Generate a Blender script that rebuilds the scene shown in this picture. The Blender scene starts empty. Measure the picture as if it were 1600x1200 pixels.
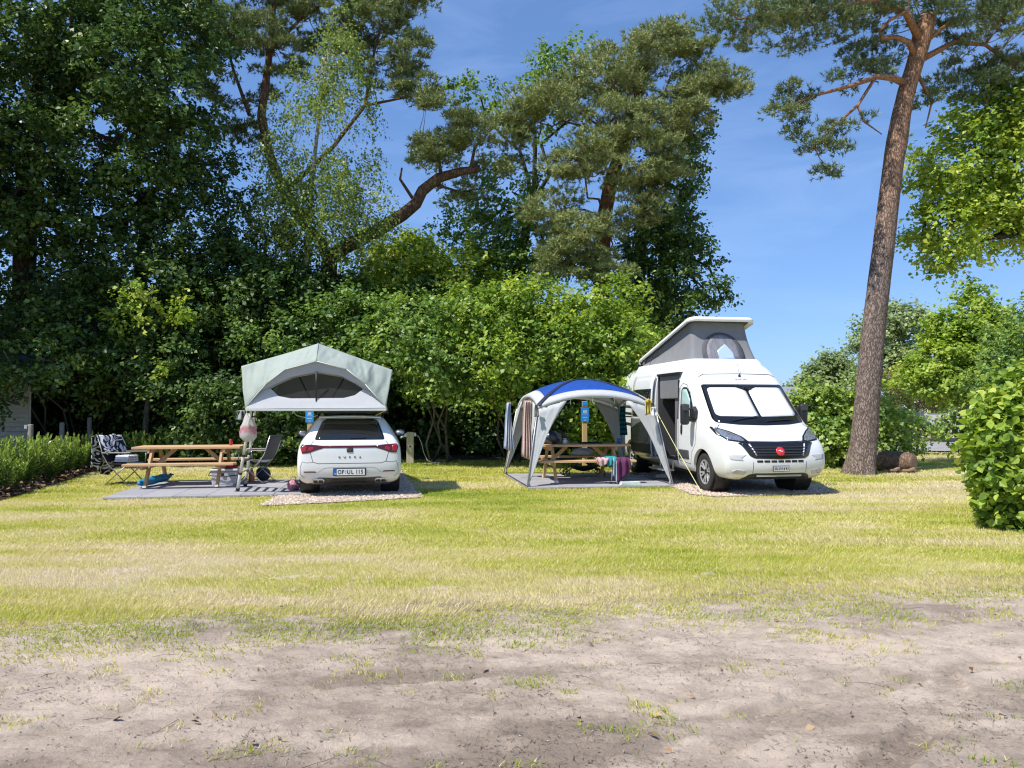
import bpy, bmesh, math, random
import numpy as np
from mathutils import Vector, Matrix
from mathutils.bvhtree import BVHTree

rng = np.random.default_rng(11)
random.seed(11)
R = math.radians
scene = bpy.context.scene
COL = scene.collection

# ------------------------------------------------------------------ camera
F, CAM_Z, HOR = 1150.0, 1.57, 636.0          # focal length and horizon in photo pixels, eye height in metres
PITCH = math.atan((HOR - 600.0) / F)
cam_d = bpy.data.cameras.new('camera')
cam = bpy.data.objects.new('camera', cam_d)
COL.objects.link(cam)
cam_d.sensor_width = 36.0
cam_d.lens = 36.0 * F / 1600.0
cam_d.clip_start = 0.05
cam_d.clip_end = 3000.0
cam.location = (0, 0, CAM_Z)
cam.rotation_euler = (R(90) + PITCH, 0, 0)
scene.camera = cam

# ------------------------------------------------------------------ sky and sun
SUN_EL = R(56)
TO_SUN = Vector((-0.53, -0.40, 0)).normalized()
world = bpy.data.worlds.new('World')
scene.world = world
world.use_nodes = True
wt = world.node_tree
wt.nodes.clear()
w_out = wt.nodes.new('ShaderNodeOutputWorld')
w_bg = wt.nodes.new('ShaderNodeBackground')
w_sky = wt.nodes.new('ShaderNodeTexSky')
w_sky.sky_type = 'NISHITA'
w_sky.sun_disc = False
w_sky.sun_elevation = SUN_EL
w_sky.sun_rotation = math.atan2(TO_SUN.x, TO_SUN.y)
w_sky.altitude = 0
w_sky.air_density = 1.0
w_sky.dust_density = 0.3
w_sky.ozone_density = 3.0
# thin cirrus, all round the sky
w_tc = wt.nodes.new('ShaderNodeTexCoord')
w_map = wt.nodes.new('ShaderNodeMapping')
w_map.inputs['Scale'].default_value = (2.2, 2.2, 9.0)
w_map.inputs['Rotation'].default_value = (0.12, -0.30, 0.9)
w_noi = wt.nodes.new('ShaderNodeTexNoise')
w_noi.inputs['Scale'].default_value = 1.6
w_noi.inputs['Detail'].default_value = 7
w_noi.inputs['Roughness'].default_value = 0.58
w_noi.inputs['Distortion'].default_value = 0.7
w_ramp = wt.nodes.new('ShaderNodeValToRGB')
w_ramp.color_ramp.elements[0].position = 0.50
w_ramp.color_ramp.elements[0].color = (0, 0, 0, 1)
w_ramp.color_ramp.elements[1].position = 0.82
w_ramp.color_ramp.elements[1].color = (0.24, 0.24, 0.24, 1)
w_mix = wt.nodes.new('ShaderNodeMix')
w_mix.data_type = 'RGBA'
w_mix.inputs[7].default_value = (7.0, 7.6, 8.6, 1)
wt.links.new(w_tc.outputs['Generated'], w_map.inputs['Vector'])
wt.links.new(w_map.outputs['Vector'], w_noi.inputs['Vector'])
wt.links.new(w_noi.outputs['Fac'], w_ramp.inputs['Fac'])
wt.links.new(w_ramp.outputs['Color'], w_mix.inputs[0])
wt.links.new(w_sky.outputs['Color'], w_mix.inputs[6])
w_tint = wt.nodes.new('ShaderNodeMix')             # deep summer blue
w_tint.data_type = 'RGBA'
w_tint.blend_type = 'MULTIPLY'
w_tint.inputs[0].default_value = 1.0
w_tint.inputs[7].default_value = (0.79, 1.11, 1.64, 1)
w_gam = wt.nodes.new('ShaderNodeGamma')            # an even blue down to the horizon
w_gam.inputs['Gamma'].default_value = 0.65
wt.links.new(w_mix.outputs[2], w_gam.inputs['Color'])
wt.links.new(w_gam.outputs['Color'], w_tint.inputs[6])
wt.links.new(w_tint.outputs[2], w_bg.inputs['Color'])
wt.links.new(w_bg.outputs['Background'], w_out.inputs['Surface'])
w_bg.inputs['Strength'].default_value = 0.145

sun_d = bpy.data.lights.new('sun', 'SUN')
sun_d.energy = 4.8
sun_d.angle = R(0.53)
sun_d.color = (1.0, 0.945, 0.86)
sun = bpy.data.objects.new('sun', sun_d)
COL.objects.link(sun)
sd = Vector((TO_SUN.x * math.cos(SUN_EL), TO_SUN.y * math.cos(SUN_EL), math.sin(SUN_EL)))
sun.rotation_euler = sd.to_track_quat('Z', 'Y').to_euler()

vs = scene.view_settings
vs.view_transform = 'Standard'
vs.look = 'None'
vs.exposure = 0.35
vs.gamma = 1.0
vs.use_curve_mapping = False
scene.render.film_transparent = False
cy = scene.cycles
cy.max_bounces = 7
cy.diffuse_bounces = 3
cy.glossy_bounces = 3
cy.transmission_bounces = 6
cy.transparent_max_bounces = 8
cy.caustics_reflective = False
cy.caustics_refractive = False
cy.use_denoising = True
cy.filter_width = 1.2

# ------------------------------------------------------------------ helpers: places
def at(px, py, Y):
    """point at depth Y (metres ahead) that the photograph shows at pixel px,py"""
    u, v = (px - 800.0) / F, (600.0 - py) / F
    dy = math.cos(PITCH) - v * math.sin(PITCH)
    dz = math.sin(PITCH) + v * math.cos(PITCH)
    k = Y / dy
    return Vector((u * k, Y, CAM_Z + dz * k))
def gr(px, py):
    u, v = (px - 800.0) / F, (600.0 - py) / F
    dy = math.cos(PITCH) - v * math.sin(PITCH)
    dz = math.sin(PITCH) + v * math.cos(PITCH)
    k = -CAM_Z / dz
    return Vector((u * k, dy * k, 0))

# ------------------------------------------------------------------ helpers: tags, objects
def tag(o, label=None, cat=None, group=None, kind=None):
    if label: o['label'] = label
    if cat: o['category'] = cat
    if group: o['group'] = group
    if kind: o['kind'] = kind
    return o
def empty(name, loc=(0, 0, 0), rz=0.0, label=None, cat=None, group=None):
    o = bpy.data.objects.new(name, None)
    COL.objects.link(o)
    o.location = loc
    o.rotation_euler = (0, 0, rz)
    o.empty_display_size = 0.2
    return tag(o, label, cat, group)
def link_mesh(name, me, mat=None, parent=None):
    o = bpy.data.objects.new(name, me)
    COL.objects.link(o)
    if mat is not None and not me.materials: me.materials.append(mat)
    if parent is not None: o.parent = parent
    return o
def copy_tree(o, parent=None):
    c = o.copy()
    COL.objects.link(c)
    if parent is not None: c.parent = parent
    for ch in list(o.children): copy_tree(ch, c)
    return c
def rotz(a):
    return Matrix.Rotation(a, 3, 'Z')

class MB:
    """collects shapes, builds ONE mesh object"""
    def __init__(self):
        self.v, self.f = [], []
    def add(self, vs_, fs):
        n = len(self.v)
        self.v += [tuple(p) for p in vs_]
        self.f += [tuple(n + i for i in q) for q in fs]
        return self
    def box(self, c, s, rot=None):
        c = Vector(c); h = Vector(s) * 0.5
        pts = [Vector((x * h.x, y * h.y, z * h.z)) for x in (-1, 1) for y in (-1, 1) for z in (-1, 1)]
        if rot is not None: pts = [rot @ p for p in pts]
        return self.add([c + p for p in pts],
                        [(0, 1, 3, 2), (4, 6, 7, 5), (0, 4, 5, 1), (2, 3, 7, 6), (0, 2, 6, 4), (1, 5, 7, 3)])
    def bar(self, a, b, w, d, up=(0, 0, 1)):
        """rectangular bar from a to b, w across, d along up"""
        a, b = Vector(a), Vector(b)
        z = (b - a).normalized(); u = Vector(up)
        x = z.cross(u)
        if x.length < 1e-4: x = z.cross(Vector((1, 0, 0)))
        x.normalize(); y = x.cross(z).normalized()
        pts = []
        for p in (a, b):
            for sx, sy in ((-1, -1), (1, -1), (1, 1), (-1, 1)):
                pts.append(p + x * (sx * w / 2) + y * (sy * d / 2))
        return self.add(pts, [(3, 2, 1, 0), (4, 5, 6, 7), (0, 1, 5, 4), (1, 2, 6, 5), (2, 3, 7, 6), (3, 0, 4, 7)])
    def tube(self, path, rad, seg=8, cap=True):
        path = [Vector(p) for p in path]; n = len(path)
        if not hasattr(rad, '__len__'): rad = [rad] * n
        t0 = (path[1] - path[0]).normalized()
        ref = Vector((0, 0, 1)) if abs(t0.z) < 0.9 else Vector((1, 0, 0))
        x = t0.cross(ref).normalized()
        pts = []
        for i, p in enumerate(path):
            t = (path[min(i + 1, n - 1)] - path[max(i - 1, 0)])
            if t.length < 1e-9: t = t0
            t.normalize()
            x = (x - t * x.dot(t))
            if x.length < 1e-6: x = t.orthogonal()
            x.normalize(); y = t.cross(x)
            for k in range(seg):
                a = 2 * math.pi * k / seg
                pts.append(p + (x * math.cos(a) + y * math.sin(a)) * rad[i])
        fs = []
        for i in range(n - 1):
            for k in range(seg):
                k2 = (k + 1) % seg
                fs.append((i * seg + k, i * seg + k2, (i + 1) * seg + k2, (i + 1) * seg + k))
        if cap:
            fs.append(tuple(reversed(range(seg))))
            fs.append(tuple((n - 1) * seg + k for k in range(seg)))
        return self.add(pts, fs)
    def lathe(self, prof, seg=24, c=(0, 0, 0), axis='Z', closed=False, cap=True):
        """prof = [(radius, along)], revolved about axis"""
        c = Vector(c); pts = []; n = len(prof)
        for r, h in prof:
            for k in range(seg):
                a = 2 * math.pi * k / seg
                x, y = r * math.cos(a), r * math.sin(a)
                p = {'Z': (x, y, h), 'X': (h, x, y), 'Y': (y, h, x)}[axis]
                pts.append(c + Vector(p))
        fs = []
        for i in range(n - (0 if closed else 1)):
            i2 = (i + 1) % n
            for k in range(seg):
                k2 = (k + 1) % seg
                fs.append((i * seg + k, i * seg + k2, i2 * seg + k2, i2 * seg + k))
        if not closed and cap:
            if prof[0][0] > 1e-6: fs.append(tuple(reversed(range(seg))))
            if prof[-1][0] > 1e-6: fs.append(tuple((n - 1) * seg + k for k in range(seg)))
        return self.add(pts, fs)
    def grid(self, P, closed_u=False):
        m, n = len(P), len(P[0])
        pts = [p for row in P for p in row]
        fs = []
        for i in range(m - 1):
            for j in range(n - (0 if closed_u else 1)):
                j2 = (j + 1) % n
                fs.append((i * n + j, i * n + j2, (i + 1) * n + j2, (i + 1) * n + j))
        return self.add(pts, fs)
    def prism(self, poly, h0, h1, axis='Z'):
        """extrude a 2-D outline; axis Z: (x,y), Y: (x,z), X: (y,z)"""
        f = {'Z': lambda a, b, h: (a, b, h), 'Y': lambda a, b, h: (a, h, b), 'X': lambda a, b, h: (h, a, b)}[axis]
        n = len(poly)
        pts = [f(a, b, h0) for a, b in poly] + [f(a, b, h1) for a, b in poly]
        fs = [tuple(reversed(range(n))), tuple(range(n, 2 * n))]
        for i in range(n):
            j = (i + 1) % n
            fs.append((i, j, n + j, n + i))
        return self.add(pts, fs)
    def mesh(self, name, smooth=False, fix=True):
        me = bpy.data.meshes.new(name)
        me.from_pydata(self.v, [], self.f)
        if fix:
            bm = bmesh.new(); bm.from_mesh(me)
            bmesh.ops.recalc_face_normals(bm, faces=bm.faces)
            bm.to_mesh(me); bm.free()
        if smooth: me.polygons.foreach_set('use_smooth', [True] * len(me.polygons))
        me.update()
        return me
    def build(self, name, mat, parent=None, smooth=False, bevel=0.0, solid=0.0, sub=0, seg=2, fix=True):
        o = link_mesh(name, self.mesh(name, smooth, fix), mat, parent)
        if solid:
            m = o.modifiers.new('thickness', 'SOLIDIFY'); m.thickness = abs(solid); m.offset = 0 if solid > 0 else -1
        if bevel:
            m = o.modifiers.new('bevel', 'BEVEL'); m.width = bevel; m.segments = seg; m.limit_method = 'ANGLE'; m.angle_limit = R(35)
            m.harden_normals = False
        if sub:
            m = o.modifiers.new('smooth', 'SUBSURF'); m.levels = sub; m.render_levels = sub
        return o

# ------------------------------------------------------------------ helpers: noise
def _hash(i, j, s):
    n = (i.astype(np.int64) * 374761393 + j.astype(np.int64) * 668265263 + s * 2246822519) & 0xffffffff
    n = ((n ^ (n >> 13)) * 1274126177) & 0xffffffff
    return ((n ^ (n >> 16)) & 0xffff) / 65535.0
def vnoise(x, y, s=0):
    x = np.asarray(x, float); y = np.asarray(y, float)
    i, j = np.floor(x), np.floor(y)
    fx, fy = x - i, y - j
    fx = fx * fx * (3 - 2 * fx); fy = fy * fy * (3 - 2 * fy)
    a = _hash(i, j, s); b = _hash(i + 1, j, s); c = _hash(i, j + 1, s); d = _hash(i + 1, j + 1, s)
    return (a * (1 - fx) + b * fx) * (1 - fy) + (c * (1 - fx) + d * fx) * fy
def fbm(x, y, o=4, s=0):
    v = 0.0; a = 0.5; t = 0.0
    for k in range(o):
        v = v + a * vnoise(np.asarray(x) * 2 ** k, np.asarray(y) * 2 ** k, s + k * 17)
        t += a; a *= 0.5
    return v / t

# ------------------------------------------------------------------ helpers: materials
MATS = {}
def _n(nt, t, **kw):
    n = nt.nodes.new(t)
    for k, v in kw.items():
        if k in n.inputs: n.inputs[k].default_value = v
    return n
def new_mat(name):
    m = bpy.data.materials.new(name); m.use_nodes = True
    nt = m.node_tree; nt.nodes.clear()
    out = nt.nodes.new('ShaderNodeOutputMaterial')
    p = nt.nodes.new('ShaderNodeBsdfPrincipled')
    nt.links.new(p.outputs[0], out.inputs[0])
    MATS[name] = m
    return m, nt, p, out
def mat(name, col, rough=0.6, var=0.12, scale=8.0, bump=0.0, bscale=40.0, metal=0.0, spec=0.5, coat=0.0,
        trans=0.0, stretch=None, coord='Object', col2=None, detail=4, alpha=1.0):
    """principled with mottled colour and fine relief"""
    m, nt, p, out = new_mat(name)
    tc = nt.nodes.new('ShaderNodeTexCoord')
    src = tc.outputs[coord]
    if stretch:
        mp = nt.nodes.new('ShaderNodeMapping'); mp.inputs['Scale'].default_value = stretch
        nt.links.new(src, mp.inputs['Vector']); src = mp.outputs['Vector']
    if var > 0 or col2:
        nz = _n(nt, 'ShaderNodeTexNoise', Scale=scale, Detail=detail, Roughness=0.6)
        nt.links.new(src, nz.inputs['Vector'])
        rp = nt.nodes.new('ShaderNodeValToRGB')
        a = Vector(col[:3]) * (1 - var); b = Vector(col[:3]) * (1 + var)
        if col2: a, b = Vector(col), Vector(col2)
        rp.color_ramp.elements[0].position = 0.32; rp.color_ramp.elements[1].position = 0.68
        rp.color_ramp.elements[0].color = (*a, 1); rp.color_ramp.elements[1].color = (*[min(1, q) for q in b], 1)
        nt.links.new(nz.outputs['Fac'], rp.inputs['Fac'])
        nt.links.new(rp.outputs['Color'], p.inputs['Base Color'])
    else:
        p.inputs['Base Color'].default_value = (*col[:3], 1)
    p.inputs['Roughness'].default_value = rough
    p.inputs['Metallic'].default_value = metal
    p.inputs['Specular IOR Level'].default_value = spec
    p.inputs['Coat Weight'].default_value = coat
    p.inputs['Coat Roughness'].default_value = 0.06
    p.inputs['Transmission Weight'].default_value = trans
    p.inputs['Alpha'].default_value = alpha
    if bump > 0:
        nb = _n(nt, 'ShaderNodeTexNoise', Scale=bscale, Detail=5, Roughness=0.65)
        nt.links.new(src, nb.inputs['Vector'])
        bp = _n(nt, 'ShaderNodeBump', Strength=bump, Distance=0.02)
        nt.links.new(nb.outputs['Fac'], bp.inputs['Height'])
        nt.links.new(bp.outputs['Normal'], p.inputs['Normal'])
    return m
def fabric(name, col, trans=0.25, rough=0.85, var=0.06, bump=0.25, bscale=14.0):
    """thin cloth that lets some light through"""
    m = mat(name, col, rough, var, 5.0, bump, bscale, spec=0.2)
    nt = m.node_tree
    p = [n for n in nt.nodes if n.type == 'BSDF_PRINCIPLED'][0]
    out = [n for n in nt.nodes if n.type == 'OUTPUT_MATERIAL'][0]
    t = nt.nodes.new('ShaderNodeBsdfTranslucent'); t.inputs['Color'].default_value = (*[min(1, c * 1.0) for c in col], 1)
    mx = nt.nodes.new('ShaderNodeMixShader'); mx.inputs[0].default_value = trans
    nt.links.new(p.outputs[0], mx.inputs[1]); nt.links.new(t.outputs[0], mx.inputs[2])
    nt.links.new(mx.outputs[0], out.inputs[0])
    return m
def foliage(name, cols, rough=0.5, trans=0.35, spec=0.4, tboost=1.25):
    """leaf material: colour by the leaf's own tint, thin and translucent"""
    m, nt, p, out = new_mat(name)
    at_ = nt.nodes.new('ShaderNodeAttribute'); at_.attribute_name = 'tint'
    rp = nt.nodes.new('ShaderNodeValToRGB')
    el = rp.color_ramp.elements
    el[0].position = 0.0; el[0].color = (*cols[0], 1)
    el[1].position = 1.0; el[1].color = (*cols[-1], 1)
    for k in range(1, len(cols) - 1):
        e = el.new(k / (len(cols) - 1)); e.color = (*cols[k], 1)
    nt.links.new(at_.outputs['Fac'], rp.inputs['Fac'])
    nt.links.new(rp.outputs['Color'], p.inputs['Base Color'])
    p.inputs['Roughness'].default_value = rough
    p.inputs['Specular IOR Level'].default_value = spec
    t = nt.nodes.new('ShaderNodeBsdfTranslucent')
    hs = _n(nt, 'ShaderNodeHueSaturation', Hue=0.49, Saturation=1.1, Value=tboost)
    nt.links.new(rp.outputs['Color'], hs.inputs['Color'])
    nt.links.new(hs.outputs['Color'], t.inputs['Color'])
    mx = nt.nodes.new('ShaderNodeMixShader'); mx.inputs[0].default_value = trans
    nt.links.new(p.outputs[0], mx.inputs[1]); nt.links.new(t.outputs[0], mx.inputs[2])
    nt.links.new(mx.outputs[0], out.inputs[0])
    return m

def np_mesh(name, co, faces_n, tint=None, smooth=False):
    """mesh of separate polygons of faces_n corners each, laid out in order"""
    co = np.ascontiguousarray(co, dtype=np.float32).reshape(-1, 3)
    nv = len(co); nf = nv // faces_n
    me = bpy.data.meshes.new(name)
    me.vertices.add(nv); me.vertices.foreach_set('co', co.ravel())
    me.loops.add(nv); me.loops.foreach_set('vertex_index', np.arange(nv, dtype=np.int32))
    me.polygons.add(nf); me.polygons.foreach_set('loop_start', np.arange(0, nv, faces_n, dtype=np.int32))
    if tint is not None:
        a = me.attributes.new('tint', 'FLOAT', 'FACE'); a.data.foreach_set('value', np.asarray(tint, dtype=np.float32))
    me.update(calc_edges=True)
    return me
def grid_mesh(name, X, Y, Z, tint=None):
    """X,Y,Z arrays (m,n)"""
    m, n = X.shape
    co = np.stack([X, Y, Z], -1).astype(np.float32).reshape(-1, 3)
    idx = np.arange(m * n).reshape(m, n)
    q = np.stack([idx[:-1, :-1], idx[:-1, 1:], idx[1:, 1:], idx[1:, :-1]], -1).reshape(-1, 4).astype(np.int32)
    me = bpy.data.meshes.new(name)
    me.vertices.add(m * n); me.vertices.foreach_set('co', co.ravel())
    me.loops.add(q.size); me.loops.foreach_set('vertex_index', q.ravel())
    me.polygons.add(len(q)); me.polygons.foreach_set('loop_start', np.arange(0, q.size, 4, dtype=np.int32))
    if tint is not None:
        a = me.attributes.new('tint', 'FLOAT', 'POINT'); a.data.foreach_set('value', tint.astype(np.float32).ravel())
    me.update(calc_edges=True)
    me.polygons.foreach_set('use_smooth', [True] * len(me.polygons))
    return me
def unit(a):
    return a / np.maximum(np.linalg.norm(a, axis=-1, keepdims=True), 1e-9)
# ================================================================== GROUND
SY = R(9.5)                                   # the pitches all lie turned by this much
EX = Vector((math.cos(SY), math.sin(SY), 0)); EY = Vector((-math.sin(SY), math.cos(SY), 0))
def inpoly(x, y, poly):
    x = np.asarray(x); y = np.asarray(y); r = np.zeros(x.shape, bool); n = len(poly)
    for i in range(n):
        x1, y1 = poly[i]; x2, y2 = poly[(i + 1) % n]
        if y1 == y2: continue
        c = ((y1 > y) != (y2 > y)) & (x < (x2 - x1) * (y - y1) / (y2 - y1) + x1)
        r ^= c
    return r
def y_edge(x):
    return 5.80 + 0.125 * x + 0.35 * (vnoise(x * 0.9, x * 0 + 3.1, 5) - 0.5) + 0.22 * (vnoise(x * 4, x * 0, 6) - 0.5)

P2_ORG = Vector((-6.95, 12.54, 0))            # left patio, front-left corner
PAT_L = [P2_ORG, P2_ORG + EX * 3.35, P2_ORG + EX * 3.35 + EY * 2.9, P2_ORG + EY * 2.9]
P3_ORG = gr(826, 765)
PAT_R = [P3_ORG, P3_ORG + EX * 3.0, P3_ORG + EX * 3.0 + EY * 2.95, P3_ORG + EY * 2.95]
PAD_L = [gr(410, 791), gr(520, 786), gr(657, 778), gr(640, 755), gr(624, 733), gr(520, 733), gr(487, 742), gr(455, 764), gr(430, 778)]
PAD_R = [gr(1056, 763), gr(1080, 773), gr(1120, 777), gr(1220, 774), gr(1304, 770), gr(1288, 762), gr(1180, 733), gr(1010, 727), gr(985, 735)]
BED_L = [(-8.35, 9.5), (-8.55, 12.3), (-9.0, 14.0), (-10.1, 17.8), (-10.6, 20.6), (-14, 21.5), (-13.2, 17), (-11.2, 12), (-10.2, 9.5)]
xy = lambda P: [(p[0], p[1]) for p in P]
def forest_y(x):                              # lawn edge, pulled forward so dark floor stands for shaded grass
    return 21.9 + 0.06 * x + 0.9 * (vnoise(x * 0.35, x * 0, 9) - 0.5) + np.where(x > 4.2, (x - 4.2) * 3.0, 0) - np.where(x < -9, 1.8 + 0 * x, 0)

# --- base ground, one sheet to the horizon
M_far = mat('dry_meadow', (0.21, 0.20, 0.075), 0.95, 0.25, 0.15, 0.3, 3.0)
g = MB(); g.add([(-900, -300, -0.06), (900, -300, -0.06), (900, 1500, -0.06), (-900, 1500, -0.06)], [(0, 1, 2, 3)])
tag(g.build('ground', M_far), kind='structure')

# --- sand track
RUTS = [([gr(1055, 1215), gr(1150, 1145), gr(1260, 1092), gr(1420, 1052), gr(1560, 1030)], 0.13, 0.026, 0.0),
        ([gr(1360, 1215), gr(1440, 1140), gr(1490, 1085), gr(1478, 1055)], 0.09, 0.028, 0.060),
        ([gr(1300, 1215), gr(1400, 1155), gr(1475, 1095)], 0.035, 0.022, 0.045),
        ([gr(70, 1138), gr(130, 1120), gr(190, 1108)], 0.10, 0.018, 0.05),
        ([gr(520, 1062), gr(600, 1055), gr(760, 1048), gr(900, 1040)], 0.12, 0.014, 0.07),
        ([gr(-50, 1190), gr(300, 1180), gr(700, 1190), gr(1000, 1170)], 0.20, 0.013, 0.0),
        ([gr(830, 1130), gr(1000, 1135), gr(1200, 1112), gr(1600, 1100)], 0.16, 0.013, 0.0)]
def rut_h(x, y):
    h = np.zeros_like(x); mark = np.zeros_like(x)
    for P, w, dep, tread in RUTS:
        s0 = 0.0
        for a, b in zip(P[:-1], P[1:]):
            dx, dy = b.x - a.x, b.y - a.y; L = math.hypot(dx, dy)
            t = np.clip(((x - a.x) * dx + (y - a.y) * dy) / L ** 2, 0, 1)
            d = np.hypot(x - a.x - t * dx, y - a.y - t * dy) + 0.03 * (vnoise(x * 9, y * 9, 3) - 0.5)
            k = np.clip(1 - (d / w) ** 2, 0, 1)
            hh = -dep * np.sqrt(k) + dep * 0.6 * np.exp(-((d - w * 1.15) / (w * 0.22)) ** 2)
            if tread: hh = hh + (k > 0.1) * 0.006 * np.sin((s0 + t * L) * 2 * math.pi / tread + d * 12)
            fade = 0.35 + 0.65 * vnoise(x * 2.2, y * 2.2, 41)
            sel = np.abs(hh) > np.abs(h)
            h = np.where(sel, hh * fade, h); mark = np.maximum(mark, k * fade)
            s0 += L
    return h, mark
def sand_h(x, y):
    return (0.030 * (fbm(x * 1.1, y * 1.6, 4, 21) - 0.5) + 0.034 * (fbm(x * 7, y * 10, 3, 31) - 0.5) + 0.020 * (vnoise(x * 26, y * 34, 37) - 0.5) + 0.018 * np.clip(fbm(x * 15, y * 22, 2, 43) - 0.62, 0, 1)) * 0.8 - 0.012
xs = np.linspace(-5.6, 5.6, 420); ys = 2.2 + 5.2 * np.linspace(0, 1, 330) ** 1.25
X, Y = np.meshgrid(xs, ys)
rh, mk = rut_h(X, Y)
Z = sand_h(X, Y) + rh
tn = np.clip(0.5 + 0.9 * (fbm(X * 0.9, Y * 1.7, 4, 51) - 0.5) - 0.34 * mk + 0.55 * (fbm(X * 6, Y * 11, 4, 53) - 0.5), 0, 1)
M_sand, nt, p, out = new_mat('sand')
a_ = nt.nodes.new('ShaderNodeAttribute'); a_.attribute_name = 'tint'
rp = nt.nodes.new('ShaderNodeValToRGB')
rp.color_ramp.elements[0].color = (0.33, 0.265, 0.208, 1); rp.color_ramp.elements[0].position = 0.2
rp.color_ramp.elements[1].color = (0.65, 0.53, 0.425, 1); rp.color_ramp.elements[1].position = 0.72
tc = nt.nodes.new('ShaderNodeTexCoord')
n1 = _n(nt, 'ShaderNodeTexNoise', Scale=42.0, Detail=8, Roughness=0.8); n2 = _n(nt, 'ShaderNodeTexNoise', Scale=5.0, Detail=6, Roughness=0.7)
nt.links.new(tc.outputs['Object'], n1.inputs['Vector']); nt.links.new(tc.outputs['Object'], n2.inputs['Vector'])
ad = _n(nt, 'ShaderNodeMath'); ad.operation = 'MULTIPLY_ADD'; ad.inputs[1].default_value = 0.9
nt.links.new(n1.outputs['Fac'], ad.inputs[0]); nt.links.new(a_.outputs['Fac'], ad.inputs[2])
ad2 = _n(nt, 'ShaderNodeMath'); ad2.operation = 'MULTIPLY_ADD'; ad2.inputs[1].default_value = 0.4
nt.links.new(n2.outputs['Fac'], ad2.inputs[0]); nt.links.new(ad.outputs[0], ad2.inputs[2])
ad3 = _n(nt, 'ShaderNodeMath'); ad3.operation = 'ADD'; ad3.inputs[1].default_value = -0.60
nt.links.new(ad2.outputs[0], ad3.inputs[0]); nt.links.new(ad3.outputs[0], rp.inputs['Fac'])
nt.links.new(rp.outputs['Color'], p.inputs['Base Color']); p.inputs['Roughness'].default_value = 0.95
p.inputs['Specular IOR Level'].default_value = 0.15
bp = _n(nt, 'ShaderNodeBump', Strength=1.0, Distance=0.022); nt.links.new(n1.outputs['Fac'], bp.inputs['Height']); nt.links.new(bp.outputs['Normal'], p.inputs['Normal'])
tag(link_mesh('sand_track', grid_mesh('sand_track', X, Y, Z, tn), M_sand), kind='structure')
X2, Y2 = np.meshgrid(np.linspace(-40, 40, 120), np.linspace(-9, 8.5, 40))
tag(link_mesh('sand_verge', grid_mesh('sand_verge', X2, Y2, X2 * 0 - 0.045, 0.5 + 0.5 * (fbm(X2, Y2, 4, 51) - 0.5)), M_sand), kind='structure')

# --- lawn: thatch sheet plus blades
def dry(x, y):
    """0 = lush, 1 = parched: mown swathes lie across the view"""
    d = 0.54 + 1.15 * (fbm(x * 0.33, y * 0.75, 4, 61) - 0.5) + 0.75 * (fbm(x * 1.1, y * 3.0, 3, 71) - 0.5)
    d = d + 0.20 * np.clip((x - 6.0) / 3.0, 0, 1) * np.clip((y - 10.5) / 4, 0, 1) - 0.10 * np.clip((11.5 - y) / 4, 0, 1) * np.clip((x + 1) / 3, -1, 1)
    d = d + 0.14 * np.exp(-((y - y_edge(x) - 0.35) / 0.35) ** 2)
    return np.clip(d, 0, 1)
LAWN_COL = [(0.200, 0.320, 0.020), (0.400, 0.470, 0.045), (0.570, 0.570, 0.115), (0.720, 0.660, 0.290), (0.80, 0.71, 0.47)]
M_lawn = foliage('grass_blades', LAWN_COL, 0.55, 0.40, 0.3, 1.1)
M_th, nt, p, out = new_mat('thatch')
a_ = nt.nodes.new('ShaderNodeAttribute'); a_.attribute_name = 'tint'
rp = nt.nodes.new('ShaderNodeValToRGB'); el = rp.color_ramp.elements
el[0].color = (0.22, 0.26, 0.035, 1); el[1].color = (0.52, 0.44, 0.28, 1)
e = el.new(0.5); e.color = (0.42, 0.40, 0.10, 1)
tc = nt.nodes.new('ShaderNodeTexCoord'); n1 = _n(nt, 'ShaderNodeTexNoise', Scale=45.0, Detail=6, Roughness=0.8)
nt.links.new(tc.outputs['Object'], n1.inputs['Vector'])
ad = _n(nt, 'ShaderNodeMath'); ad.operation = 'MULTIPLY_ADD'; ad.inputs[1].default_value = 0.7
nt.links.new(n1.outputs['Fac'], ad.inputs[0]); nt.links.new(a_.outputs['Fac'], ad.inputs[2])
ad3 = _n(nt, 'ShaderNodeMath'); ad3.operation = 'ADD'; ad3.inputs[1].default_value = -0.35
nt.links.new(ad.outputs[0], ad3.inputs[0]); nt.links.new(ad3.outputs[0], rp.inputs['Fac']); nt.links.new(rp.outputs['Color'], p.inputs['Base Color'])
p.inputs['Roughness'].default_value = 0.95; p.inputs['Specular IOR Level'].default_value = 0.1
bp = _n(nt, 'ShaderNodeBump', Strength=0.8, Distance=0.03); nt.links.new(n1.outputs['Fac'], bp.inputs['Height']); nt.links.new(bp.outputs['Normal'], p.inputs['Normal'])
u = np.linspace(-26, 34, 400); w = np.linspace(0, 1, 200)
U, Wv = np.meshgrid(u, w)
Ye = y_edge(U) + 0.03
YL = Ye + (46 - Ye) * Wv ** 1.8
ZL = -0.004 + 0.012 * (fbm(U * 1.2, YL * 1.2, 3, 81) - 0.5) - 0.028 * np.exp(-((YL - Ye) / 0.25))
tag(link_mesh('lawn', grid_mesh('lawn', U, YL, ZL, np.clip(dry(U, YL) + 0.5 * np.exp(-(YL - Ye) / 0.3), 0, 1)), M_th), kind='structure')

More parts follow.
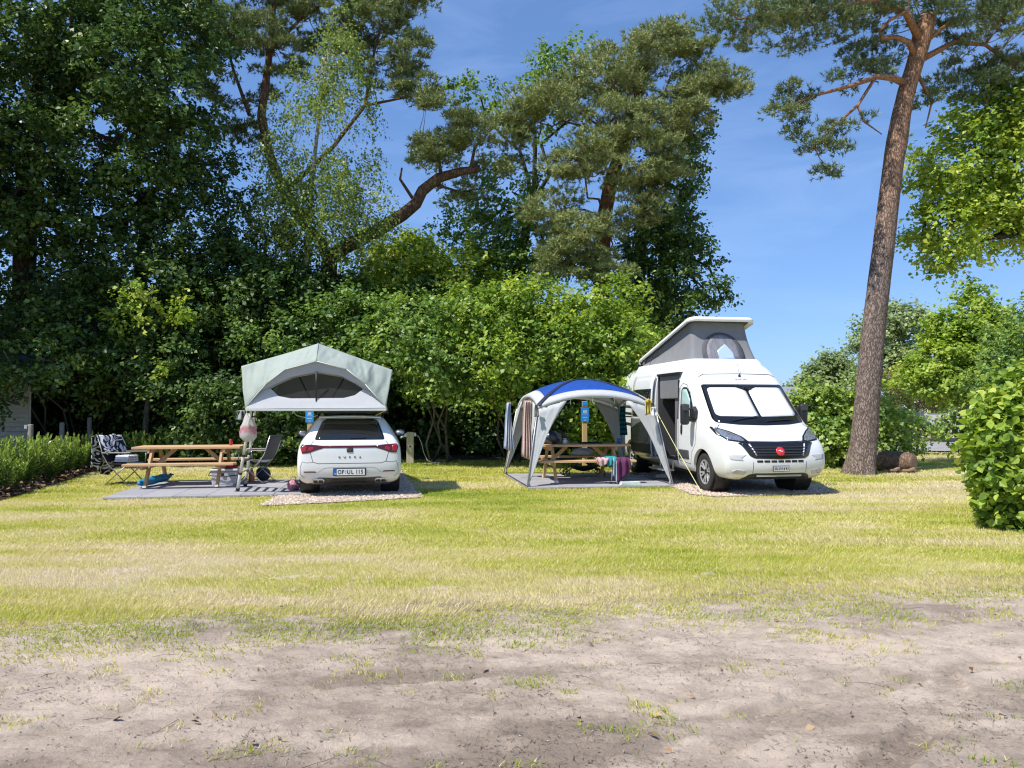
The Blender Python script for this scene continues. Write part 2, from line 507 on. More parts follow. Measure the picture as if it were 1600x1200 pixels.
def blades(n, y0, y1, h, wd, seed, power=1.0):
    r = np.random.default_rng(seed)
    y = y0 + (y1 - y0) * r.random(n) ** power
    x = (r.random(n) * 2 - 1) * (0.74 * y + 0.6)
    ye = y_edge(x)
    q = (y - ye)
    # bare to tufted to full turf across the edge
    patch = fbm(x * 2.4, y * 2.9, 3, 91)
    fine = vnoise(x * 9, y * 9, 93)
    pr = np.where(q > 0.05, 1.0, np.clip(1.1 + q * 1.05, 0, 1) * np.clip((patch - 0.30 + .12 * np.exp(q * 4)) * 4.0, 0, 1) * 0.9)
    pr = np.where(q < -0.85, np.clip((patch - 0.50) * 6, 0, 1) * np.clip((fine - 0.5) * 4, 0, 1) * 0.55, pr)
    pr = np.where((q > 0.05), np.clip(1.25 - 0.75 * np.clip(dry(x, y) - 0.55, 0, 1) * 1.6, 0, 1), pr)
    keep = r.random(n) < pr
    for P in (PAT_L, PAT_R, PAD_L, PAD_R): keep &= ~inpoly(x, y, xy(P))
    keep &= ~inpoly(x, y, BED_L)
    keep &= y < forest_y(x) + 0.3 * r.random(n)
    keep &= ~((x > 9.2) & (y > 25.5))
    x, y, q = x[keep], y[keep], q[keep]; n = len(x)
    a = r.random(n) * 2 * math.pi
    bare = q < 0.05
    hh = h * (0.45 + 0.9 * r.random(n)) * np.where(bare, 0.8, 1.0) * (0.8 + 0.5 * vnoise(x * 1.7, y * 3.1, 95))
    lean = hh * (0.35 + 0.6 * r.random(n))
    la = a + 1.57 + 0.6 * r.standard_normal(n)
    # mown rows lean to one side or the other
    row = np.where(np.sin(y * 2.6 + 0.5 * np.sin(x * 0.3)) > 0, 1, -1)
    bx = np.cos(la) * lean + 0.35 * row * hh; by = np.sin(la) * lean
    wv = wd * (0.6 + 0.8 * r.random(n)) * 0.5
    z0 = np.where(bare, sand_h(x, y) , -0.006)
    A = np.stack([x - np.cos(a) * wv, y - np.sin(a) * wv, z0], -1)
    B = np.stack([x + np.cos(a) * wv, y + np.sin(a) * wv, z0], -1)
    T = np.stack([x + bx, y + by, z0 + hh], -1)
    t = dry(x, y) + 0.16 * r.standard_normal(n) + np.where(bare, -0.12, 0)
    t = np.where(r.random(n) < 0.08, 0.9, t)
    return np.stack([A, B, T], 1).reshape(-1, 3), np.clip(t, 0, 1)
parts = [blades(330000, 3.2, 8.2, 0.028, 0.0060, 1, 0.8), blades(240000, 8.0, 14.0, 0.030, 0.010, 2), blades(170000, 13.8, 25.0, 0.036, 0.018, 3, 1.2), blades(30000, 24, 40.0, 0.05, 0.04, 4, 1.2)]
co = np.concatenate([q[0] for q in parts]); ti = np.concatenate([q[1] for q in parts])
tag(link_mesh('lawn_grass', np_mesh('lawn_grass', co, 3, ti), M_lawn), 'short sunlit grass of the mown lawn, thinning out into the sand', 'grass', kind='stuff')

# --- forest floor, road
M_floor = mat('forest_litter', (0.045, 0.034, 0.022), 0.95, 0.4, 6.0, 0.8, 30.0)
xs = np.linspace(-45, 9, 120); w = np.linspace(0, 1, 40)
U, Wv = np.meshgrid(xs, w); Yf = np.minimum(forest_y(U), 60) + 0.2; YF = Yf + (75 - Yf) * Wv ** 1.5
tag(link_mesh('forest_floor', grid_mesh('forest_floor', U, YF, 0.03 + 0.06 * (fbm(U, YF, 3, 5) - 0.5) - 0.05 * (Wv < 0.01)), M_floor), kind='structure')  # front strip is dark litter in place of grass in shade
M_road = mat('asphalt', (0.30, 0.295, 0.30), 0.9, 0.12, 1.5, 0.3, 60)
g = MB(); g.add([(9.5, 26.3, 0.035), (60, 22.0, 0.035), (60, 33, 0.035), (9.5, 32.0, 0.035)], [(0, 1, 2, 3)])
tag(g.build('road', M_road), kind='structure')
M_path = mat('sand_path', (0.42, 0.34, 0.24), 0.95, 0.15, 1.5, 0.3, 40)
g = MB(); g.add([(9, 32.3, 0.030), (70, 33.3, 0.030), (70, 52, 0.030), (9, 46, 0.030)], [(0, 1, 2, 3)])
tag(g.build('far_verge', M_path), kind='structure')

# --- planting bed with bark mulch
M_bed = mat('bed_soil', (0.075, 0.052, 0.036), 0.95, 0.4, 5.0, 0.8, 25)
g = MB(); g.add([(x, y, 0.022) for x, y in BED_L], [tuple(range(len(BED_L)))])
tag(g.build('planting_bed', M_bed), kind='structure')
r = np.random.default_rng(5); n = 16000
x = -14 + 6 * r.random(n); y = 9.5 + 12 * r.random(n); k = inpoly(x, y, BED_L); x, y = x[k], y[k]; n = len(x)
a = r.random(n) * 6.28; ln = 0.025 + 0.05 * r.random(n); wd = ln * (0.3 + 0.4 * r.random(n)); tl = r.standard_normal((n, 2)) * 0.35
d = np.stack([np.cos(a), np.sin(a), tl[:, 0]], -1) * ln[:, None]; s = np.stack([-np.sin(a), np.cos(a), tl[:, 1]], -1) * wd[:, None]
c = np.stack([x, y, 0.04 + 0.02 * r.random(n)], -1)
M_mulch = foliage('bark_chips', [(0.05, 0.03, 0.02), (0.16, 0.09, 0.05), (0.32, 0.22, 0.14)], 0.9, 0.0, 0.1)
tag(link_mesh('bark_mulch', np_mesh('bark_mulch', np.stack([c - d - s, c + d - s, c + d + s, c - d + s], 1), 4, r.random(n)), M_mulch),
    'brown bark chips strewn over the planting bed under the laurels', 'mulch', kind='stuff')

# --- gravel pads
def gravel(name, poly, n, label, seed, cols):
    me_ = MB(); P = xy(poly)
    me_.add([(x_, y_, 0.013) for x_, y_ in P], [tuple(range(len(P)))])
    tag(me_.build(name, mat(name + '_bed', cols[1], 0.95, 0.3, 30, 0.8, 90)), kind='structure')
    r = np.random.default_rng(seed)
    x0, x1 = min(p[0] for p in P) - .1, max(p[0] for p in P) + .1; y0, y1 = min(p[1] for p in P) - .1, max(p[1] for p in P) + .1
    x = x0 + (x1 - x0) * r.random(n); y = y0 + (y1 - y0) * r.random(n) ** 1.3
    jx = x + 0.05 * r.standard_normal(n); jy = y + 0.05 * r.standard_normal(n)
    k = inpoly(jx, jy, P); x, y = x[k], y[k]; n = len(x)
    s = 0.008 + 0.014 * r.random(n) ** 2
    c = np.stack([x, y, 0.014 + s * 0.4], -1)
    o6 = np.array([(1, 0, 0), (-1, 0, 0), (0, 1, 0), (0, -1, 0), (0, 0, .7), (0, 0, -.7)], float)
    V = c[:, None, :] + (o6[None] * (0.7 + 0.6 * r.random((n, 6, 1)))) * s[:, None, None]
    tri = [(0, 2, 4), (2, 1, 4), (1, 3, 4), (3, 0, 4)]
    T = np.stack([V[:, list(t), :] for t in tri], 1).reshape(-1, 3)
    tag(link_mesh(name + '_stones', np_mesh(name + '_stones', T, 3, np.repeat(r.random(n), 4)), foliage(name + '_stone', cols, 0.9, 0.0, 0.2)), label, 'gravel', kind='stuff')
GRV = [(0.34, 0.26, 0.20), (0.54, 0.43, 0.34), (0.74, 0.64, 0.54)]
gravel('gravel_pad', PAD_L, 30000, 'loose pinkish gravel on the pad under the white car', 6, GRV)
gravel('van_gravel_pad', PAD_R, 26000, 'loose pinkish gravel on the pad under the camper van', 7, GRV)

# --- litter on the sand: pebbles, twigs, fallen leaves
r = np.random.default_rng(8); n = 3500
y = 2.9 + 3.2 * r.random(n) ** 1.2; x = (r.random(n) * 2 - 1) * (0.74 * y)
s = 0.002 + 0.005 * r.random(n) ** 3
c = np.stack([x, y, sand_h(x, y) + rut_h(x, y)[0] + s * 0.5], -1)
o6 = np.array([(1, 0, 0), (-1, 0, 0), (0, 1, 0), (0, -1, 0), (0, 0, .7)], float)
V = c[:, None, :] + o6[None] * (0.7 + 0.6 * r.random((n, 5, 1))) * s[:, None, None]
T = np.stack([V[:, list(t), :] for t in [(0, 2, 4), (2, 1, 4), (1, 3, 4), (3, 0, 4)]], 1).reshape(-1, 3)
tag(link_mesh('pebbles', np_mesh('pebbles', T, 3, np.repeat(r.random(n), 4)), foliage('pebble', [(0.16, 0.13, 0.11), (0.30, 0.25, 0.20), (0.5, 0.45, 0.40)], 0.9, 0, 0.2)),
    'small pebbles and grit scattered over the sand track', 'pebbles', kind='stuff')
n = 45
y = 3.1 + 3.2 * r.random(n); x = (r.random(n) * 2 - 1) * (0.72 * y); a = r.random(n) * 6.28
ln = 0.012 + 0.022 * r.random(n); wd = ln * 0.5
c = np.stack([x, y, sand_h(x, y) + 0.012], -1)
d = np.stack([np.cos(a) * ln, np.sin(a) * ln, 0.006 * r.standard_normal(n)], -1); s = np.stack([-np.sin(a) * wd, np.cos(a) * wd, 0.01 * r.random(n)], -1)
up = np.zeros((n, 3)); up[:, 2] = 0.008
tag(link_mesh('fallen_leaves', np_mesh('fallen_leaves', np.stack([c - d, c + s + up, c + d, c - s + up], 1), 4, r.random(n)),
    foliage('dead_leaf', [(0.10, 0.05, 0.03), (0.30, 0.17, 0.09), (0.50, 0.36, 0.22)], 0.8, 0.1, 0.2)), 'dry brown leaves lying about on the sand track', 'leaves', kind='stuff')
r = np.random.default_rng(18); n = 26000                # needles and crumbs of bark
y = 2.9 + 3.6 * r.random(n) ** 1.1; x = (r.random(n) * 2 - 1) * (0.74 * y)
k = r.random(n) < 0.12 + 0.9 * np.clip((fbm(x * 1.6, y * 2.4, 4, 141) - 0.48) * 5, 0, 1); x, y = x[k], y[k]; n = len(x)
a = r.random(n) * 6.28; ln = 0.006 + 0.016 * r.random(n) ** 2; wd = 0.0016 + 0.003 * r.random(n) ** 3
c = np.stack([x, y, sand_h(x, y) + rut_h(x, y)[0] + 0.006], -1); d = np.stack([np.cos(a) * ln, np.sin(a) * ln, 0.003 * r.standard_normal(n)], -1); s = np.stack([-np.sin(a) * wd, np.cos(a) * wd, 0 * a], -1)
tag(link_mesh('needle_litter', np_mesh('needle_litter', np.stack([c - d - s, c - d + s, c + d], 1), 3, r.random(n)), foliage('needle_crumbs', [(0.12, 0.09, 0.07), (0.20, 0.16, 0.12), (0.32, 0.25, 0.17)], 0.9, 0, 0.1)),
    'brown pine needles and bark crumbs strewn over the sand track', 'litter', kind='stuff')
mb = MB()
for k in range(40):
    yy = 3.0 + 3.0 * random.random(); xx = random.uniform(-0.72, 0.72) * yy; aa = random.random() * 6.28; L = random.uniform(0.04, 0.22)
    zz = float(sand_h(np.array(xx), np.array(yy))) + 0.006; b_ = random.uniform(-.5, .5)
    P = [(xx + math.cos(aa + b_ * t) * L * t, yy + math.sin(aa + b_ * t) * L * t, zz + 0.004 * math.sin(t * 5)) for t in (0, .35, .7, 1)]
    mb.tube(P, [0.0016, 0.0014, 0.0011, 0.0007], 4)
tag(mb.build('twigs', mat('dead_twig', (0.11, 0.08, 0.06), 0.9)), 'thin dead twigs lying on the sand track', 'twigs', kind='stuff')

# --- paved patios: one slab after another
M_slab = mat('grey_slab', (0.30, 0.30, 0.325), 0.85, 0.10, 3.0, 0.25, 60)
M_slab2 = mat('grey_slab_pale', (0.34, 0.335, 0.355), 0.85, 0.10, 3.0, 0.25, 60)
M_joint = mat('joint_sand', (0.14, 0.13, 0.12), 0.95, 0.2, 20)
def patio(org, nx, ny, W, D, label):
    base = MB(); base.box((W / 2, D / 2, 0.010), (W - 0.02, D - 0.02, 0.036))
    b = base.build('patio', M_joint); b.location = org; b.rotation_euler = (0, 0, SY); tag(b, kind='structure')
    sw, sd_ = W / nx, D / ny
    me = None
    for i in range(nx):
        for j in range(ny):
            if me is None:
                m_ = MB(); m_.box((0, 0, 0), (sw - 0.007, sd_ - 0.007, 0.03))
                bmx = bmesh.new(); bmx.from_mesh(m_.mesh('slab')); bmesh.ops.bevel(bmx, geom=[e for e in bmx.edges if e.verts[0].co.z > 0 and e.verts[1].co.z > 0], offset=0.004, segments=1, affect='EDGES')
                me = bpy.data.meshes.new('slab'); bmx.to_mesh(me); bmx.free(); me.materials.append(M_slab)
                me2 = me.copy(); me2.materials.clear(); me2.materials.append(M_slab2)
            s = bpy.data.objects.new('slab', me if (random.random() < .55) else me2); COL.objects.link(s); s.parent = b
            s.location = ((i + .5) * sw, (j + .5) * sd_, 0.022 + random.uniform(-.0015, .0015))
            s.rotation_euler = (random.uniform(-.0015, .0015), random.uniform(-.0015, .0015), 0)
patio(P2_ORG, 6, 9, 3.35, 2.9, 'l')
patio(P3_ORG, 5, 9, 3.0, 2.95, 'r')
# ================================================================== VEGETATION
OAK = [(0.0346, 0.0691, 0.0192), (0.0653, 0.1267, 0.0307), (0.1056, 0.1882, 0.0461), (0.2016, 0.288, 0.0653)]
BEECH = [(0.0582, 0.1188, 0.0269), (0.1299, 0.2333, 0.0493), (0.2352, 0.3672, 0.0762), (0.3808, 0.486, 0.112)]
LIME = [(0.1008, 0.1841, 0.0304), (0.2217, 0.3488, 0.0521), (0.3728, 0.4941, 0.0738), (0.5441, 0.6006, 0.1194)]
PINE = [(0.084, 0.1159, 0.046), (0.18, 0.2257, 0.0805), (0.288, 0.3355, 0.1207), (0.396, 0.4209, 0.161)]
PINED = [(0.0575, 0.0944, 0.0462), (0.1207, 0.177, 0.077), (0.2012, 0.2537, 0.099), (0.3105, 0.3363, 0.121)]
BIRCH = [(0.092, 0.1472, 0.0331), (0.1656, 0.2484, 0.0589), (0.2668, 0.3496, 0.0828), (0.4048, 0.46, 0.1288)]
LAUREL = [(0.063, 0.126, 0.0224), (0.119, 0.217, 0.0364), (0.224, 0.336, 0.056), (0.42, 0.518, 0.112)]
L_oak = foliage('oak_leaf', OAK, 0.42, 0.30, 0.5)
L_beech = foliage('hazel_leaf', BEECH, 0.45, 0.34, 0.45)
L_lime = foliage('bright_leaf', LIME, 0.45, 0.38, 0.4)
L_pine = foliage('pine_needle', PINE, 0.55, 0.10, 0.35)
L_pined = foliage('dark_pine_needle', PINED, 0.55, 0.10, 0.35)
L_birch = foliage('birch_leaf', BIRCH, 0.45, 0.35, 0.4)
L_far = foliage('far_leaf', [(0.18, 0.25, 0.10), (0.30, 0.39, 0.17), (0.42, 0.48, 0.22)], 0.5, 0.35, 0.4)  # paleness of distance haze is put into this leaf colour
L_laurel = foliage('laurel_leaf', LAUREL, 0.30, 0.22, 0.55)

def bark(name, low, high, z0, z1, bs=26.0, strength=1.0):
    """furrowed bark, lower colour turning into the upper along the trunk's height"""
    m, nt, p, out = new_mat(name)
    tc = nt.nodes.new('ShaderNodeTexCoord'); sp = nt.nodes.new('ShaderNodeSeparateXYZ'); nt.links.new(tc.outputs['Object'], sp.inputs[0])
    mp = nt.nodes.new('ShaderNodeMapping'); mp.inputs['Scale'].default_value = (1, 1, 0.28); nt.links.new(tc.outputs['Object'], mp.inputs['Vector'])
    vo = nt.nodes.new('ShaderNodeTexVoronoi'); vo.feature = 'DISTANCE_TO_EDGE'; vo.inputs['Scale'].default_value = bs
    nz = _n(nt, 'ShaderNodeTexNoise', Scale=bs * 0.6, Detail=6, Roughness=0.7); nt.links.new(mp.outputs['Vector'], nz.inputs['Vector'])
    wa = nt.nodes.new('ShaderNodeMix'); wa.data_type = 'RGBA'; wa.inputs[0].default_value = 0.10
    nt.links.new(mp.outputs['Vector'], wa.inputs[6]); nt.links.new(nz.outputs['Color'], wa.inputs[7]); nt.links.new(wa.outputs[2], vo.inputs['Vector'])
    mr = nt.nodes.new('ShaderNodeMapRange'); mr.inputs['From Min'].default_value = z0; mr.inputs['From Max'].default_value = z1
    nt.links.new(sp.outputs['Z'], mr.inputs['Value'])
    mx = nt.nodes.new('ShaderNodeMix'); mx.data_type = 'RGBA'; mx.inputs[6].default_value = (*low, 1); mx.inputs[7].default_value = (*high, 1)
    nt.links.new(mr.outputs[0], mx.inputs[0])
    rp = nt.nodes.new('ShaderNodeValToRGB'); rp.color_ramp.elements[0].color = (0.42, 0.38, 0.36, 1); rp.color_ramp.elements[0].position = 0.0
    rp.color_ramp.elements[1].color = (1, 1, 1, 1); rp.color_ramp.elements[1].position = 0.13
    nt.links.new(vo.outputs['Distance'], rp.inputs['Fac'])
    mu = nt.nodes.new('ShaderNodeMix'); mu.data_type = 'RGBA'; mu.blend_type = 'MULTIPLY'; mu.inputs[0].default_value = 0.75
    nt.links.new(mx.outputs[2], mu.inputs[6]); nt.links.new(rp.outputs['Color'], mu.inputs[7])
    mv = nt.nodes.new('ShaderNodeMix'); mv.data_type = 'RGBA'; mv.blend_type = 'OVERLAY'; mv.inputs[0].default_value = 0.75
    nt.links.new(mu.outputs[2], mv.inputs[6]); nt.links.new(nz.outputs['Fac'], mv.inputs[7]); nt.links.new(mv.outputs[2], p.inputs['Base Color'])
    p.inputs['Roughness'].default_value = 0.9; p.inputs['Specular IOR Level'].default_value = 0.2
    bp = _n(nt, 'ShaderNodeBump', Strength=strength, Distance=0.03); nt.links.new(rp.outputs['Color'], bp.inputs['Height']); nt.links.new(bp.outputs['Normal'], p.inputs['Normal'])
    return m
B_oak = bark('oak_bark', (0.075, 0.062, 0.050), (0.085, 0.070, 0.055), 0, 10, 14, 0.8)
B_pine = bark('pine_bark', (0.115, 0.082, 0.062), (0.30, 0.150, 0.075), 4, 9, 16, 0.8)
B_grey = bark('grey_bark', (0.15, 0.135, 0.115), (0.13, 0.12, 0.10), 0, 10, 20, 0.4)
B_birch = mat('birch_bark', (0.50, 0.48, 0.44), 0.7, 0.0, 6, 0.2, 20, col2=(0.12, 0.11, 0.10), stretch=(1, 1, 4))

def leaf_mesh(name, C, N, D, L, W, tint, shape=4):
    D = unit(D - N * np.sum(D * N, -1, keepdims=True)); S = np.cross(N, D)
    L = L[:, None]; W = W[:, None]
    if shape == 4:
        b = C - D * L * .5; t = C + D * L * .5 - N * L * .12
        l = C + S * W * .5 + N * W * .14; r_ = C - S * W * .5 + N * W * .14
        return np_mesh(name, np.stack([b, r_, t, l], 1), 4, tint)
    b = C - D * L * .5; t = C + D * L * .58 - N * L * .16
    def edge(k, a, w, u): return C + D * L * a + k * S * W * w + N * W * u
    l1, l2, l3 = edge(1, -.34, .34, .10), edge(1, -.02, .52, .13), edge(1, .32, .34, .04)
    r1, r2, r3 = edge(-1, -.34, .34, .10), edge(-1, -.02, .52, .13), edge(-1, .32, .34, .04)
    return np_mesh(name, np.stack([b, t, l3, l2, l1, b, r1, r2, r3, t], 1), 5, np.repeat(tint, 2))

def sprays(blobs, seed, dens, twigs=4, per=8, tl=0.45, leaf=(0.12, 0.075), shape=4, up=0.7, droop=0.1, fill=0.5, tmean=0.5, tvar=0.18, name='crown', gap=0.0):
    """leaf sprays through the volume of the blobs. blobs: (centre, (rx,ry,rz)[, density factor])"""
    r = np.random.default_rng(seed)
    CP, OUT, TN = [], [], []
    for bl in blobs:
        c, rad = np.array(bl[0], float), np.array(bl[1], float); k = bl[2] if len(bl) > 2 else 1.0
        p_ = 1.6; a_, b_, d_ = rad
        area = 4 * math.pi * (((a_ * b_) ** p_ + (a_ * d_) ** p_ + (b_ * d_) ** p_) / 3) ** (1 / p_)
        n = max(6, int(area * dens * k * 1.8))
        d = unit(r.standard_normal((n, 3)))
        lump = 1 + 0.22 * (np.sin(d[:, 0] * 5.1 + c[0]) * np.sin(d[:, 2] * 6.3 + c[2]) + np.sin(d[:, 1] * 7.7 + d[:, 2] * 5))
        q = (fill + (1 - fill) * r.random(n) ** 0.6) * lump
        P = c + d * rad * q[:, None]
        g_ = fbm(P[:, 0] * 0.9 + P[:, 1] * 0.7, P[:, 2] * 1.1 - P[:, 1] * 0.5, 2, seed)
        keep = g_ > gap
        P, d = P[keep], d[keep]
        CP.append(P); OUT.append(unit(d / rad)); TN.append(tmean + tvar * r.standard_normal(len(P)))
    CP, OUT, TN = np.concatenate(CP), np.concatenate(OUT), np.concatenate(TN)
    n = len(CP)
    td = unit(OUT[:, None, :] * 0.7 + r.standard_normal((n, twigs, 3)) * np.array([0.75, 0.75, 0.42]) + np.array([0, 0, -droop]))
    t = (np.arange(per) + 0.6) / per
    ln = tl * (0.6 + 0.8 * r.random((n, twigs, 1, 1)))
    C = CP[:, None, None, :] + td[:, :, None, :] * t[None, None, :, None] * ln
    C = C + r.standard_normal(C.shape) * 0.055 * (leaf[0] / 0.1)
    C[..., 2] -= droop * (t ** 2)[None, None, :] * ln[..., 0] * 1.2
    D = td[:, :, None, :] * 0.6 + r.standard_normal(C.shape) * 0.6 + np.array([0, 0, -droop])
    N = r.standard_normal(C.shape) * 0.55 + np.array([0, 0, up]) + OUT[:, None, None, :] * 0.45
    C = C.reshape(-1, 3); D = unit(D.reshape(-1, 3)); N = unit(N.reshape(-1, 3))
    k = len(C)
    sz = 0.65 + 0.6 * r.random(k)
    tint = np.clip(np.repeat(TN, twigs * per) + 0.16 * r.standard_normal(k), 0, 1)
    return leaf_mesh(name, C, N, D, leaf[0] * 1.1 * sz, leaf[1] * 1.2 * sz, tint, shape), CP
def needles(blobs, seed, dens, per=14, ln=0.15, wd=0.03, pad=0.5, name='crown', tmean=0.5, shoots=26, gap=0.0):
    """pine foliage: flat pads of upturned shoots, each shoot a brush of needles"""
    r = np.random.default_rng(seed)
    CP, OUT, TN = [], [], []
    for bl in blobs:
        c, rad = np.array(bl[0], float), np.array(bl[1], float); k = bl[2] if len(bl) > 2 else 1.0
        p_ = 1.6; a_, b_, d_ = rad
        area = 4 * math.pi * (((a_ * b_) ** p_ + (a_ * d_) ** p_ + (b_ * d_) ** p_) / 3) ** (1 / p_)
        n = max(4, int(area * dens * k))
        d = unit(r.standard_normal((n, 3))); lump = 1 + 0.2 * np.sin(d[:, 0] * 6 + c[0]) * np.sin(d[:, 1] * 5 + d[:, 2] * 6)
        P = c + d * rad * ((0.35 + 0.6 * r.random(n) ** 0.7) * lump)[:, None]
        g_ = fbm(P[:, 0] * 1.1 + P[:, 1] * 0.7, P[:, 2] * 1.3 - P[:, 1] * 0.5, 2, seed)
        P, d = P[g_ > gap], d[g_ > gap]
        CP.append(P); OUT.append(unit(d / rad)); TN.append(tmean + 0.13 * r.standard_normal(len(P)))
    CP, OUT, TN = np.concatenate(CP), np.concatenate(OUT), np.concatenate(TN); n = len(CP)
    # shoots over the top of each pad
    ps = pad * (0.6 + 0.7 * r.random((n, 1, 1)))
    q = unit(r.standard_normal((n, shoots, 3))); q[..., 2] = np.abs(q[..., 2]) * 0.9 - 0.15
    base = CP[:, None, :] + q * ps * np.array([1.0, 1.0, 0.5]) * (0.55 + 0.45 * r.random((n, shoots, 1)))
    sd_ = unit(q * 0.8 + OUT[:, None, :] * 0.45 + np.array([0, 0, 0.6]) + r.standard_normal((n, shoots, 3)) * 0.3)
    nd = unit(sd_[:, :, None, :] * 0.8 + unit(r.standard_normal((n, shoots, per, 3))) * 0.85)
    b = base[:, :, None, :] + sd_[:, :, None, :] * (r.random((n, shoots, per, 1)) - 0.6) * 0.9 * ln
    L = ln * (0.7 + 0.6 * r.random((n, shoots, per, 1)))
    tip = b + nd * L
    s = unit(np.cross(nd, r.standard_normal(nd.shape))) * wd * 0.5
    co = np.stack([b - s, b + s, tip], 3).reshape(-1, 3)
    tint = np.clip(np.repeat(TN, shoots * per) + np.repeat(0.10 * r.standard_normal(n * shoots), per) + 0.08 * r.standard_normal(n * shoots * per), 0, 1)
    return np_mesh(name, co, 3, tint), CP
def curve3(a, b, sag, n, jit, r):
    a, b = np.array(a, float), np.array(b, float); L = np.linalg.norm(b - a)
    o = r.standard_normal((n + 1, 3)) * jit * L; o[0] = 0; o[-1] = 0
    t = np.linspace(0, 1, n + 1)[:, None]
    P = a + (b - a) * t + o; P[:, 2] += (sag * L * np.sin(np.pi * t))[:, 0]
    return P
def limbs(mb, trunk, CP, r, every=6, r0=0.02, lim=None):
    """twigs from the branch network to the sprays, so that the crown hangs together"""
    T = np.array([p[:3] for p in trunk])
    for p in CP[::every]:
        k = np.argmin(np.linalg.norm(T - p, axis=1))
        mb.tube(curve3(T[k], p, -0.05, 3, 0.06, r), [r0, r0 * .8, r0 * .5, r0 * .25], 3, False)
def tree(name, label, cat, group, base, paths, crown_me, CP, leaf_m, bark_m, seg=10, every=7, twig=0.022):
    """paths: list of [(x,y,z,r)...] absolute; the first is the trunk"""
    base = Vector(base); e = empty(name, base, 0, label, cat, group); b = np.array(base); r = np.random.default_rng(3)
    mb = MB(); P = [(np.array(q[:3]) - b) for q in paths[0]]
    mb.tube(P, [q[3] for q in paths[0]], seg)
    mb.build('trunk', bark_m, e, True)
    net = []
    mb = MB()
    for pth in paths[1:]:
        P = [(np.array(q[:3]) - b) for q in pth]
        mb.tube(P, [q[3] for q in pth], 7)
    for pth in paths:
        for q0, q1 in zip(pth[:-1], pth[1:]):
            for t in np.linspace(0, 1, 6): net.append(np.array(q0[:3]) * (1 - t) + np.array(q1[:3]) * t - b)
    if CP is not None:
        limbs(mb, net[len(net) // 4:] if len(paths) == 1 else net[6:], CP - b, r, every, twig)
    mb.build('branches', bark_m, e, True, fix=False)
    me = crown_me; co = np.empty(len(me.vertices) * 3, np.float32); me.vertices.foreach_get('co', co)
    co = (co.reshape(-1, 3) - b.astype(np.float32)); me.vertices.foreach_set('co', co.ravel()); me.update()
    link_mesh('crown', me, leaf_m, e)
    return e
def pb(px, py, Y, rx, rz, ry, k=1.0):
    """blob from its photo position, depth and photo radii; ry in metres"""
    s = Y / F
    return (at(px, py, Y), (rx * s, ry, rz * s), k)
def path(pts):
    """[(px,py,Y,radius_m)]"""
    return [(*at(a, b, c), d) for a, b, c, d in pts]
def to_blobs(trunk_end, blobs, r, rad=0.07):
    out_ = []
    for bl in blobs:
        P = curve3(trunk_end, bl[0], 0.06, 5, 0.05, r)
        out_.append([(*p, rad * (1 - 0.75 * i / 5)) for i, p in enumerate(P)])
    return out_
rr = np.random.default_rng(77)

# ---------------- the tall pine beside the van
D_ = 17.4
trk = [(1343, 745, D_, 0.40), (1345, 728, D_, 0.345), (1349, 700, D_, 0.31), (1354, 640, D_, 0.285), (1361, 560, D_, 0.27), (1370, 470, D_, 0.255), (1380, 390, D_, 0.245),
       (1388, 320, D_, 0.235), (1396, 255, D_, 0.228), (1401, 225, D_, 0.245), (1408, 180, D_, 0.215), (1417, 140, D_, 0.205), (1428, 105, D_, 0.20), (1437, 75, D_, 0.21), (1443, 48, D_, 0.23), (1447, 26, D_, 0.21)]
base = at(1343, 740, D_); base.z = 0
def bark_trunk(name, pts, mat_, parent, b, seg=40, step=0.05, amp=0.016, flare=True):
    P = np.array([[*at(a, y_, c)] for a, y_, c, d in pts]) - np.array(b); Rr = np.array([q[3] for q in pts])
    s = np.concatenate([[0], np.cumsum(np.linalg.norm(np.diff(P, axis=0), axis=1))]); n = int(s[-1] / step)
    t = np.linspace(0, s[-1], n)
    C = np.stack([np.interp(t, s, P[:, k]) for k in range(3)], -1); rad = np.interp(t, s, Rr)
    for _ in range(6): C[1:-1] = (C[:-2] + 2 * C[1:-1] + C[2:]) / 4; rad[1:-1] = (rad[:-2] + 2 * rad[1:-1] + rad[2:]) / 4
    a = np.linspace(0, 2 * math.pi, seg, endpoint=False)
    A, T = np.meshgrid(a, t)
    # plates: ridged noise, closed round the trunk
    ca, sa = np.cos(A) * 2.2, np.sin(A) * 2.2
    rid = 1 - np.abs(2 * fbm(ca * 2.4 + T * 0.35, sa * 2.4 + T * 1.1, 3, 3) - 1)
    rid2 = 1 - np.abs(2 * fbm(ca * 5 + 9, sa * 5 + T * 4.0, 2, 4) - 1)
    h = amp * (-1.4 * np.clip(rid - 0.8, 0, 1) * 5 * 0.5 - 0.6 * np.clip(rid2 - 0.7, 0, 1) * 2) * np.clip(1.3 - T / s[-1], 0.25, 1)
    fl = (1 + 0.10 * np.clip(1 - T / 0.8, 0, 1) * (np.sin(A * 5 + 1) + 0.6 * np.sin(A * 3)) if flare else 1)
    Rm = rad[:, None] * fl + h
    X = C[:, 0:1] + np.cos(A) * Rm; Y = C[:, 1:2] + np.sin(A) * Rm; Z = C[:, 2:3] + 0 * Rm
    mb = MB(); mb.grid(np.stack([X, Y, Z], -1).tolist(), True); mb.f.append(tuple((n - 1) * seg + k for k in range(seg)))
    return mb.build(name, mat_, parent, True)
pine = empty('pine_tree', base, 0, 'tall leaning pine with bare trunk and broken top beside the camper van', 'tree', 'pine trees')
bark_trunk('trunk', trk, bark('tall_pine_bark', (0.290, 0.225, 0.195), (0.45, 0.255, 0.150), 4.8, 9.6, 30, 1.0), pine, base)
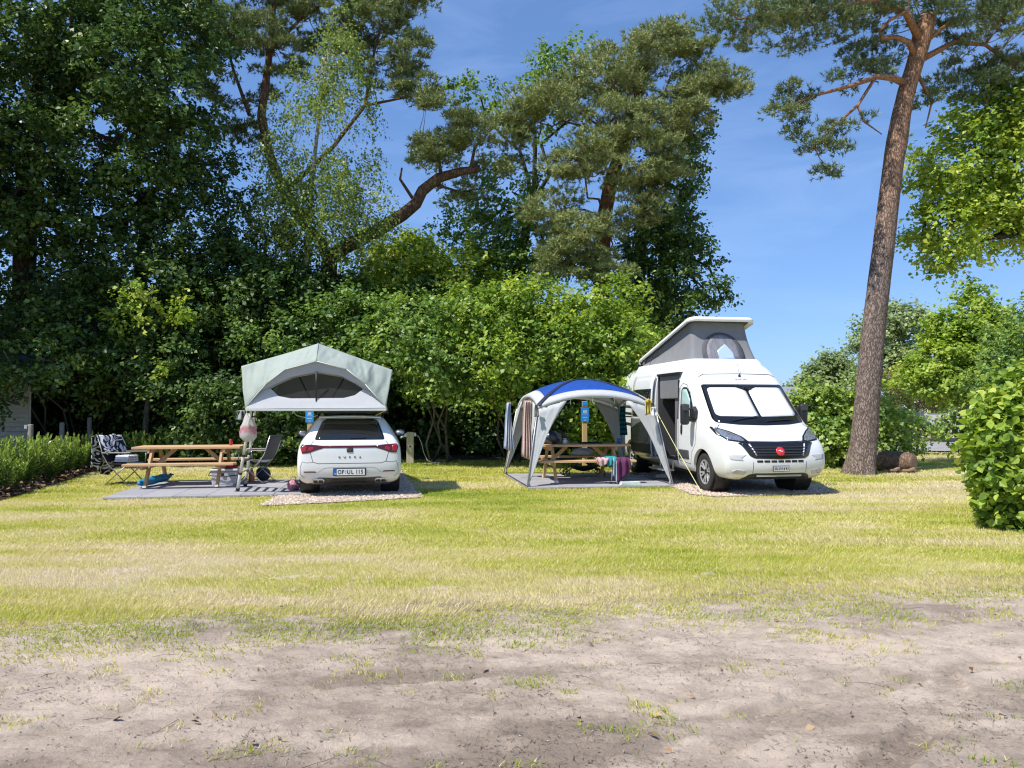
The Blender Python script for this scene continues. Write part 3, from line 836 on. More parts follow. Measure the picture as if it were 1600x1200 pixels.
bl = [pb(1150, 30, 16.6, 75, 32, 0.9), pb(1225, 45, 16.8, 70, 40, 1.1), pb(1300, 30, 17, 60, 45, 1.2), pb(1370, 12, 17.2, 60, 34, 1.2), pb(1270, -40, 16.8, 120, 40, 1.5),
      pb(1240, 165, 16.4, 36, 22, 0.6), pb(1290, 140, 16.5, 55, 26, 0.7), pb(1345, 105, 17.6, 40, 40, 0.8), pb(1385, 90, 18.0, 40, 45, 0.8), pb(1265, 205, 16.6, 42, 26, 0.6, .7), pb(1320, 190, 16.9, 50, 34, .6, .35),
      pb(1262, 232, 16.5, 36, 17, 0.5), pb(1300, 240, 16.7, 36, 14, 0.5, .6), pb(1290, 268, 16.6, 26, 12, 0.4, .6), pb(1235, 140, 16.4, 14, 10, .3),
      pb(1480, 40, 17.8, 60, 40, 1.2), pb(1540, 60, 18.0, 70, 55, 1.2), pb(1500, 110, 18.4, 60, 50, 1.2), pb(1570, 120, 18.2, 60, 50, 1.2), pb(1440, 165, 17.9, 25, 20, .5, .5), pb(1500, -30, 17.8, 110, 40, 1.6), pb(1420, -60, 17.4, 100, 40, 1.6), pb(1600, 20, 18, 70, 60, 1.5)]
me, CP = needles(bl, 21, 3.4, 11, 0.11, 0.021, 0.30, tmean=.5, shoots=20, gap=0.36)
pth = [path([(1343, 740, D_, .4), (1396, 255, D_, .2), (1443, 48, D_, .2)]),
       path([(1410, 128, 17.3, .09), (1395, 122, 17.1, .075), (1370, 120, 16.9, .06), (1330, 134, 16.7, .045), (1270, 150, 16.5, .03), (1235, 165, 16.4, .02)]),
       path([(1429, 85, 17.3, .08), (1420, 66, 17.2, .07), (1400, 58, 17.1, .06), (1378, 60, 17.0, .05), (1374, 48, 17, .04), (1390, 32, 16.9, .035), (1420, 15, 16.8, .03)]),
       path([(1368, 121, 16.9, .04), (1340, 165, 16.8, .035), (1300, 200, 16.7, .028), (1265, 235, 16.6, .015)]), path([(1340, 165, 16.8, .03), (1350, 190, 16.9, .022), (1378, 210, 17, .012)]),
       path([(1436, 60, 17.3, .10), (1415, 20, 17.0, .08), (1360, 0, 16.8, .06), (1260, 20, 16.7, .04), (1150, 30, 16.6, .02)]),
       path([(1436, 95, 17.4, .08), (1490, 66, 17.8, .06), (1540, 70, 18, .045), (1590, 110, 18.2, .02)]), path([(1432, 112, 17.4, .05), (1456, 160, 17.7, .03), (1446, 200, 17.8, .012)]),
       path([(1446, 66, 17.4, .05), (1475, 42, 17.3, .04), (1486, 32, 17.3, .03)]), path([(1440, 30, 17.4, .04), (1470, 16, 17.3, .03), (1482, 2, 17.3, .02)])]
r_ = np.random.default_rng(3); b_ = np.array(base)
mb = MB(); net = []
for q in pth[1:]:
    mb.tube([np.array(a[:3]) - b_ for a in q], [a[3] for a in q], 8)
    for q0, q1 in zip(q[:-1], q[1:]):
        for t in np.linspace(0, 1, 6): net.append(np.array(q0[:3]) * (1 - t) + np.array(q1[:3]) * t - b_)
limbs(mb, net, CP - b_, r_, 5, 0.016)
mb.build('branches', bark('pine_limb_bark', (0.30, 0.17, 0.10), (0.36, 0.19, 0.11), 0, 12, 18, 0.5), pine, True, fix=False)
co = np.empty(len(me.vertices) * 3, np.float32); me.vertices.foreach_get('co', co); me.vertices.foreach_set('co', (co.reshape(-1, 3) - b_.astype(np.float32)).ravel()); me.update()
link_mesh('crown', me, L_pined, pine)

# ---------------- forked pine behind the roof tent
Y0 = 24.0
bl = [pb(690, 235, 23.5, 50, 26, 1.2), pb(745, 210, 23.8, 60, 34, 1.3), pb(660, 250, 23.2, 30, 20, .8, .7), pb(780, 240, 24.2, 45, 36, 1.2), pb(720, 300, 24.3, 50, 30, 1, .5), pb(680, 165, 23, 30, 20, .8, .8),
      pb(420, 90, 24.5, 80, 60, 1.6, .8), pb(500, 40, 24.5, 80, 50, 1.6, .8), pb(590, 30, 24.2, 70, 40, 1.4, .9), pb(640, 80, 24, 36, 36, 1.2), pb(610, 130, 24, 46, 26, 1.0, .8), pb(660, 140, 23.8, 30, 22, .9), pb(560, 90, 24.5, 46, 40, 1.2, .5),
      pb(350, 40, 24.5, 70, 50, 1.5, .8), pb(370, 150, 24.8, 56, 40, 1.3, .5), pb(460, -30, 24.5, 160, 50, 2, .9), pb(380, 220, 25, 50, 30, 1.2, .5), pb(620, -20, 24.2, 60, 40, 1.5, .9), pb(330, 110, 25.2, 60, 50, 1.3, .8)]
me, CP = needles(bl, 22, 3.1, 11, 0.15, 0.030, 0.42, tmean=.45, shoots=22, gap=0.34)
pth = [path([(500, 720, Y0, .36), (505, 560, Y0, .32), (512, 450, Y0, .29), (515, 405, Y0, .27), (540, 385, 23.9, .24), (590, 360, 23.8, .215), (630, 335, 23.7, .20), (650, 318, 23.7, .19), (660, 298, 23.7, .18), (685, 278, 23.7, .165), (720, 268, 23.8, .14), (750, 264, 23.9, .11)]),
       path([(515, 405, Y0, .22), (500, 375, 24.1, .20), (475, 350, 24.2, .18), (445, 300, 24.4, .17), (420, 240, 24.5, .16), (408, 180, 24.6, .15), (415, 130, 24.6, .13), (424, 60, 24.6, .10), (430, -20, 24.6, .07)]),
       path([(408, 190, 24.6, .08), (380, 196, 24.7, .06), (330, 200, 24.8, .04)]), path([(390, 180, 24.6, .07), (365, 110, 24.6, .05), (352, 60, 24.5, .04)]), path([(420, 80, 24.6, .07), (470, 30, 24.5, .05), (520, -5, 24.5, .04)]),
       path([(445, 300, 24.4, .09), (520, 230, 24.3, .07), (570, 165, 24.2, .06), (585, 80, 24.2, .045), (600, 20, 24.2, .03)]), path([(570, 165, 24.2, .05), (620, 155, 24, .035), (670, 145, 23.8, .02)]),
       path([(690, 278, 23.7, .07), (684, 240, 23.7, .05), (660, 215, 23.4, .03)]), path([(735, 266, 23.8, .06), (742, 230, 23.8, .05), (770, 200, 24, .03)]), path([(650, 318, 23.7, .06), (625, 280, 23.5, .045), (628, 262, 23.4, .03)]), path([(685, 290, 23.7, .05), (720, 300, 23.9, .035), (770, 292, 24.2, .02)])]
tree('pine_tree', 'forked pine with one thick limb curving right behind the roof tent', 'tree', 'pine trees', at(500, 716, Y0) * Vector((1, 1, 0)) if False else (at(500, 716, Y0).x, Y0, 0), pth, me, CP, L_pine,
     bark('forked_pine_bark', (0.10, 0.075, 0.06), (0.20, 0.115, 0.075), 4, 10, 14, 0.8), 14, 5, 0.018)

# ---------------- big pine in the middle
Y1 = 25.0
bl = [pb(1020, 85, 25, 60, 38, 1.4), pb(950, 120, 24.6, 80, 45, 1.6), pb(1080, 95, 24.8, 45, 34, 1.2), pb(1125, 130, 24.6, 45, 24, 1.0), pb(1085, 150, 24.6, 45, 26, 1.0), pb(1060, 190, 24.6, 50, 36, 1.3), pb(870, 165, 24.3, 70, 40, 1.5), pb(960, 190, 23.8, 90, 45, 1.5), pb(820, 185, 24.6, 45, 30, 1.2, .9), pb(1000, 250, 23.8, 80, 45, 1.5, .9),
      pb(900, 250, 23.6, 60, 40, 1.4), pb(870, 330, 23.6, 55, 45, 1.2, .9), pb(920, 370, 23.4, 50, 40, 1.2, .9), pb(880, 410, 23.5, 50, 40, 1.2), pb(1000, 330, 24, 45, 50, 1.2, .6), pb(950, 430, 23.6, 40, 34, 1.0), pb(790, 205, 25, 30, 24, 1, .8), pb(1040, 60, 25.2, 40, 24, 1), pb(1150, 150, 24.5, 22, 14, .6)]
me, CP = needles(bl, 23, 3.0, 11, 0.15, 0.030, 0.45, tmean=.62, shoots=24, gap=0.32)
pth = [path([(935, 735, Y1, .34), (938, 560, Y1, .30), (940, 430, Y1, .27), (944, 340, Y1, .25), (955, 280, Y1, .23), (978, 215, Y1, .20), (995, 160, Y1, .16), (1010, 100, Y1, .10), (1015, 60, Y1, .05)])]
pth += to_blobs(at(975, 225, Y1), bl[:9], rr, .06) + to_blobs(at(945, 340, Y1), bl[10:16], rr, .05)
tree('pine_tree', 'dense bushy pine rising above the trees behind the pavilion', 'tree', 'pine trees', (at(935, 720, Y1).x, Y1, 0), pth, me, CP, L_pine, B_pine, 12, 6, 0.02)

# ---------------- broadleaved trees
def broad(label, trunk, blobs, leafm, seed, dens=2.4, leaf=(0.14, 0.085), barkm=None, group='broadleaved trees of the wood', name='broadleaf_tree', cat='tree', end=None, every=9, **kw):
    me, CP = sprays(blobs, seed, dens, leaf=leaf, **kw)
    pts = path(trunk)
    pth = [pts] + to_blobs(pts[-1][:3], blobs, rr, trunk[-1][3] * 0.55)
    return tree(name, label, cat, group, (pts[0][0], pts[0][1], 0), pth, me, CP, leafm, barkm or B_oak, 10, every, 0.016)

broad('huge dark oak with thick trunk at the left edge of the wood', [(40, 720, 22, .42), (40, 560, 22, .36), (38, 420, 22, .32), (42, 300, 22, .30), (60, 200, 22, .2)],
      [pb(30, 120, 21.5, 110, 80, 2.0), pb(150, 70, 21, 110, 70, 2.2), pb(240, 130, 20.5, 90, 70, 2.0), pb(60, 230, 20.8, 90, 55, 2.0), pb(160, 240, 20.5, 90, 60, 1.8), pb(270, 220, 20.8, 60, 55, 1.6), pb(-80, 200, 21.5, 80, 120, 2), pb(300, 40, 21, 60, 60, 1.8, .8), pb(120, -50, 21, 200, 60, 2.5, .8), pb(120, 330, 21, 70, 45, 1.5, .8), pb(20, 350, 20.5, 60, 40, 1.5, .7), pb(80, 20, 22.5, 120, 60, 1.6), pb(210, 20, 22.8, 120, 60, 1.6), pb(180, 170, 22.6, 120, 60, 1.4, .8), pb(40, 290, 22.6, 80, 60, 1.4, .8)],
      L_oak, 31, 2.9, gap=0.31)
broad('second dark oak right of the huge one, its crown hanging low', [(215, 715, 23, .26), (215, 560, 23, .22), (220, 420, 23, .2), (235, 300, 23, .16)],
      [pb(240, 300, 22.5, 80, 60, 1.6), pb(170, 400, 21.8, 80, 55, 1.6), pb(290, 360, 22, 70, 55, 1.6), pb(350, 290, 23, 50, 50, 1.4, .7), pb(70, 430, 21.5, 90, 55, 1.6), pb(250, 440, 21.3, 80, 45, 1.6)], L_oak, 32, 2.9, gap=0.33)
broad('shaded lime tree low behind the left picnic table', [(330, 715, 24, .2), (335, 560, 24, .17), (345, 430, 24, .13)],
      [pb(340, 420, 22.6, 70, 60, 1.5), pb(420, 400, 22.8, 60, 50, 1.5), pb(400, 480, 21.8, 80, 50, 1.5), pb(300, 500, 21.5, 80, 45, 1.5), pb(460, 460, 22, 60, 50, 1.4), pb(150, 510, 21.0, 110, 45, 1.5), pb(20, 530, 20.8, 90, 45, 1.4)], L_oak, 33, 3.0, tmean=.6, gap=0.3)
broad('slender white-stemmed birch with drooping twigs in front of the forked pine', [(470, 720, 22.6, .12), (474, 560, 22.6, .10), (478, 420, 22.6, .09), (484, 330, 22.6, .08), (492, 240, 22.6, .06), (500, 170, 22.6, .045), (512, 80, 22.6, .03)],
      [pb(530, 90, 22.3, 36, 50, .9), pb(545, 150, 22.2, 40, 50, 1.0), pb(500, 200, 22.1, 55, 55, 1.1), pb(455, 260, 22.2, 50, 60, 1.1), pb(540, 250, 22, 45, 60, 1.1), pb(500, 310, 22, 80, 40, 1.2), pb(580, 330, 21.8, 40, 30, .9), pb(540, 40, 22.4, 25, 36, .7, .8), pb(440, 330, 22.2, 60, 40, 1.1), pb(520, 360, 22, 70, 30, 1.1), pb(470, 150, 22.4, 40, 50, 1, .8)],
      L_birch, 34, 2.9, leaf=(0.085, 0.055), barkm=B_birch, droop=0.7, up=.3, tl=.6, per=10, group='birches', name='birch_tree', gap=0.36)
broad('bright young lime tree standing in the sun behind the wood edge', [(640, 715, 29, .25), (640, 560, 29, .2), (645, 480, 29, .14)],
      [pb(620, 425, 25.2, 70, 45, 1.5), pb(680, 445, 25, 60, 45, 1.5), pb(580, 460, 25, 50, 40, 1.4), pb(730, 435, 25, 50, 45, 1.4), pb(640, 395, 25.4, 50, 28, 1.3), pb(690, 490, 24.6, 60, 40, 1.4), pb(770, 470, 24.8, 40, 40, 1.3)], L_lime, 35, 2.8, leaf=(0.15, .09), gap=.28, tmean=.62)
broad('dark maple between the forked pine and the big pine', [(800, 720, 27, .25), (800, 560, 27, .22), (810, 420, 27, .2), (830, 320, 27, .16)],
      [pb(800, 300, 26, 60, 60, 1.6, .8), pb(850, 380, 26.2, 60, 50, 1.6), pb(770, 380, 26, 50, 45, 1.5), pb(860, 120, 26.8, 40, 36, 1.3, .8), pb(900, 95, 26.8, 40, 24, 1.2, .8), pb(845, 190, 26.8, 50, 40, 1.3, .6), pb(750, 150, 27.2, 50, 26, 1.3, .7), pb(800, 430, 25.6, 50, 40, 1.5), pb(720, 350, 27, 40, 40, 1.4, .6)], L_beech, 36, 2.3, gap=.34)
broad('spreading oak reaching right towards the pop-up roof of the van', [(985, 730, 27, .3), (990, 560, 27, .27), (998, 430, 27, .24), (1005, 330, 27, .2)],
      [pb(1040, 300, 25.8, 50, 50, 1.5), pb(1020, 380, 25.4, 50, 45, 1.5), pb(1060, 360, 25.4, 36, 36, 1.3), pb(1060, 430, 25, 46, 34, 1.3, .8), pb(1105, 455, 24.8, 26, 20, 1.0, .8), pb(1075, 395, 25, 36, 30, 1.2), pb(1000, 450, 25.2, 50, 45, 1.5), pb(1075, 250, 25.8, 32, 40, 1.2, .8), pb(1040, 500, 25.2, 36, 34, 1.2), pb(1128, 466, 24.7, 14, 7, .5), pb(1010, 540, 25, 40, 40, 1.3), pb(1090, 200, 26, 26, 30, 1, .7)], L_oak, 37, 2.9, tmean=.68, gap=.3)
broad('bright green oak leaning in from the right edge behind the tall pine', [(1800, 760, 20, .35), (1790, 500, 20, .3), (1740, 330, 19.6, .25)],
      [pb(1530, 240, 18.8, 75, 60, 1.6), pb(1600, 260, 18.8, 80, 90, 1.8), pb(1500, 300, 18.6, 60, 40, 1.2), pb(1470, 280, 18.6, 36, 40, 1.0, .8), pb(1560, 350, 18.6, 70, 36, 1.2), pb(1480, 350, 18.5, 50, 26, 1.0, .9), pb(1480, 395, 18.4, 40, 14, .8, .7), pb(1600, 180, 19, 60, 40, 1.5), pb(1440, 370, 18.4, 16, 16, .6, .7), pb(1478, 415, 18.4, 12, 10, .3, .7), pb(1550, 160, 19, 50, 26, 1.2, .8)],
      L_lime, 38, 4.4, leaf=(0.12, .08), gap=.28, tmean=.62)
# far trees on the right
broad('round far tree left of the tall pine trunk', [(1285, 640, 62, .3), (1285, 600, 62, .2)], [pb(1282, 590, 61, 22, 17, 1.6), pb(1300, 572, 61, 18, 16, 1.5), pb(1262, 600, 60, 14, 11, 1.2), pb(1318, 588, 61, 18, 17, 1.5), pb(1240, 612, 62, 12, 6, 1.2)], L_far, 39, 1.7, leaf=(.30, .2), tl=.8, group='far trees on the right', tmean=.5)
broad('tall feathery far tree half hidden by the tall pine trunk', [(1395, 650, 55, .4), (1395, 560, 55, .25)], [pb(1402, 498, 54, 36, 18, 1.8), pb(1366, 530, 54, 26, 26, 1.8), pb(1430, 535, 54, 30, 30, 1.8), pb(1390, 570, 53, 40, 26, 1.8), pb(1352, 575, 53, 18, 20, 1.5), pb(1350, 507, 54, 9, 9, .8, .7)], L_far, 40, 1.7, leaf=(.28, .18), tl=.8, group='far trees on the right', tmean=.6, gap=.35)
broad('broad maple filling the gap right of the tall pine', [(1530, 680, 34, .2), (1530, 620, 34, .16), (1525, 560, 34, .1), (1518, 480, 34, .04)],
      [pb(1520, 540, 33, 60, 46, 1.8), pb(1470, 570, 33, 50, 36, 1.8), pb(1560, 580, 32.6, 50, 40, 1.8), pb(1500, 600, 32.6, 60, 30, 1.8), pb(1515, 490, 33.4, 36, 34, 1.1, .8), pb(1490, 520, 33.4, 40, 30, 1.2), pb(1518, 455, 33.5, 10, 18, .4, .8), pb(1555, 500, 33.6, 16, 18, .7, .8), pb(1580, 535, 33, 30, 30, 1.5), pb(1440, 590, 32.8, 30, 24, 1.2)], L_lime, 41, 3.0, leaf=(.17, .12), barkm=B_grey, group='far trees on the right', tmean=.5)
broad('dark tree at the right edge behind the near hazel bush', [(1640, 690, 26, .2), (1635, 600, 26, .15)], [pb(1600, 560, 25, 46, 50, 1.6), pb(1570, 600, 24.6, 40, 34, 1.4), pb(1640, 520, 25.4, 60, 60, 1.8)], L_beech, 42, 2.4, group='far trees on the right', tmean=.5)
broad('pale feathery shrub with upright stems beyond the espalier hedge', [(1420, 655, 40, .06), (1420, 640, 40, .05)], [pb(1400, 618, 39.5, 26, 24, 1.2), pb(1440, 620, 39.5, 34, 22, 1.2), pb(1475, 626, 39.5, 26, 18, 1.1)], foliage('willow_leaf', [(0.14, 0.16, 0.05), (0.22, 0.24, 0.075), (0.32, 0.32, 0.12)], .5, .35), 43, 3.2, leaf=(.22, .05), tl=.6, up=.1, droop=-.6, group='shrubs', name='feathery_shrub', cat='shrub')

# trees off to the left that keep the wood edge in shade
for k, (x_, y_, zz, s_) in enumerate([(-18.5, 15.5, 9.0, 1.0), (-21, 19.5, 10, 1.2), (-17.3, 19.5, 9.5, 1.0), (-25, 15, 9, 1.2)]):
    if k == 0:
        blb = [((0, 0, 9), (2.8, 2.8, 2.4)), ((1.2, 1, 11.5), (2.2, 2.2, 2.0)), ((-1.6, .5, 10.5), (2.2, 2.2, 2)), ((.4, -1.5, 7), (2.4, 2.2, 1.6)), ((1.6, 1.2, 6.4), (2, 2, 1.4))]
        me, CP = sprays(blb, 50, 1.7, leaf=(.2, .13), tl=.6)
        t0 = [(0, 0, 0, .35), (0, 0, 3, .3), (.1, 0, 6, .25), (.2, 0, 9, .15)]
        off = tree('broadleaf_tree', 'oak standing left of the pitch outside the view', 'tree', 'oaks left of the pitch', (0, 0, 0), [t0] + to_blobs((.2, 0, 7), blb, rr, .1), me, CP, L_oak, B_oak, 8, 12, .02)
        o = off
    else: o = copy_tree(off)
    o.location = (x_, y_, 0); o.scale = (s_, s_, s_ * zz / 9.0); o.rotation_euler = (0, 0, k * 1.3)
# ---------------- shrubs along the wood edge
def bush(label, px, Y, blobs, leafm, seed, dens=3.0, leaf=(0.12, .08), name='hazel_bush', group='bushes along the wood edge', nstem=5, cat='bush', every=8, stem=.03, **kw):
    me, CP = sprays(blobs, seed, dens, leaf=leaf, **kw)
    b = at(px, 700, Y); b.z = 0; r = np.random.default_rng(seed)
    mid = np.mean([np.array(q[0]) for q in blobs], axis=0); pth = []
    for k in range(nstem):
        tgt = np.array(blobs[k % len(blobs)][0]) + r.standard_normal(3) * .2
        s0 = np.array(b) + np.array([r.uniform(-.3, .3), r.uniform(-.3, .3), 0])
        P = curve3(s0, tgt, .04, 5, .04, r); pth.append([(*p, stem * (1.2 - .7 * i / 5)) for i, p in enumerate(P)])
    return tree(name, label, cat, group, b, pth, me, CP, leafm, B_grey, 7, every, .010)
bush('leafy hazel overhanging the lawn just right of the white car', 690, 21, [pb(620, 540, 19.8, 60, 50, 1.2), pb(690, 560, 19.5, 60, 40, 1.2), pb(650, 500, 20.3, 60, 40, 1.2), pb(720, 520, 19.8, 50, 40, 1.2), pb(690, 600, 19.3, 40, 22, .8, .8), pb(735, 625, 19.1, 14, 26, .4, .5), pb(660, 615, 20.6, 34, 26, .8, .6)], L_beech, 61, 3.3, tmean=.55, gap=.28)
bush('bright sunlit hazel behind the left half of the pavilion', 800, 20.8, [pb(780, 500, 19.8, 70, 40, 1.3), pb(850, 530, 19.3, 60, 50, 1.3), pb(790, 560, 19.1, 60, 36, 1.2), pb(740, 480, 20.3, 50, 30, 1.1), pb(840, 480, 20.1, 60, 36, 1.3), pb(830, 590, 18.9, 36, 18, .8, .8), pb(760, 600, 19.3, 40, 24, .9, .7)], L_lime, 62, 3.4, tmean=.35, gap=.28)
bush('tall sunlit hazel between the pavilion and the camper van', 930, 21, [pb(920, 500, 19.8, 60, 45, 1.3), pb(960, 540, 19.5, 50, 50, 1.3), pb(900, 560, 19.3, 50, 45, 1.2), pb(980, 500, 20.3, 40, 50, 1.2), pb(950, 470, 20.3, 50, 30, 1.2), pb(990, 580, 19.9, 40, 45, 1.1), pb(930, 620, 19.3, 50, 36, 1.0), pb(940, 670, 19.7, 40, 40, 1.0), pb(985, 640, 20.1, 40, 45, 1)], L_lime, 63, 3.2, tmean=.45, gap=.25)
bush('dense green bush behind the roof tent', 540, 21.5, [pb(560, 500, 21.2, 60, 45, 1.4), pb(500, 520, 21.2, 60, 45, 1.4), pb(590, 560, 20.8, 50, 40, 1.3), pb(430, 540, 21.2, 60, 45, 1.4), pb(530, 570, 21.0, 60, 40, 1.3), pb(470, 590, 20.8, 60, 36, 1.2)], L_beech, 64, 3.2, tmean=.35, gap=.26)
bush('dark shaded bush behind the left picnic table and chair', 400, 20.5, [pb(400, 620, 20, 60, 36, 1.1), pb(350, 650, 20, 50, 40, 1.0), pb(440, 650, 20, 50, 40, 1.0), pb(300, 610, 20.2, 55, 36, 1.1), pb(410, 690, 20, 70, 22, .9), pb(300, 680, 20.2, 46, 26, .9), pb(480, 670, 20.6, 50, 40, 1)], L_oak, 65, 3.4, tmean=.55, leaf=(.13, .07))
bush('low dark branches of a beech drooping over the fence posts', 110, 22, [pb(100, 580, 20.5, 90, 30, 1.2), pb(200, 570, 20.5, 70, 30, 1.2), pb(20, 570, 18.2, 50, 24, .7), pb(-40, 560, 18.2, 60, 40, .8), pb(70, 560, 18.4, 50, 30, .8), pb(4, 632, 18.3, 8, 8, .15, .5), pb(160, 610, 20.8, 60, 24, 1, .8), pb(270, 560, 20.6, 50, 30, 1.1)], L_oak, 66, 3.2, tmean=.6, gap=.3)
# individual sunlit sprigs hang at the wood edge as part of a young maple, with the slim grey trunk
thin = path([(226, 712, 20.8, .085), (228, 660, 20.8, .08), (234, 600, 20.8, .072), (238, 560, 20.8, .062), (235, 500, 20.8, .05)])
blb = [pb(150, 548, 20.0, 22, 14, .35), pb(256, 572, 19.9, 14, 8, .3), pb(292, 478, 19.9, 12, 11, .3), pb(200, 505, 20.2, 36, 20, .7, .7), pb(240, 470, 20.4, 40, 26, .8, .7)]
me, CP = sprays(blb, 67, 3.0, leaf=(.12, .09))
tree('young_maple', 'slim young maple with bare grey trunk and a few sunlit leaf sprigs', 'tree', None, (thin[0][0], thin[0][1], 0), [thin] + to_blobs(thin[-2][:3], blb, rr, .022), me, CP, L_lime, B_grey, 9, 6, .008)

# rows of bushes deeper in the wood: one built, the rest copies
blb = [((0, 0, 1.2), (1.5, 1.2, 1.2)), ((.9, .3, 2.6), (1.3, 1.2, 1.1)), ((-.9, -.2, 2.8), (1.3, 1.2, 1.2)), ((.1, .2, 3.9), (1.3, 1.1, 1.1)), ((0, -.2, .5), (1.7, 1.2, .6))]
me, CP = sprays(blb, 70, 3.2, leaf=(.16, .10))
st = [[(0, 0, 0, .05), (.1, 0, 1.5, .04), (.2, .1, 3.5, .02)]] + [[(.1 * k, 0, 0, .035), (.4 * k, .1, 1.4, .03), (.7 * k, .1, 2.8, .012)] for k in (-1, 1)]
dark = tree('understorey_bush', 'shaded bush deep in the wood behind the pitches', 'bush', 'bushes deep in the wood', (0, 0, 0), st, me, CP, L_oak, B_grey, 6, 10, .01)
spots = []
for row, (yy, sx) in enumerate([(24.2, 2.1), (27.2, 2.5), (30.5, 3.0)]):
    x_ = -19.5 + row * .7
    while x_ < (3.6 if row else 3.0) + row * 1.2:
        spots.append((x_ + rr.uniform(-.4, .4), yy + rr.uniform(-.7, .7), rr.uniform(.85, 1.25) * (1 + .12 * row)))
        x_ += sx
for k, (x_, y_, s_) in enumerate(spots):
    o = dark if k == 0 else copy_tree(dark)
    o.location = (x_, y_, 0); o.rotation_euler = (0, 0, rr.uniform(0, 6.28)); o.scale = (s_, s_, s_)
# tree trunks told apart in the shade
for k, (px_, Y_, r0, h_, lean) in enumerate([(75, 25, .14, 6, .2), (130, 26.5, .10, 6, -.2), (300, 26, .12, 6, .3), (690, 24.6, .05, 4, .2), (720, 25.5, .07, 5, -.1), (745, 24.4, .04, 4, .15), (770, 25.0, .05, 4, -.2), (660, 26, .08, 5, .1)]):
    b_ = at(px_, 700, Y_); mb = MB()
    mb.tube([(0, 0, -.05), (lean * .2, 0, h_ * .3), (lean * .7, .1, h_ * .6), (lean, .1, h_)], [r0 * 1.2, r0, r0 * .85, r0 * .7], 8)
    e = empty('tree_trunk', (b_.x, b_.y, 0), 0, ['bare dark trunk in the shade behind the leftmost fence post', 'thin dark trunk in the shade between the fence posts', 'dark trunk in the shade left of the picnic table',
              'thin stem in the shade right of the power post, leftmost of its clump', 'grey stem in the shade left of the pavilion, thickest of its clump', 'very thin stem in the shade near the pavilion', 'thin leaning stem in the shade closest to the pavilion', 'dark trunk directly behind the wooden power post'][k], 'tree', 'trunks in the shade')
    mb.build('trunk', B_grey, e, True)

# ---------------- hornbeam hedges on the right
def hedge(label, px, Y, blobs, seed, name='hornbeam_hedge', cat='hedge', group='hedges on the right', leafm=None, **kw):
    return bush(label, px, Y, blobs, leafm or L_beech, seed, name=name, cat=cat, group=group, **kw)
hedge('clipped hornbeam hedge between the camper van and the tall pine', 1310, 19.6, [pb(1290, 660, 19.4, 46, 46, .7), pb(1340, 660, 19.6, 50, 48, .7), pb(1290, 700, 19.2, 40, 30, .6), pb(1345, 700, 19.4, 40, 30, .6), pb(1395, 668, 19.8, 26, 44, .6), pb(1320, 632, 19.5, 50, 20, .6), pb(1265, 640, 19.6, 30, 24, .6), pb(1398, 706, 19.8, 20, 18, .5), pb(1245, 665, 20, 25, 40, .6), pb(1300, 612, 19.6, 14, 10, .3), pb(1350, 610, 19.6, 18, 12, .3), pb(1270, 618, 19.7, 14, 10, .3)], 81, dens=5.0, leaf=(.11, .085), tmean=.8, tvar=.22)
hedge('thin espalier hornbeam with a bare stem beside the road', 1428, 24.6, [pb(1412, 664, 24.6, 26, 12, .35), pb(1450, 666, 24.6, 28, 12, .35), pb(1490, 662, 24.6, 26, 11, .35), pb(1430, 684, 24.6, 14, 8, .3)], 82, dens=5.0, leaf=(.10, .08), nstem=2, stem=.04, tmean=.7)
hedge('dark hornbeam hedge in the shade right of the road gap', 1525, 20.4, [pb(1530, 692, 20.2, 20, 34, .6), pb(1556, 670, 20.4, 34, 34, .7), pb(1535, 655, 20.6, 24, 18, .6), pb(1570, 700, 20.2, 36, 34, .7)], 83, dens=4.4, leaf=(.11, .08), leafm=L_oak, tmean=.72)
hedge('big near hazel bush cut off by the right edge of the picture', 1610, 9.9, [pb(1590, 730, 9.7, 45, 45, .4), pb(1606, 650, 9.9, 50, 36, .4), pb(1630, 760, 9.7, 60, 60, .55), pb(1570, 690, 9.6, 30, 22, .3), pb(1640, 690, 10, 70, 80, .6), pb(1580, 775, 9.6, 34, 30, .35), pb(1615, 605, 10, 36, 16, .3), pb(1552, 672, 9.6, 22, 10, .2), pb(1546, 712, 9.6, 20, 12, .2), pb(1560, 640, 9.8, 24, 14, .2), pb(1556, 745, 9.5, 18, 20, .2), pb(1580, 612, 9.9, 16, 14, .2), pb(1590, 800, 9.6, 40, 22, .35)], 84, name='hazel_bush', cat='bush', dens=22, twigs=4, per=6, tl=.26, leaf=(.092, .070), shape=6, leafm=L_lime, tmean=.45, tvar=.22, every=12, stem=.02, fill=.55, gap=.34)

# ---------------- young cherry laurels along the left bed
def laurel(seed, h):
    r = np.random.default_rng(seed); C, D, N, T = [], [], [], []; stems = []
    for s in range(15):
        a = r.uniform(0, 6.28); le = r.uniform(.05, .40); top = h * r.uniform(.62, 1.0)
        p0 = np.array([math.cos(a) * .07, math.sin(a) * .07, 0]); p1 = np.array([math.cos(a) * le, math.sin(a) * le, top])
        stems.append((p0, p1)); n = 24
        for i in range(n):
            t = .12 + .88 * i / (n - 1); P = p0 + (p1 - p0) * t; b = i * 2.4 + r.uniform(-.4, .4); el = .35 + .9 * t ** 2
            d = np.array([math.cos(b) * math.cos(el), math.sin(b) * math.cos(el), math.sin(el)]); nn = np.array([-math.cos(b) * math.sin(el), -math.sin(b) * math.sin(el), math.cos(el)])
            C.append(P + d * .065); D.append(d); N.append(nn + r.standard_normal(3) * .25); T.append(.25 + .6 * t ** 2 + r.uniform(-.15, .15))
    n = len(C); sz = .75 + .5 * r.random(n)
    return leaf_mesh('foliage', np.array(C), unit(np.array(N)), np.array(D), .135 * sz, .050 * sz, np.clip(np.array(T), 0, 1), 6), stems
protos = []
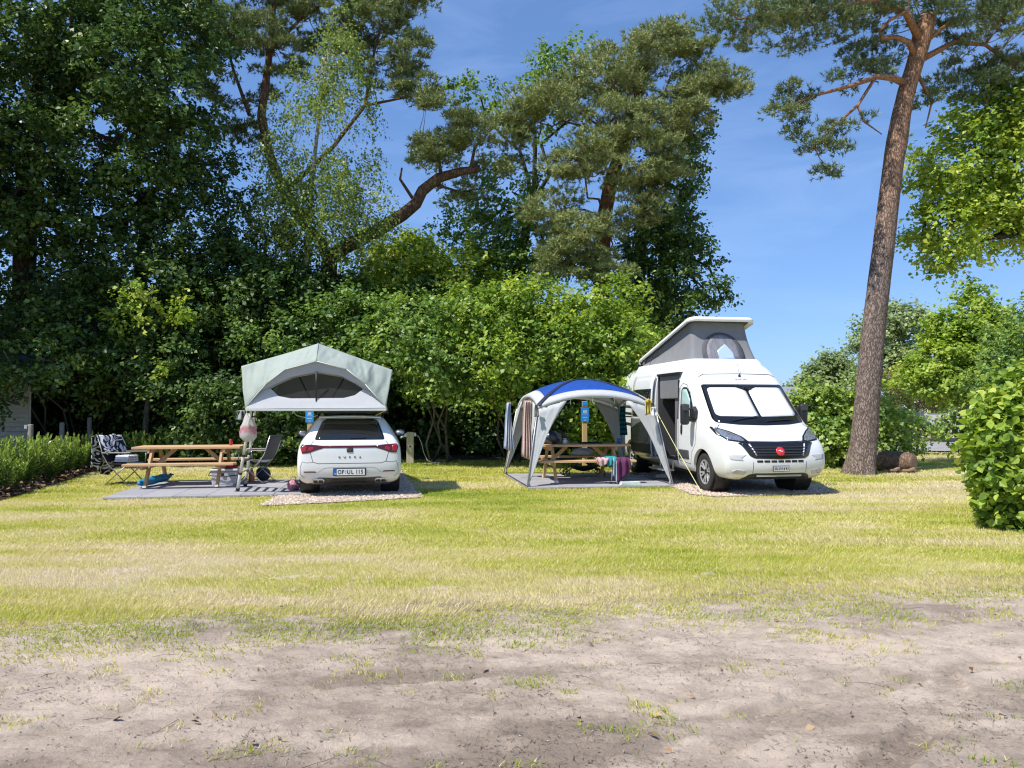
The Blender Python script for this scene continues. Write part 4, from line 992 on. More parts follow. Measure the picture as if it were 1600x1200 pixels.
for k, h in enumerate((.98, 1.12, .86)):
    me, stems = laurel(90 + k, h); e = empty('cherry_laurel'); mb = MB()
    for a, b in stems: mb.tube([a, (a + b) / 2 + np.array([0, 0, .02]), b], [.008, .006, .003], 4)
    mb.build('stems', B_grey, e); link_mesh('foliage', me, L_laurel, e); protos.append(e); me.materials.append(L_laurel) if not me.materials else None
line = [(-8.95, 11.0), (-9.0, 11.6), (-9.1, 12.2), (-9.2, 12.75), (-9.25, 13.3), (-9.4, 13.9), (-9.6, 14.5), (-9.75, 15.1), (-9.9, 15.7), (-10.1, 16.3), (-10.25, 16.9), (-10.4, 17.5), (-10.6, 18.1), (-10.7, 18.8), (-10.9, 19.5), (-9.5, 12.0), (-9.7, 13.1), (-9.9, 14.2), (-10.2, 15.3), (-10.5, 16.6), (-10.9, 17.8), (-9.95, 19.6), (-9.6, 20.2), (-10.3, 20.4)]
for k, (x_, y_) in enumerate(line):
    o = protos[k] if k < 3 else copy_tree(protos[k % 3]); s_ = rr.uniform(.9, 1.2)
    s_ *= (.58 if y_ < 12.6 else (.68 if y_ < 14.0 else .80)); o.location = (x_ + rr.uniform(-.08, .08), y_, .02); o.rotation_euler = (0, 0, rr.uniform(0, 6.28)); o.scale = (s_, s_, s_)
    tag(o, 'young cherry laurel in the row along the mulched bed on the left', 'shrub', 'laurels along the left bed')

# ---------------- log by the pine, shed, fence posts
M_cut = mat('cut_wood', (0.30, 0.19, 0.12), .9, .25, 14, .4, 30, stretch=(1, 6, 6))
c = gr(1392, 736); e = empty('log', (c.x, c.y, 0), R(-52), 'short rough section of sawn log lying behind the tall pine trunk', 'log')
mb = MB(); prof = []
n_ = 18
for i, (xx, rr_) in enumerate([(-.52, .20), (-.5, .235), (-.3, .25), (0, .245), (.3, .25), (.5, .24), (.53, .21)]): prof.append([(xx, math.cos(2 * math.pi * k / n_) * rr_ * (1 + .09 * math.sin(k * 2.3 + i)), .23 + math.sin(2 * math.pi * k / n_) * rr_ * (1 + .07 * math.sin(k * 3.1 + i * .7))) for k in range(n_)])
mb.grid(prof, True); mb.build('bark', bark('log_bark', (.25, .17, .12), (.25, .17, .12), 0, 1, 26, .8), e, True)
for sx in (-1, 1):
    mb = MB(); mb.lathe([(.0, sx * .545), (.12, sx * .55), (.20, sx * .54), (.205, sx * .515)], 18, (0, 0, .23), 'X'); mb.build('cut_face', M_cut, e)
c = gr(1412, 737); mb = MB()
for k in range(7): mb.box((c.x - .55 + .1 * k + random.uniform(-.03, .03), c.y - .35 + random.uniform(-.1, .1), .05 + .02 * (k % 3)), (.16, .09, .05), Matrix.Rotation(random.uniform(-.6, .6), 3, 'Z') @ Matrix.Rotation(random.uniform(-.4, .4), 3, 'Y'))
tag(mb.build('wood_chunks', M_cut, None, bevel=.008), 'small heap of split wood chunks at the foot of the log', 'wood chunks', kind='stuff')

M_shed = mat('beige_siding', (0.42, 0.38, 0.30), .7, .08, 3, .1, 30)
s0 = at(46, 636, 19.6); sh = empty('shed', (s0.x, s0.y, 0), R(31), 'beige garden shed with horizontal siding at the left edge', 'shed')
mb = MB(); mb.box((-1.6, 1.2, 1.3), (3.14, 2.34, 2.6)); mb.build('wall', M_shed, sh)
for j in range(21):
    mb = MB(); z0 = .08 + j * .122
    mb.add([(-3.2, -.004, z0), (0, -.004, z0), (0, -.05, z0), (-3.2, -.05, z0), (-3.2, -.004, z0 + .12), (0, -.004, z0 + .12), (0, -.010, z0 + .12), (-3.2, -.010, z0 + .12)], [(0, 1, 2, 3), (4, 7, 6, 5), (3, 2, 6, 7), (0, 3, 7, 4), (1, 5, 6, 2), (0, 4, 5, 1)])
    mb.build('siding_board', M_shed, sh)
mb = MB(); mb.box((.012, -.012, 1.33), (.05, .06, 2.64)); mb.build('corner_trim', M_shed, sh, bevel=.004)
mb = MB(); mb.add([(-3.4, -.25, 2.66), (.25, -.25, 2.66), (.25, 1.2, 3.1), (-3.4, 1.2, 3.1), (.25, 2.65, 2.66), (-3.4, 2.65, 2.66)], [(0, 1, 2, 3), (3, 2, 4, 5)]); mb.build('roof', mat('felt_roof', (.06, .06, .065), .9), sh, solid=.06)
M_post = mat('weathered_post', (0.30, 0.27, 0.22), .85, .2, 6, .4, 30, stretch=(1, 1, .15))
for px_, top, Y_, lab in ((48, 663, 17.6, 'weathered fence post nearest the shed, with a small light box'), (97, 660, 19.5, 'weathered fence post in the middle of three beside the laurels'), (140, 652, 20.6, 'weathered fence post farthest from the shed among the laurels')):
    p0 = at(px_, top, Y_); e = empty('fence_post', (p0.x, p0.y, 0), .2, lab, 'post', 'fence posts by the shed')
    mb = MB(); mb.lathe([(.0, -.05), (.062, -.05), (.06, p0.z * .5), (.058, p0.z - .012), (.05, p0.z), (0, p0.z + .004)], 14); mb.build('post', M_post, e, True)
    if px_ == 48: mb = MB(); mb.box((-.085, -.02, p0.z - .06), (.06, .08, .09)); mb.build('junction_box', mat('white_plastic', (.72, .72, .70), .5), e, bevel=.008)
# ================================================================== VEHICLE HELPERS
M_white = mat('white_paint', (0.72, 0.735, 0.75), 0.28, 0.02, 2, coat=0.6, spec=0.4)
M_white2 = mat('white_gelcoat', (0.80, 0.80, 0.79), 0.35, 0.02, 2, spec=0.4)
M_glassd = mat('tinted_glass', (0.012, 0.014, 0.018), 0.04, 0, spec=0.7, coat=0.3)
M_black = mat('black_plastic', (0.018, 0.018, 0.020), 0.42, 0.1, 20, 0.05, 80)
M_blackg = mat('gloss_black', (0.010, 0.010, 0.012), 0.12, 0, coat=0.5)
M_dgrey = mat('dark_grey_plastic', (0.055, 0.055, 0.062), 0.6, 0.1, 20)
M_rubber = mat('tyre_rubber', (0.028, 0.026, 0.025), 0.85, 0.2, 12, 0.2, 60)
M_alu = mat('aluminium', (0.62, 0.63, 0.65), 0.32, 0.04, 20, metal=0.85)
M_silver = mat('silver_paint', (0.50, 0.51, 0.53), 0.35, 0.03, 5, metal=0.4)
M_seam = mat('panel_gap', (0.035, 0.035, 0.038), 0.8, 0)
M_red = mat('red_lens', (0.33, 0.008, 0.010), 0.12, 0.15, 60, coat=0.6)
M_dred = mat('dark_red_lens', (0.085, 0.008, 0.010), 0.15, 0, coat=0.6)
M_lens = mat('clear_lens', (0.42, 0.44, 0.48), 0.08, 0.45, 42, metal=0.7, coat=0.5)
M_plate = mat('plate_white', (0.72, 0.73, 0.74), 0.4, 0)
M_ink = mat('black_ink', (0.012, 0.012, 0.014), 0.5, 0)
M_blue = mat('plate_blue', (0.015, 0.11, 0.45), 0.4, 0)
M_interior = mat('van_interior', (0.05, 0.05, 0.055), 0.8, 0.1, 4)

def bake(o):
    bpy.context.view_layer.update()
    dg = bpy.context.evaluated_depsgraph_get()
    me = bpy.data.meshes.new_from_object(o.evaluated_get(dg))
    o.modifiers.clear(); o.data = me
    return me
def box_cage(rows_a, rows_b, ts, us, wide, top_z, bulge_a, bulge_b, xs_full, zmid=None):
    """closed body cage. rows_a / rows_b: end outlines (x,y,z) bottom to top; ts: stations between; wide(t): 0..1 how far the side has reached xs_full"""
    nI, nJ = len(rows_a), len(ts); V = []; idx = {}
    def put(k, p):
        if k not in idx: idx[k] = len(V); V.append(tuple(p))
        return idx[k]
    def side(i, j):
        t = ts[j]; a, b = rows_a[i], rows_b[i]
        xe = a[0] + (b[0] - a[0]) * t; w = wide(t)
        x = xe * (1 - w) + xs_full[i] * w
        tz = t if zmid is None else zmid(t)
        return Vector((x, a[1] + (b[1] - a[1]) * t, a[2] + (b[2] - a[2]) * tz))
    cols = [-1] + list(us) + [1]
    def pt(i, j, c):
        s = side(i, j); u = cols[c]; k = (i, j, c)
        p = Vector((s.x * u, s.y, s.z))
        if i == nI - 1: p.z += top_z(ts[j]) * (1 - u * u)
        if j == 0: p.y += bulge_a[i] * (1 - abs(u) ** 2.4)
        if j == nJ - 1: p.y += bulge_b[i] * (1 - abs(u) ** 2.4)
        return put(k, p)
    Fc = []; nC = len(cols)
    for j in range(nJ - 1):
        for i in range(nI - 1):
            for c in (0, nC - 1): Fc.append((pt(i, j, c), pt(i + 1, j, c), pt(i + 1, j + 1, c), pt(i, j + 1, c)))
        for c in range(nC - 1):
            for i in (0, nI - 1): Fc.append((pt(i, j, c), pt(i, j, c + 1), pt(i, j + 1, c + 1), pt(i, j + 1, c)))
    for i in range(nI - 1):
        for c in range(nC - 1):
            for j in (0, nJ - 1): Fc.append((pt(i, j, c), pt(i + 1, j, c), pt(i + 1, j, c + 1), pt(i, j, c + 1)))
    mb = MB(); mb.v = V; mb.f = Fc
    return mb
class Skin:
    """a body surface on which panels, lamps, windows and gaps are laid"""
    def __init__(self, me, parent):
        bm = bmesh.new(); bm.from_mesh(me); self.t = BVHTree.FromBMesh(bm); bm.free(); self.p = parent
    def hit(self, proj, a, b):
        if proj == 'front': o, d = Vector((a, 9, b)), Vector((0, -1, 0))
        elif proj == 'rear': o, d = Vector((a, -14, b)), Vector((0, 1, 0))
        elif proj == 'right': o, d = Vector((5, a, b)), Vector((-1, 0, 0))
        elif proj == 'left': o, d = Vector((-5, a, b)), Vector((1, 0, 0))
        else: o, d = Vector((a, b, 9)), Vector((0, 0, -1))
        h = self.t.ray_cast(o, d)
        if h[0] is None:
            q = o + d * (8 if proj in ('front', 'top') else (13 if proj == 'rear' else 4)); h = self.t.find_nearest(q)
        n = h[1] if h[1].dot(d) < 0 else -h[1]
        return h[0], n
    def patch(self, name, poly, proj, m, off=0.003, rim=0.006, rings=5, step=0.05, parent=None, round_=0.0, smooth=True):
        P = [Vector(p) for p in poly]
        if round_: P = round_poly(P, round_)
        O = []
        for a, b in zip(P, P[1:] + P[:1]):
            n = max(1, int((b - a).length / step))
            O += [a.lerp(b, k / n) for k in range(n)]
        c = sum(O, Vector((0, 0))) / len(O)
        mb = MB(); n = len(O); vs_ = []
        h, nn = self.hit(proj, c.x, c.y); vs_.append(h + nn * off)
        for k in range(1, rings + 1):
            for q in O:
                w = c.lerp(q, k / rings); h, nn = self.hit(proj, w.x, w.y); vs_.append(h + nn * off)
        for q in O:
            h, nn = self.hit(proj, q.x, q.y); vs_.append(h - nn * rim)
        fs = [(0, 1 + k, 1 + (k + 1) % n) for k in range(n)]
        for r_i in range(rings):
            for k in range(n):
                k2 = (k + 1) % n; fs.append((1 + r_i * n + k, 1 + (r_i + 1) * n + k, 1 + (r_i + 1) * n + k2, 1 + r_i * n + k2))
        mb.add(vs_, fs)
        return mb.build(name, m, parent or self.p, smooth)
    def line(self, name, pts, proj, w=0.008, m=None, off=0.0015, parent=None, step=0.04, closed=False):
        P = [Vector(p) for p in pts]; O = []
        segs = list(zip(P, P[1:] + (P[:1] if closed else [])))[:len(P) if closed else len(P) - 1]
        for a, b in segs:
            n = max(1, int((b - a).length / step)); O += [a.lerp(b, k / n) for k in range(n)]
        O.append(P[0] if closed else P[-1])
        rows = []
        for i, q in enumerate(O):
            t = (O[min(i + 1, len(O) - 1)] - O[max(i - 1, 0)]); t = t.normalized() if t.length > 1e-6 else Vector((1, 0)); s = Vector((-t.y, t.x)) * (w / 2)
            row = []
            for k in (-1, 1):
                h, nn = self.hit(proj, q.x + s.x * k, q.y + s.y * k); row.append(h + nn * off)
            rows.append(row)
        mb = MB(); mb.grid(rows); return mb.build(name, m or M_seam, parent or self.p, True)
def round_poly(P, r, n=4):
    out_ = []
    for i, p in enumerate(P):
        a, b = P[i - 1], P[(i + 1) % len(P)]
        da, db = (a - p), (b - p); ra = min(r, da.length * .45, db.length * .45)
        p0, p1 = p + da.normalized() * ra, p + db.normalized() * ra
        for k in range(n + 1):
            t = k / n; out_.append(p0 * (1 - t) ** 2 + p * 2 * t * (1 - t) + p1 * t ** 2)
    return out_
def boolean_cut(o, cutters):
    for c in cutters:
        c.parent = o.parent
        m = o.modifiers.new('cut', 'BOOLEAN'); m.operation = 'DIFFERENCE'; m.object = c; m.solver = 'EXACT'
    bake(o)
    for c in cutters: bpy.data.objects.remove(c, do_unlink=True)
def text_mesh(name, s, size, m, parent, loc, rot, extrude=0.002, sx=1.0, offset=0.0):
    cu = bpy.data.curves.new(name, 'FONT'); cu.body = s; cu.size = size; cu.extrude = extrude; cu.align_x = 'CENTER'; cu.align_y = 'CENTER'; cu.offset = offset; cu.resolution_u = 3
    t = bpy.data.objects.new(name, cu); COL.objects.link(t)
    bpy.context.view_layer.update()
    me = bpy.data.meshes.new_from_object(t.evaluated_get(bpy.context.evaluated_depsgraph_get()))
    bpy.data.objects.remove(t, do_unlink=True); bpy.data.curves.remove(cu)
    me.materials.clear()
    o = link_mesh(name, me, m, parent); o.location = loc; o.rotation_euler = rot; o.scale = (sx, 1, 1)
    return o
def wheel(parent, c, side, r=0.345, w=0.225, rim_r=0.225, spokes=5, rimm=None, name='wheel', dark=None):
    """side +1: outer face towards +x"""
    e = empty(name, c); e.parent = parent
    mb = MB(); h = w / 2
    prof = [(rim_r, -h * .86), (rim_r + .012, -h * .95), (r - .05, -h * 1.0), (r - .018, -h * .93), (r - .004, -h * .78)]
    for g_ in (-.5, -.17, .17, .5): prof += [(r, (g_ - .11) * w), (r - .009, (g_ - .045) * w * 1.0 + 0.004), (r - .009, (g_ + .0) * w), (r, (g_ + .03) * w)] if abs(g_) < .3 else []
    prof += [(r - .004, h * .78), (r - .018, h * .93), (r - .05, h), (rim_r + .012, h * .95), (rim_r, h * .86)]
    mb.lathe(prof, 40, (0, 0, 0), 'X', closed=True)
    mb.build('tyre', M_rubber, e, False)
    s = side; mb = MB()
    mb.lathe([(rim_r + .006, s * h * .88), (rim_r - .014, s * h * .84), (rim_r - .03, s * h * .35), (.05, s * h * .30), (0, s * h * .30)], 40, (0, 0, 0), 'X', cap=False)
    mb.lathe([(rim_r + .004, -s * h * .9), (rim_r - .03, s * h * .3)], 40, (0, 0, 0), 'X', cap=False)
    mb.build('rim_barrel', dark or M_dgrey, e, True)
    mb = MB(); mb.lathe([(rim_r + .008, s * h * .90), (rim_r - .006, s * h * .93), (rim_r - .02, s * h * .84)], 40, (0, 0, 0), 'X', cap=False); mb.build('rim', rimm or M_silver, e, True)
    mb = MB()
    for k in range(spokes):
        a0 = 2 * math.pi * k / spokes + .3
        for da in (-.20, .20):
            a1 = a0 + da; x0, x1 = s * h * .62, s * h * .80
            mb.bar((x0, math.cos(a0) * .045, math.sin(a0) * .045), (x1, math.cos(a1) * (rim_r - .012), math.sin(a1) * (rim_r - .012)), .030, .022, (1, 0, 0))
    mb.build('spokes', rimm or M_silver, e, bevel=.004)
    mb = MB(); mb.lathe([(.062, s * h * .45), (.06, s * h * .70), (.035, s * h * .78), (0, s * h * .79)], 20, (0, 0, 0), 'X'); mb.build('hub_cap', dark or M_dgrey, e, True)
    return e
def cyl_cutter(c, r, x0, x1):
    mb = MB(); mb.lathe([(r, x0), (r, x1)], 48, c, 'X'); return mb.build('cutter', None)

# ================================================================== WHITE CAR
CAR_YAW = R(11.5)
car = empty('car', (-2.98, 13.62, 0.012), CAR_YAW, 'white hatchback seen from behind, parked on gravel under the roof tent', 'car')
rear = [(.70, -.58, .20), (.84, -.74, .27), (.885, -.80, .40), (.890, -.82, .55), (.885, -.815, .68), (.875, -.815, .79), (.845, -.80, .90), (.775, -.74, .985), (.66, -.55, 1.18), (.555, -.36, 1.36), (.50, -.27, 1.405)]
front = [(.66, 3.30, .18), (.74, 3.44, .26), (.78, 3.50, .38), (.80, 3.50, .50), (.80, 3.44, .60), (.79, 3.30, .68), (.76, 3.00, .78), (.72, 2.62, .90), (.62, 2.05, 1.18), (.55, 1.60, 1.36), (.50, 1.35, 1.41)]
full = [.74, .88, .895, .90, .90, .895, .885, .855, .73, .60, .52]
ts = [0, .03, .10, .2, .32, .45, .58, .72, .84, .93, 1]
cage = box_cage(rear, front, ts, [-.72, -.36, 0, .36, .72], lambda t: max(0, min(1, t / .08)) * max(0, min(1, (1 - t) / .14)), lambda t: .035,
                [-.03, -.05, -.055, -.05, -.045, -.045, -.045, -.05, -.06, -.06, -.04], [.05, .12, .14, .14, .13, .12, .12, .14, .14, .1, .05], full)
body = cage.build('body', M_white, car, True, sub=2)
me0 = bake(body); sk = Skin(me0, car)
boolean_cut(body, [cyl_cutter((0, y_, .335), .375, x0, x0 + .5 * s) for y_ in (0, 2.68) for s, x0 in ((1, .55), (-1, -.55))])
body.data.materials.clear(); body.data.materials.append(M_white)
body.data.polygons.foreach_set('use_smooth', [True] * len(body.data.polygons))
mod = body.modifiers.new('edges', 'EDGE_SPLIT'); mod.split_angle = R(38)
for y_ in (0, 2.68):
    for s in (-1, 1):
        wheel(car, (s * .775, y_, .325), s, .325, .225, .225, 5, M_dgrey)
        mb = MB(); mb.lathe([(.374, s * .56), (.374, s * .86)], 40, (0, y_, .335), 'X', cap=False); mb.lathe([(.374, s * .555), (.0, s * .55)], 40, (0, y_, .335), 'X', cap=False); mb.build('wheel_arch_liner', M_black, car, True, fix=False)
# tailgate
rw = sk.patch('rear_window', [(-.60, .985), (.60, .985), (.575, 1.07), (.485, 1.315), (.40, 1.345), (-.40, 1.345), (-.485, 1.315), (-.575, 1.07)], 'rear', M_glassd, .004, .006, 6, .05, round_=.05)
sk.patch('window_shade_band', [(-.455, 1.285), (.455, 1.285), (.41, 1.34), (-.41, 1.34)], 'rear', M_blackg, .008, .004, 3, .06, parent=rw)
mb = MB()
for a, b in (((.0, 1.005), (.25, 1.012)), ((.25, 1.012), (.27, 1.02))):
    p0, n0 = sk.hit('rear', *a); p1, n1 = sk.hit('rear', *b); mb.bar(p0 + n0 * .025, p1 + n1 * .022, .022, .014)
mb.build('wiper', M_black, rw, bevel=.003)
mb = MB()                                         # roof spoiler
rows = []
for u in np.linspace(-1, 1, 15):
    x = u * .54; zt = 1.412 + .02 * (1 - u * u); rows.append([(x, -.30, zt - .006), (x, -.42 - .03 * (1 - u * u), zt - .022), (x, -.475 - .05 * (1 - u * u), zt - .04), (x, -.470 - .05 * (1 - u * u), zt - .058), (x, -.36, zt - .06)])
mb.grid(rows); mb.build('spoiler', M_white, car, True, solid=.004)
lamp_l = [(-.835, .865), (-.80, .755), (-.70, .765), (-.56, .815), (-.44, .850), (-.44, .885), (-.60, .905), (-.80, .915)]
for s in (-1, 1):
    pl_ = [(s * -x, z) for x, z in lamp_l]
    lp = sk.patch('tail_lamp', pl_, 'rear', M_dred, .006, .004, 4, .03, round_=.015)
    sk.patch('lens', [(s * .825, .855), (s * .80, .775), (s * .735, .785), (s * .72, .86), (s * .74, .895), (s * .80, .90)], 'rear', M_red, .010, .004, 3, .03, parent=lp, round_=.012)
    sk.patch('lens', [(s * .695, .855), (s * .69, .80), (s * .60, .825), (s * .61, .875)], 'rear', M_red, .010, .004, 3, .03, parent=lp, round_=.01)
sk.patch('light_band', [(-.46, .852), (.46, .852), (.46, .888), (-.46, .888)], 'rear', M_dred, .008, .004, 2, .06)
em = sk.patch('emblem', [(-.052, .775), (.052, .775), (.052, .852), (-.052, .852)], 'rear', mat('bronze_black', (.035, .022, .016), .25, 0, coat=.4), .010, .01, 2, .03, round_=.012)
p0, n0 = sk.hit('rear', 0, .812)
mb = MB()
for s in (-1, 1):
    for poly in ([(.006, .0), (.030, .022), (.024, .030), (.006, .012)], [(.006, -.022), (.018, -.010), (.012, -.002), (.006, -.008)]):
        mb.prism([(s * x, z) for x, z in poly], -.002, .002, 'Y')
o = mb.build('emblem_mark', mat('copper', (.30, .17, .11), .3, 0, metal=.7), em); o.location = p0 + Vector((0, -.016, 0))
letters = 'CUPRA'
for k, ch in enumerate(letters):
    x = (k - 2) * .088; p, n = sk.hit('rear', x, .690)
    text_mesh('letter', ch, .046, M_blackg, car, p + n * .005, (R(90) - math.asin(max(-1, min(1, n.z))), 0, 0), .003, 1.15)
sk.line('tailgate_gap', [(-.615, .97), (-.66, .90), (-.66, .76), (-.62, .615), (-.54, .585), (.54, .585), (.62, .615), (.66, .76), (.66, .90), (.615, .97)], 'rear', .009)
sk.line('bumper_gap', [(-.80, .62), (-.74, .60), (-.62, .605)], 'rear', .007); sk.line('bumper_gap', [(.80, .62), (.74, .60), (.62, .605)], 'rear', .007)
sk.line('bumper_crease', [(-.80, .61), (-.83, .52), (-.83, .40), (-.76, .34)], 'rear', .007); sk.line('bumper_crease', [(.80, .61), (.83, .52), (.83, .40), (.76, .34)], 'rear', .007)
for s in (-1, 1): sk.patch('reflector', [(s * .56, .43), (s * .77, .432), (s * .77, .452), (s * .58, .452)], 'rear', M_dred, .004, .003, 2, .03)
sk.line('bumper_edge', [(-.55, .42), (-.44, .50), (-.36, .515), (.36, .515), (.44, .50), (.55, .42)], 'rear', .008, mat('crease_grey', (.42, .42, .43), .4, 0))
dif = sk.patch('diffuser', [(-.58, .225), (.58, .225), (.60, .30), (.52, .345), (.30, .335), (-.30, .335), (-.52, .345), (-.60, .30)], 'rear', M_dgrey, .006, .004, 4, .04, round_=.02)
sk.patch('diffuser_inset', [(-.36, .25), (.36, .25), (.28, .315), (-.28, .315)], 'rear', M_black, .012, .004, 3, .04, parent=dif, round_=.01)
for s in (-1, 1):
    ex = sk.patch('exhaust_trim', [(s * .43, .235), (s * .63, .235), (s * .645, .295), (s * .60, .325), (s * .46, .325), (s * .42, .29)], 'rear', M_alu, .014, .01, 3, .03, round_=.02)
    for x0 in (.45, .54): sk.patch('exhaust_slot', [(s * x0, .262), (s * (x0 + .075), .262), (s * (x0 + .075), .302), (s * x0, .302)], 'rear', M_black, .018, .004, 2, .03, parent=ex, round_=.012)
p, n = sk.hit('rear', 0, .435)
plate = empty('number_plate', p + Vector((0, -.014, 0))); plate.parent = car
mb = MB(); mb.box((0, 0, 0), (.555, .014, .135)); mb.build('holder', M_black, plate, bevel=.006)
mb = MB(); mb.box((.02, -.010, .0), (.475, .006, .105)); mb.build('plate_face', M_plate, plate, bevel=.003)
mb = MB(); mb.box((-.2425, -.010, .0), (.046, .006, .105)); mb.build('country_band', M_blue, plate)
text_mesh('country_letter', 'D', .04, M_plate, plate, (-.2425, -.0145, -.028), (R(90), 0, 0), .001)
for ch, x in zip('OFUL115', (-.170, -.112, -.018, .044, .118, .160, .208)): text_mesh('plate_character', ch, .098, M_ink, plate, (x, -.0145, 0), (R(90), 0, 0), .001, .86, .002)
mb = MB()
for z_ in (.018, -.016): mb.lathe([(.0, -.0145), (.012, -.0145), (.012, -.012)], 12, (-.067, 0, z_), 'Y')
mb.build('plate_seal', mat('seal_green', (.25, .35, .42), .4, 0), plate)
# side glass, mirrors, roof furniture
for s, pr in ((-1, 'left'), (1, 'right')):
    sk.patch('side_window', [(-.35, 1.02), (.0, .985), (.95, .965), (.95, 1.33), (.3, 1.335), (-.1, 1.25)], pr, M_glassd, .004, .006, 4, .08, round_=.05)
    sk.patch('side_window', [(1.0, .965), (2.15, .935), (1.9, 1.08), (1.55, 1.29), (1.0, 1.33)], pr, M_glassd, .004, .006, 4, .08, round_=.05)
    sk.line('door_gap', [(.97, 1.33), (.97, .95), (.95, .35)], pr, .009); sk.line('door_gap', [(-.02, .98), (.05, .75), (.38, .55), (.45, .33)], pr, .009)
    mr_ = empty('mirror', (s * .90, 1.98, .98)); mr_.parent = car
    mb = MB(); rows = []
    for i, (yy, k) in enumerate([(-.075, .80), (-.06, .97), (-.01, 1.0), (.05, .85), (.09, .45), (.10, .1)]):
        rows.append([(s * (.10 + .115 * k * math.cos(2 * math.pi * q / 16)), yy, .03 + .075 * k * math.sin(2 * math.pi * q / 16)) for q in range(16)])
    mb.grid(rows, True); mb.build('shell', M_black, mr_, True)
    mb = MB(); mb.lathe([(.0, -.074), (.088, -.072), (.09, -.06)], 20, (0, 0, 0), 'Y'); o = mb.build('mirror_glass', M_lens, mr_, True); o.scale = (1.05, 1, .68); o.location = (s * .10, 0, .03)
    mb = MB(); mb.bar((s * -.05, 0, -.02), (s * .08, 0, .0), .05, .04); mb.build('arm', M_black, mr_, bevel=.01)
    mb = MB(); mb.tube([(s * .575, -.15, 1.375), (s * .575, -.10, 1.42), (s * .575, .4, 1.445), (s * .575, 1.2, 1.44), (s * .575, 1.3, 1.40)], .014, 8); mb.build('roof_rail', M_blackg, car, True)
mb = MB(); mb.prism([(-.24, 1.44), (-.10, 1.445), (-.15, 1.47), (-.215, 1.502), (-.235, 1.50)], -.012, .012, 'X'); mb.build('aerial_fin', M_blackg, car, bevel=.006)
for y_ in (.10, .95): 
    mb = MB(); mb.bar((-.66, y_, 1.485), (.66, y_, 1.485), .075, .03); mb.bar((-.58, y_, 1.43), (-.58, y_, 1.48), .06, .05); mb.bar((.58, y_, 1.43), (.58, y_, 1.48), .06, .05)
    mb.build('roof_bar', M_blackg, car, bevel=.008)
mb = MB(); mb.box((0, 1.3, .26), (1.4, 3.9, .12)); mb.build('underbody', M_black, car)
# ================================================================== CAMPER VAN
VAN_LOC = Vector((4.533, 13.884, 0.012)); VAN_YAW = R(180 + 9.6)
van = empty('camper_van', VAN_LOC, VAN_YAW, 'white high-roof camper van with raised pop-up roof and open side door', 'van')
# origin on the ground under the front axle, +y forward, +x its right side (the side door)
front = [(.80, .70, .27), (.90, .84, .36), (.95, .88, .52), (.955, .87, .68), (.945, .82, .84), (.925, .72, .98), (.905, .50, 1.12), (.915, .24, 1.27), (.895, -.12, 1.62), (.86, -.44, 1.985), (.835, -.60, 2.13), (.785, -.80, 2.33), (.68, -1.04, 2.475)]
rearv = [(.86, -4.96, .34), (.95, -4.99, .44), (.99, -5.0, .60), (1.0, -5.0, .76), (1.0, -5.0, .92), (.995, -5.0, 1.06), (.99, -5.0, 1.20), (.985, -4.995, 1.34), (.965, -4.99, 1.68), (.925, -4.97, 2.02), (.90, -4.96, 2.15), (.83, -4.93, 2.34), (.66, -4.88, 2.47)]
fullv = [.90, .985, 1.012, 1.022, 1.025, 1.025, 1.02, 1.018, 1.005, .98, .955, .88, .70]
ts = [0, .018, .06, .12, .2, .32, .45, .6, .75, .88, .96, .985, 1]
sm = lambda a: a * a * (3 - 2 * a)
cage = box_cage(front, rearv, ts, [-.74, -.38, 0, .38, .74], lambda t: sm(max(0, min(1, (t + .02) / .13))) * sm(max(0, min(1, (1.01 - t) / .03))), lambda t: .03 + .02 * min(1, t * 5),
                [.10, .13, .14, .14, .13, .13, .15, .17, .15, .12, .12, .10, .06], [-.01] * 13, fullv)
vb = cage.build('body', M_white, van, True, sub=2)
me0 = bake(vb); sv = Skin(me0, van)
WB = 4.035
mbx = MB(); mbx.prism([(-1.16, .48), (-1.16, 2.0), (-1.24, 2.24), (-1.32, 2.275), (-2.38, 2.275), (-2.42, 2.2), (-2.42, .48)], .30, 1.5, 'X'); dc = mbx.build('cutter', None)
boolean_cut(vb, [cyl_cutter((0, y_, .36), .425, x0, x0 + .6 * s) for y_ in (0, -WB) for s, x0 in ((1, .62), (-1, -.62))] + [dc])
vb.data.materials.clear(); vb.data.materials.append(M_white); vb.data.polygons.foreach_set('use_smooth', [True] * len(vb.data.polygons))
mod = vb.modifiers.new('edges', 'EDGE_SPLIT'); mod.split_angle = R(36)
for y_ in (0, -WB):
    for s in (-1, 1):
        wheel(van, (s * .86, y_, .355), s, .355, .235, .222, 6, M_silver, dark=M_black)
        mb = MB(); mb.lathe([(.424, s * .63), (.424, s * .95)], 40, (0, y_, .36), 'X', cap=False); mb.lathe([(.424, s * .628), (0, s * .625)], 40, (0, y_, .36), 'X', cap=False); mb.build('wheel_arch_liner', M_black, van, True, fix=False)
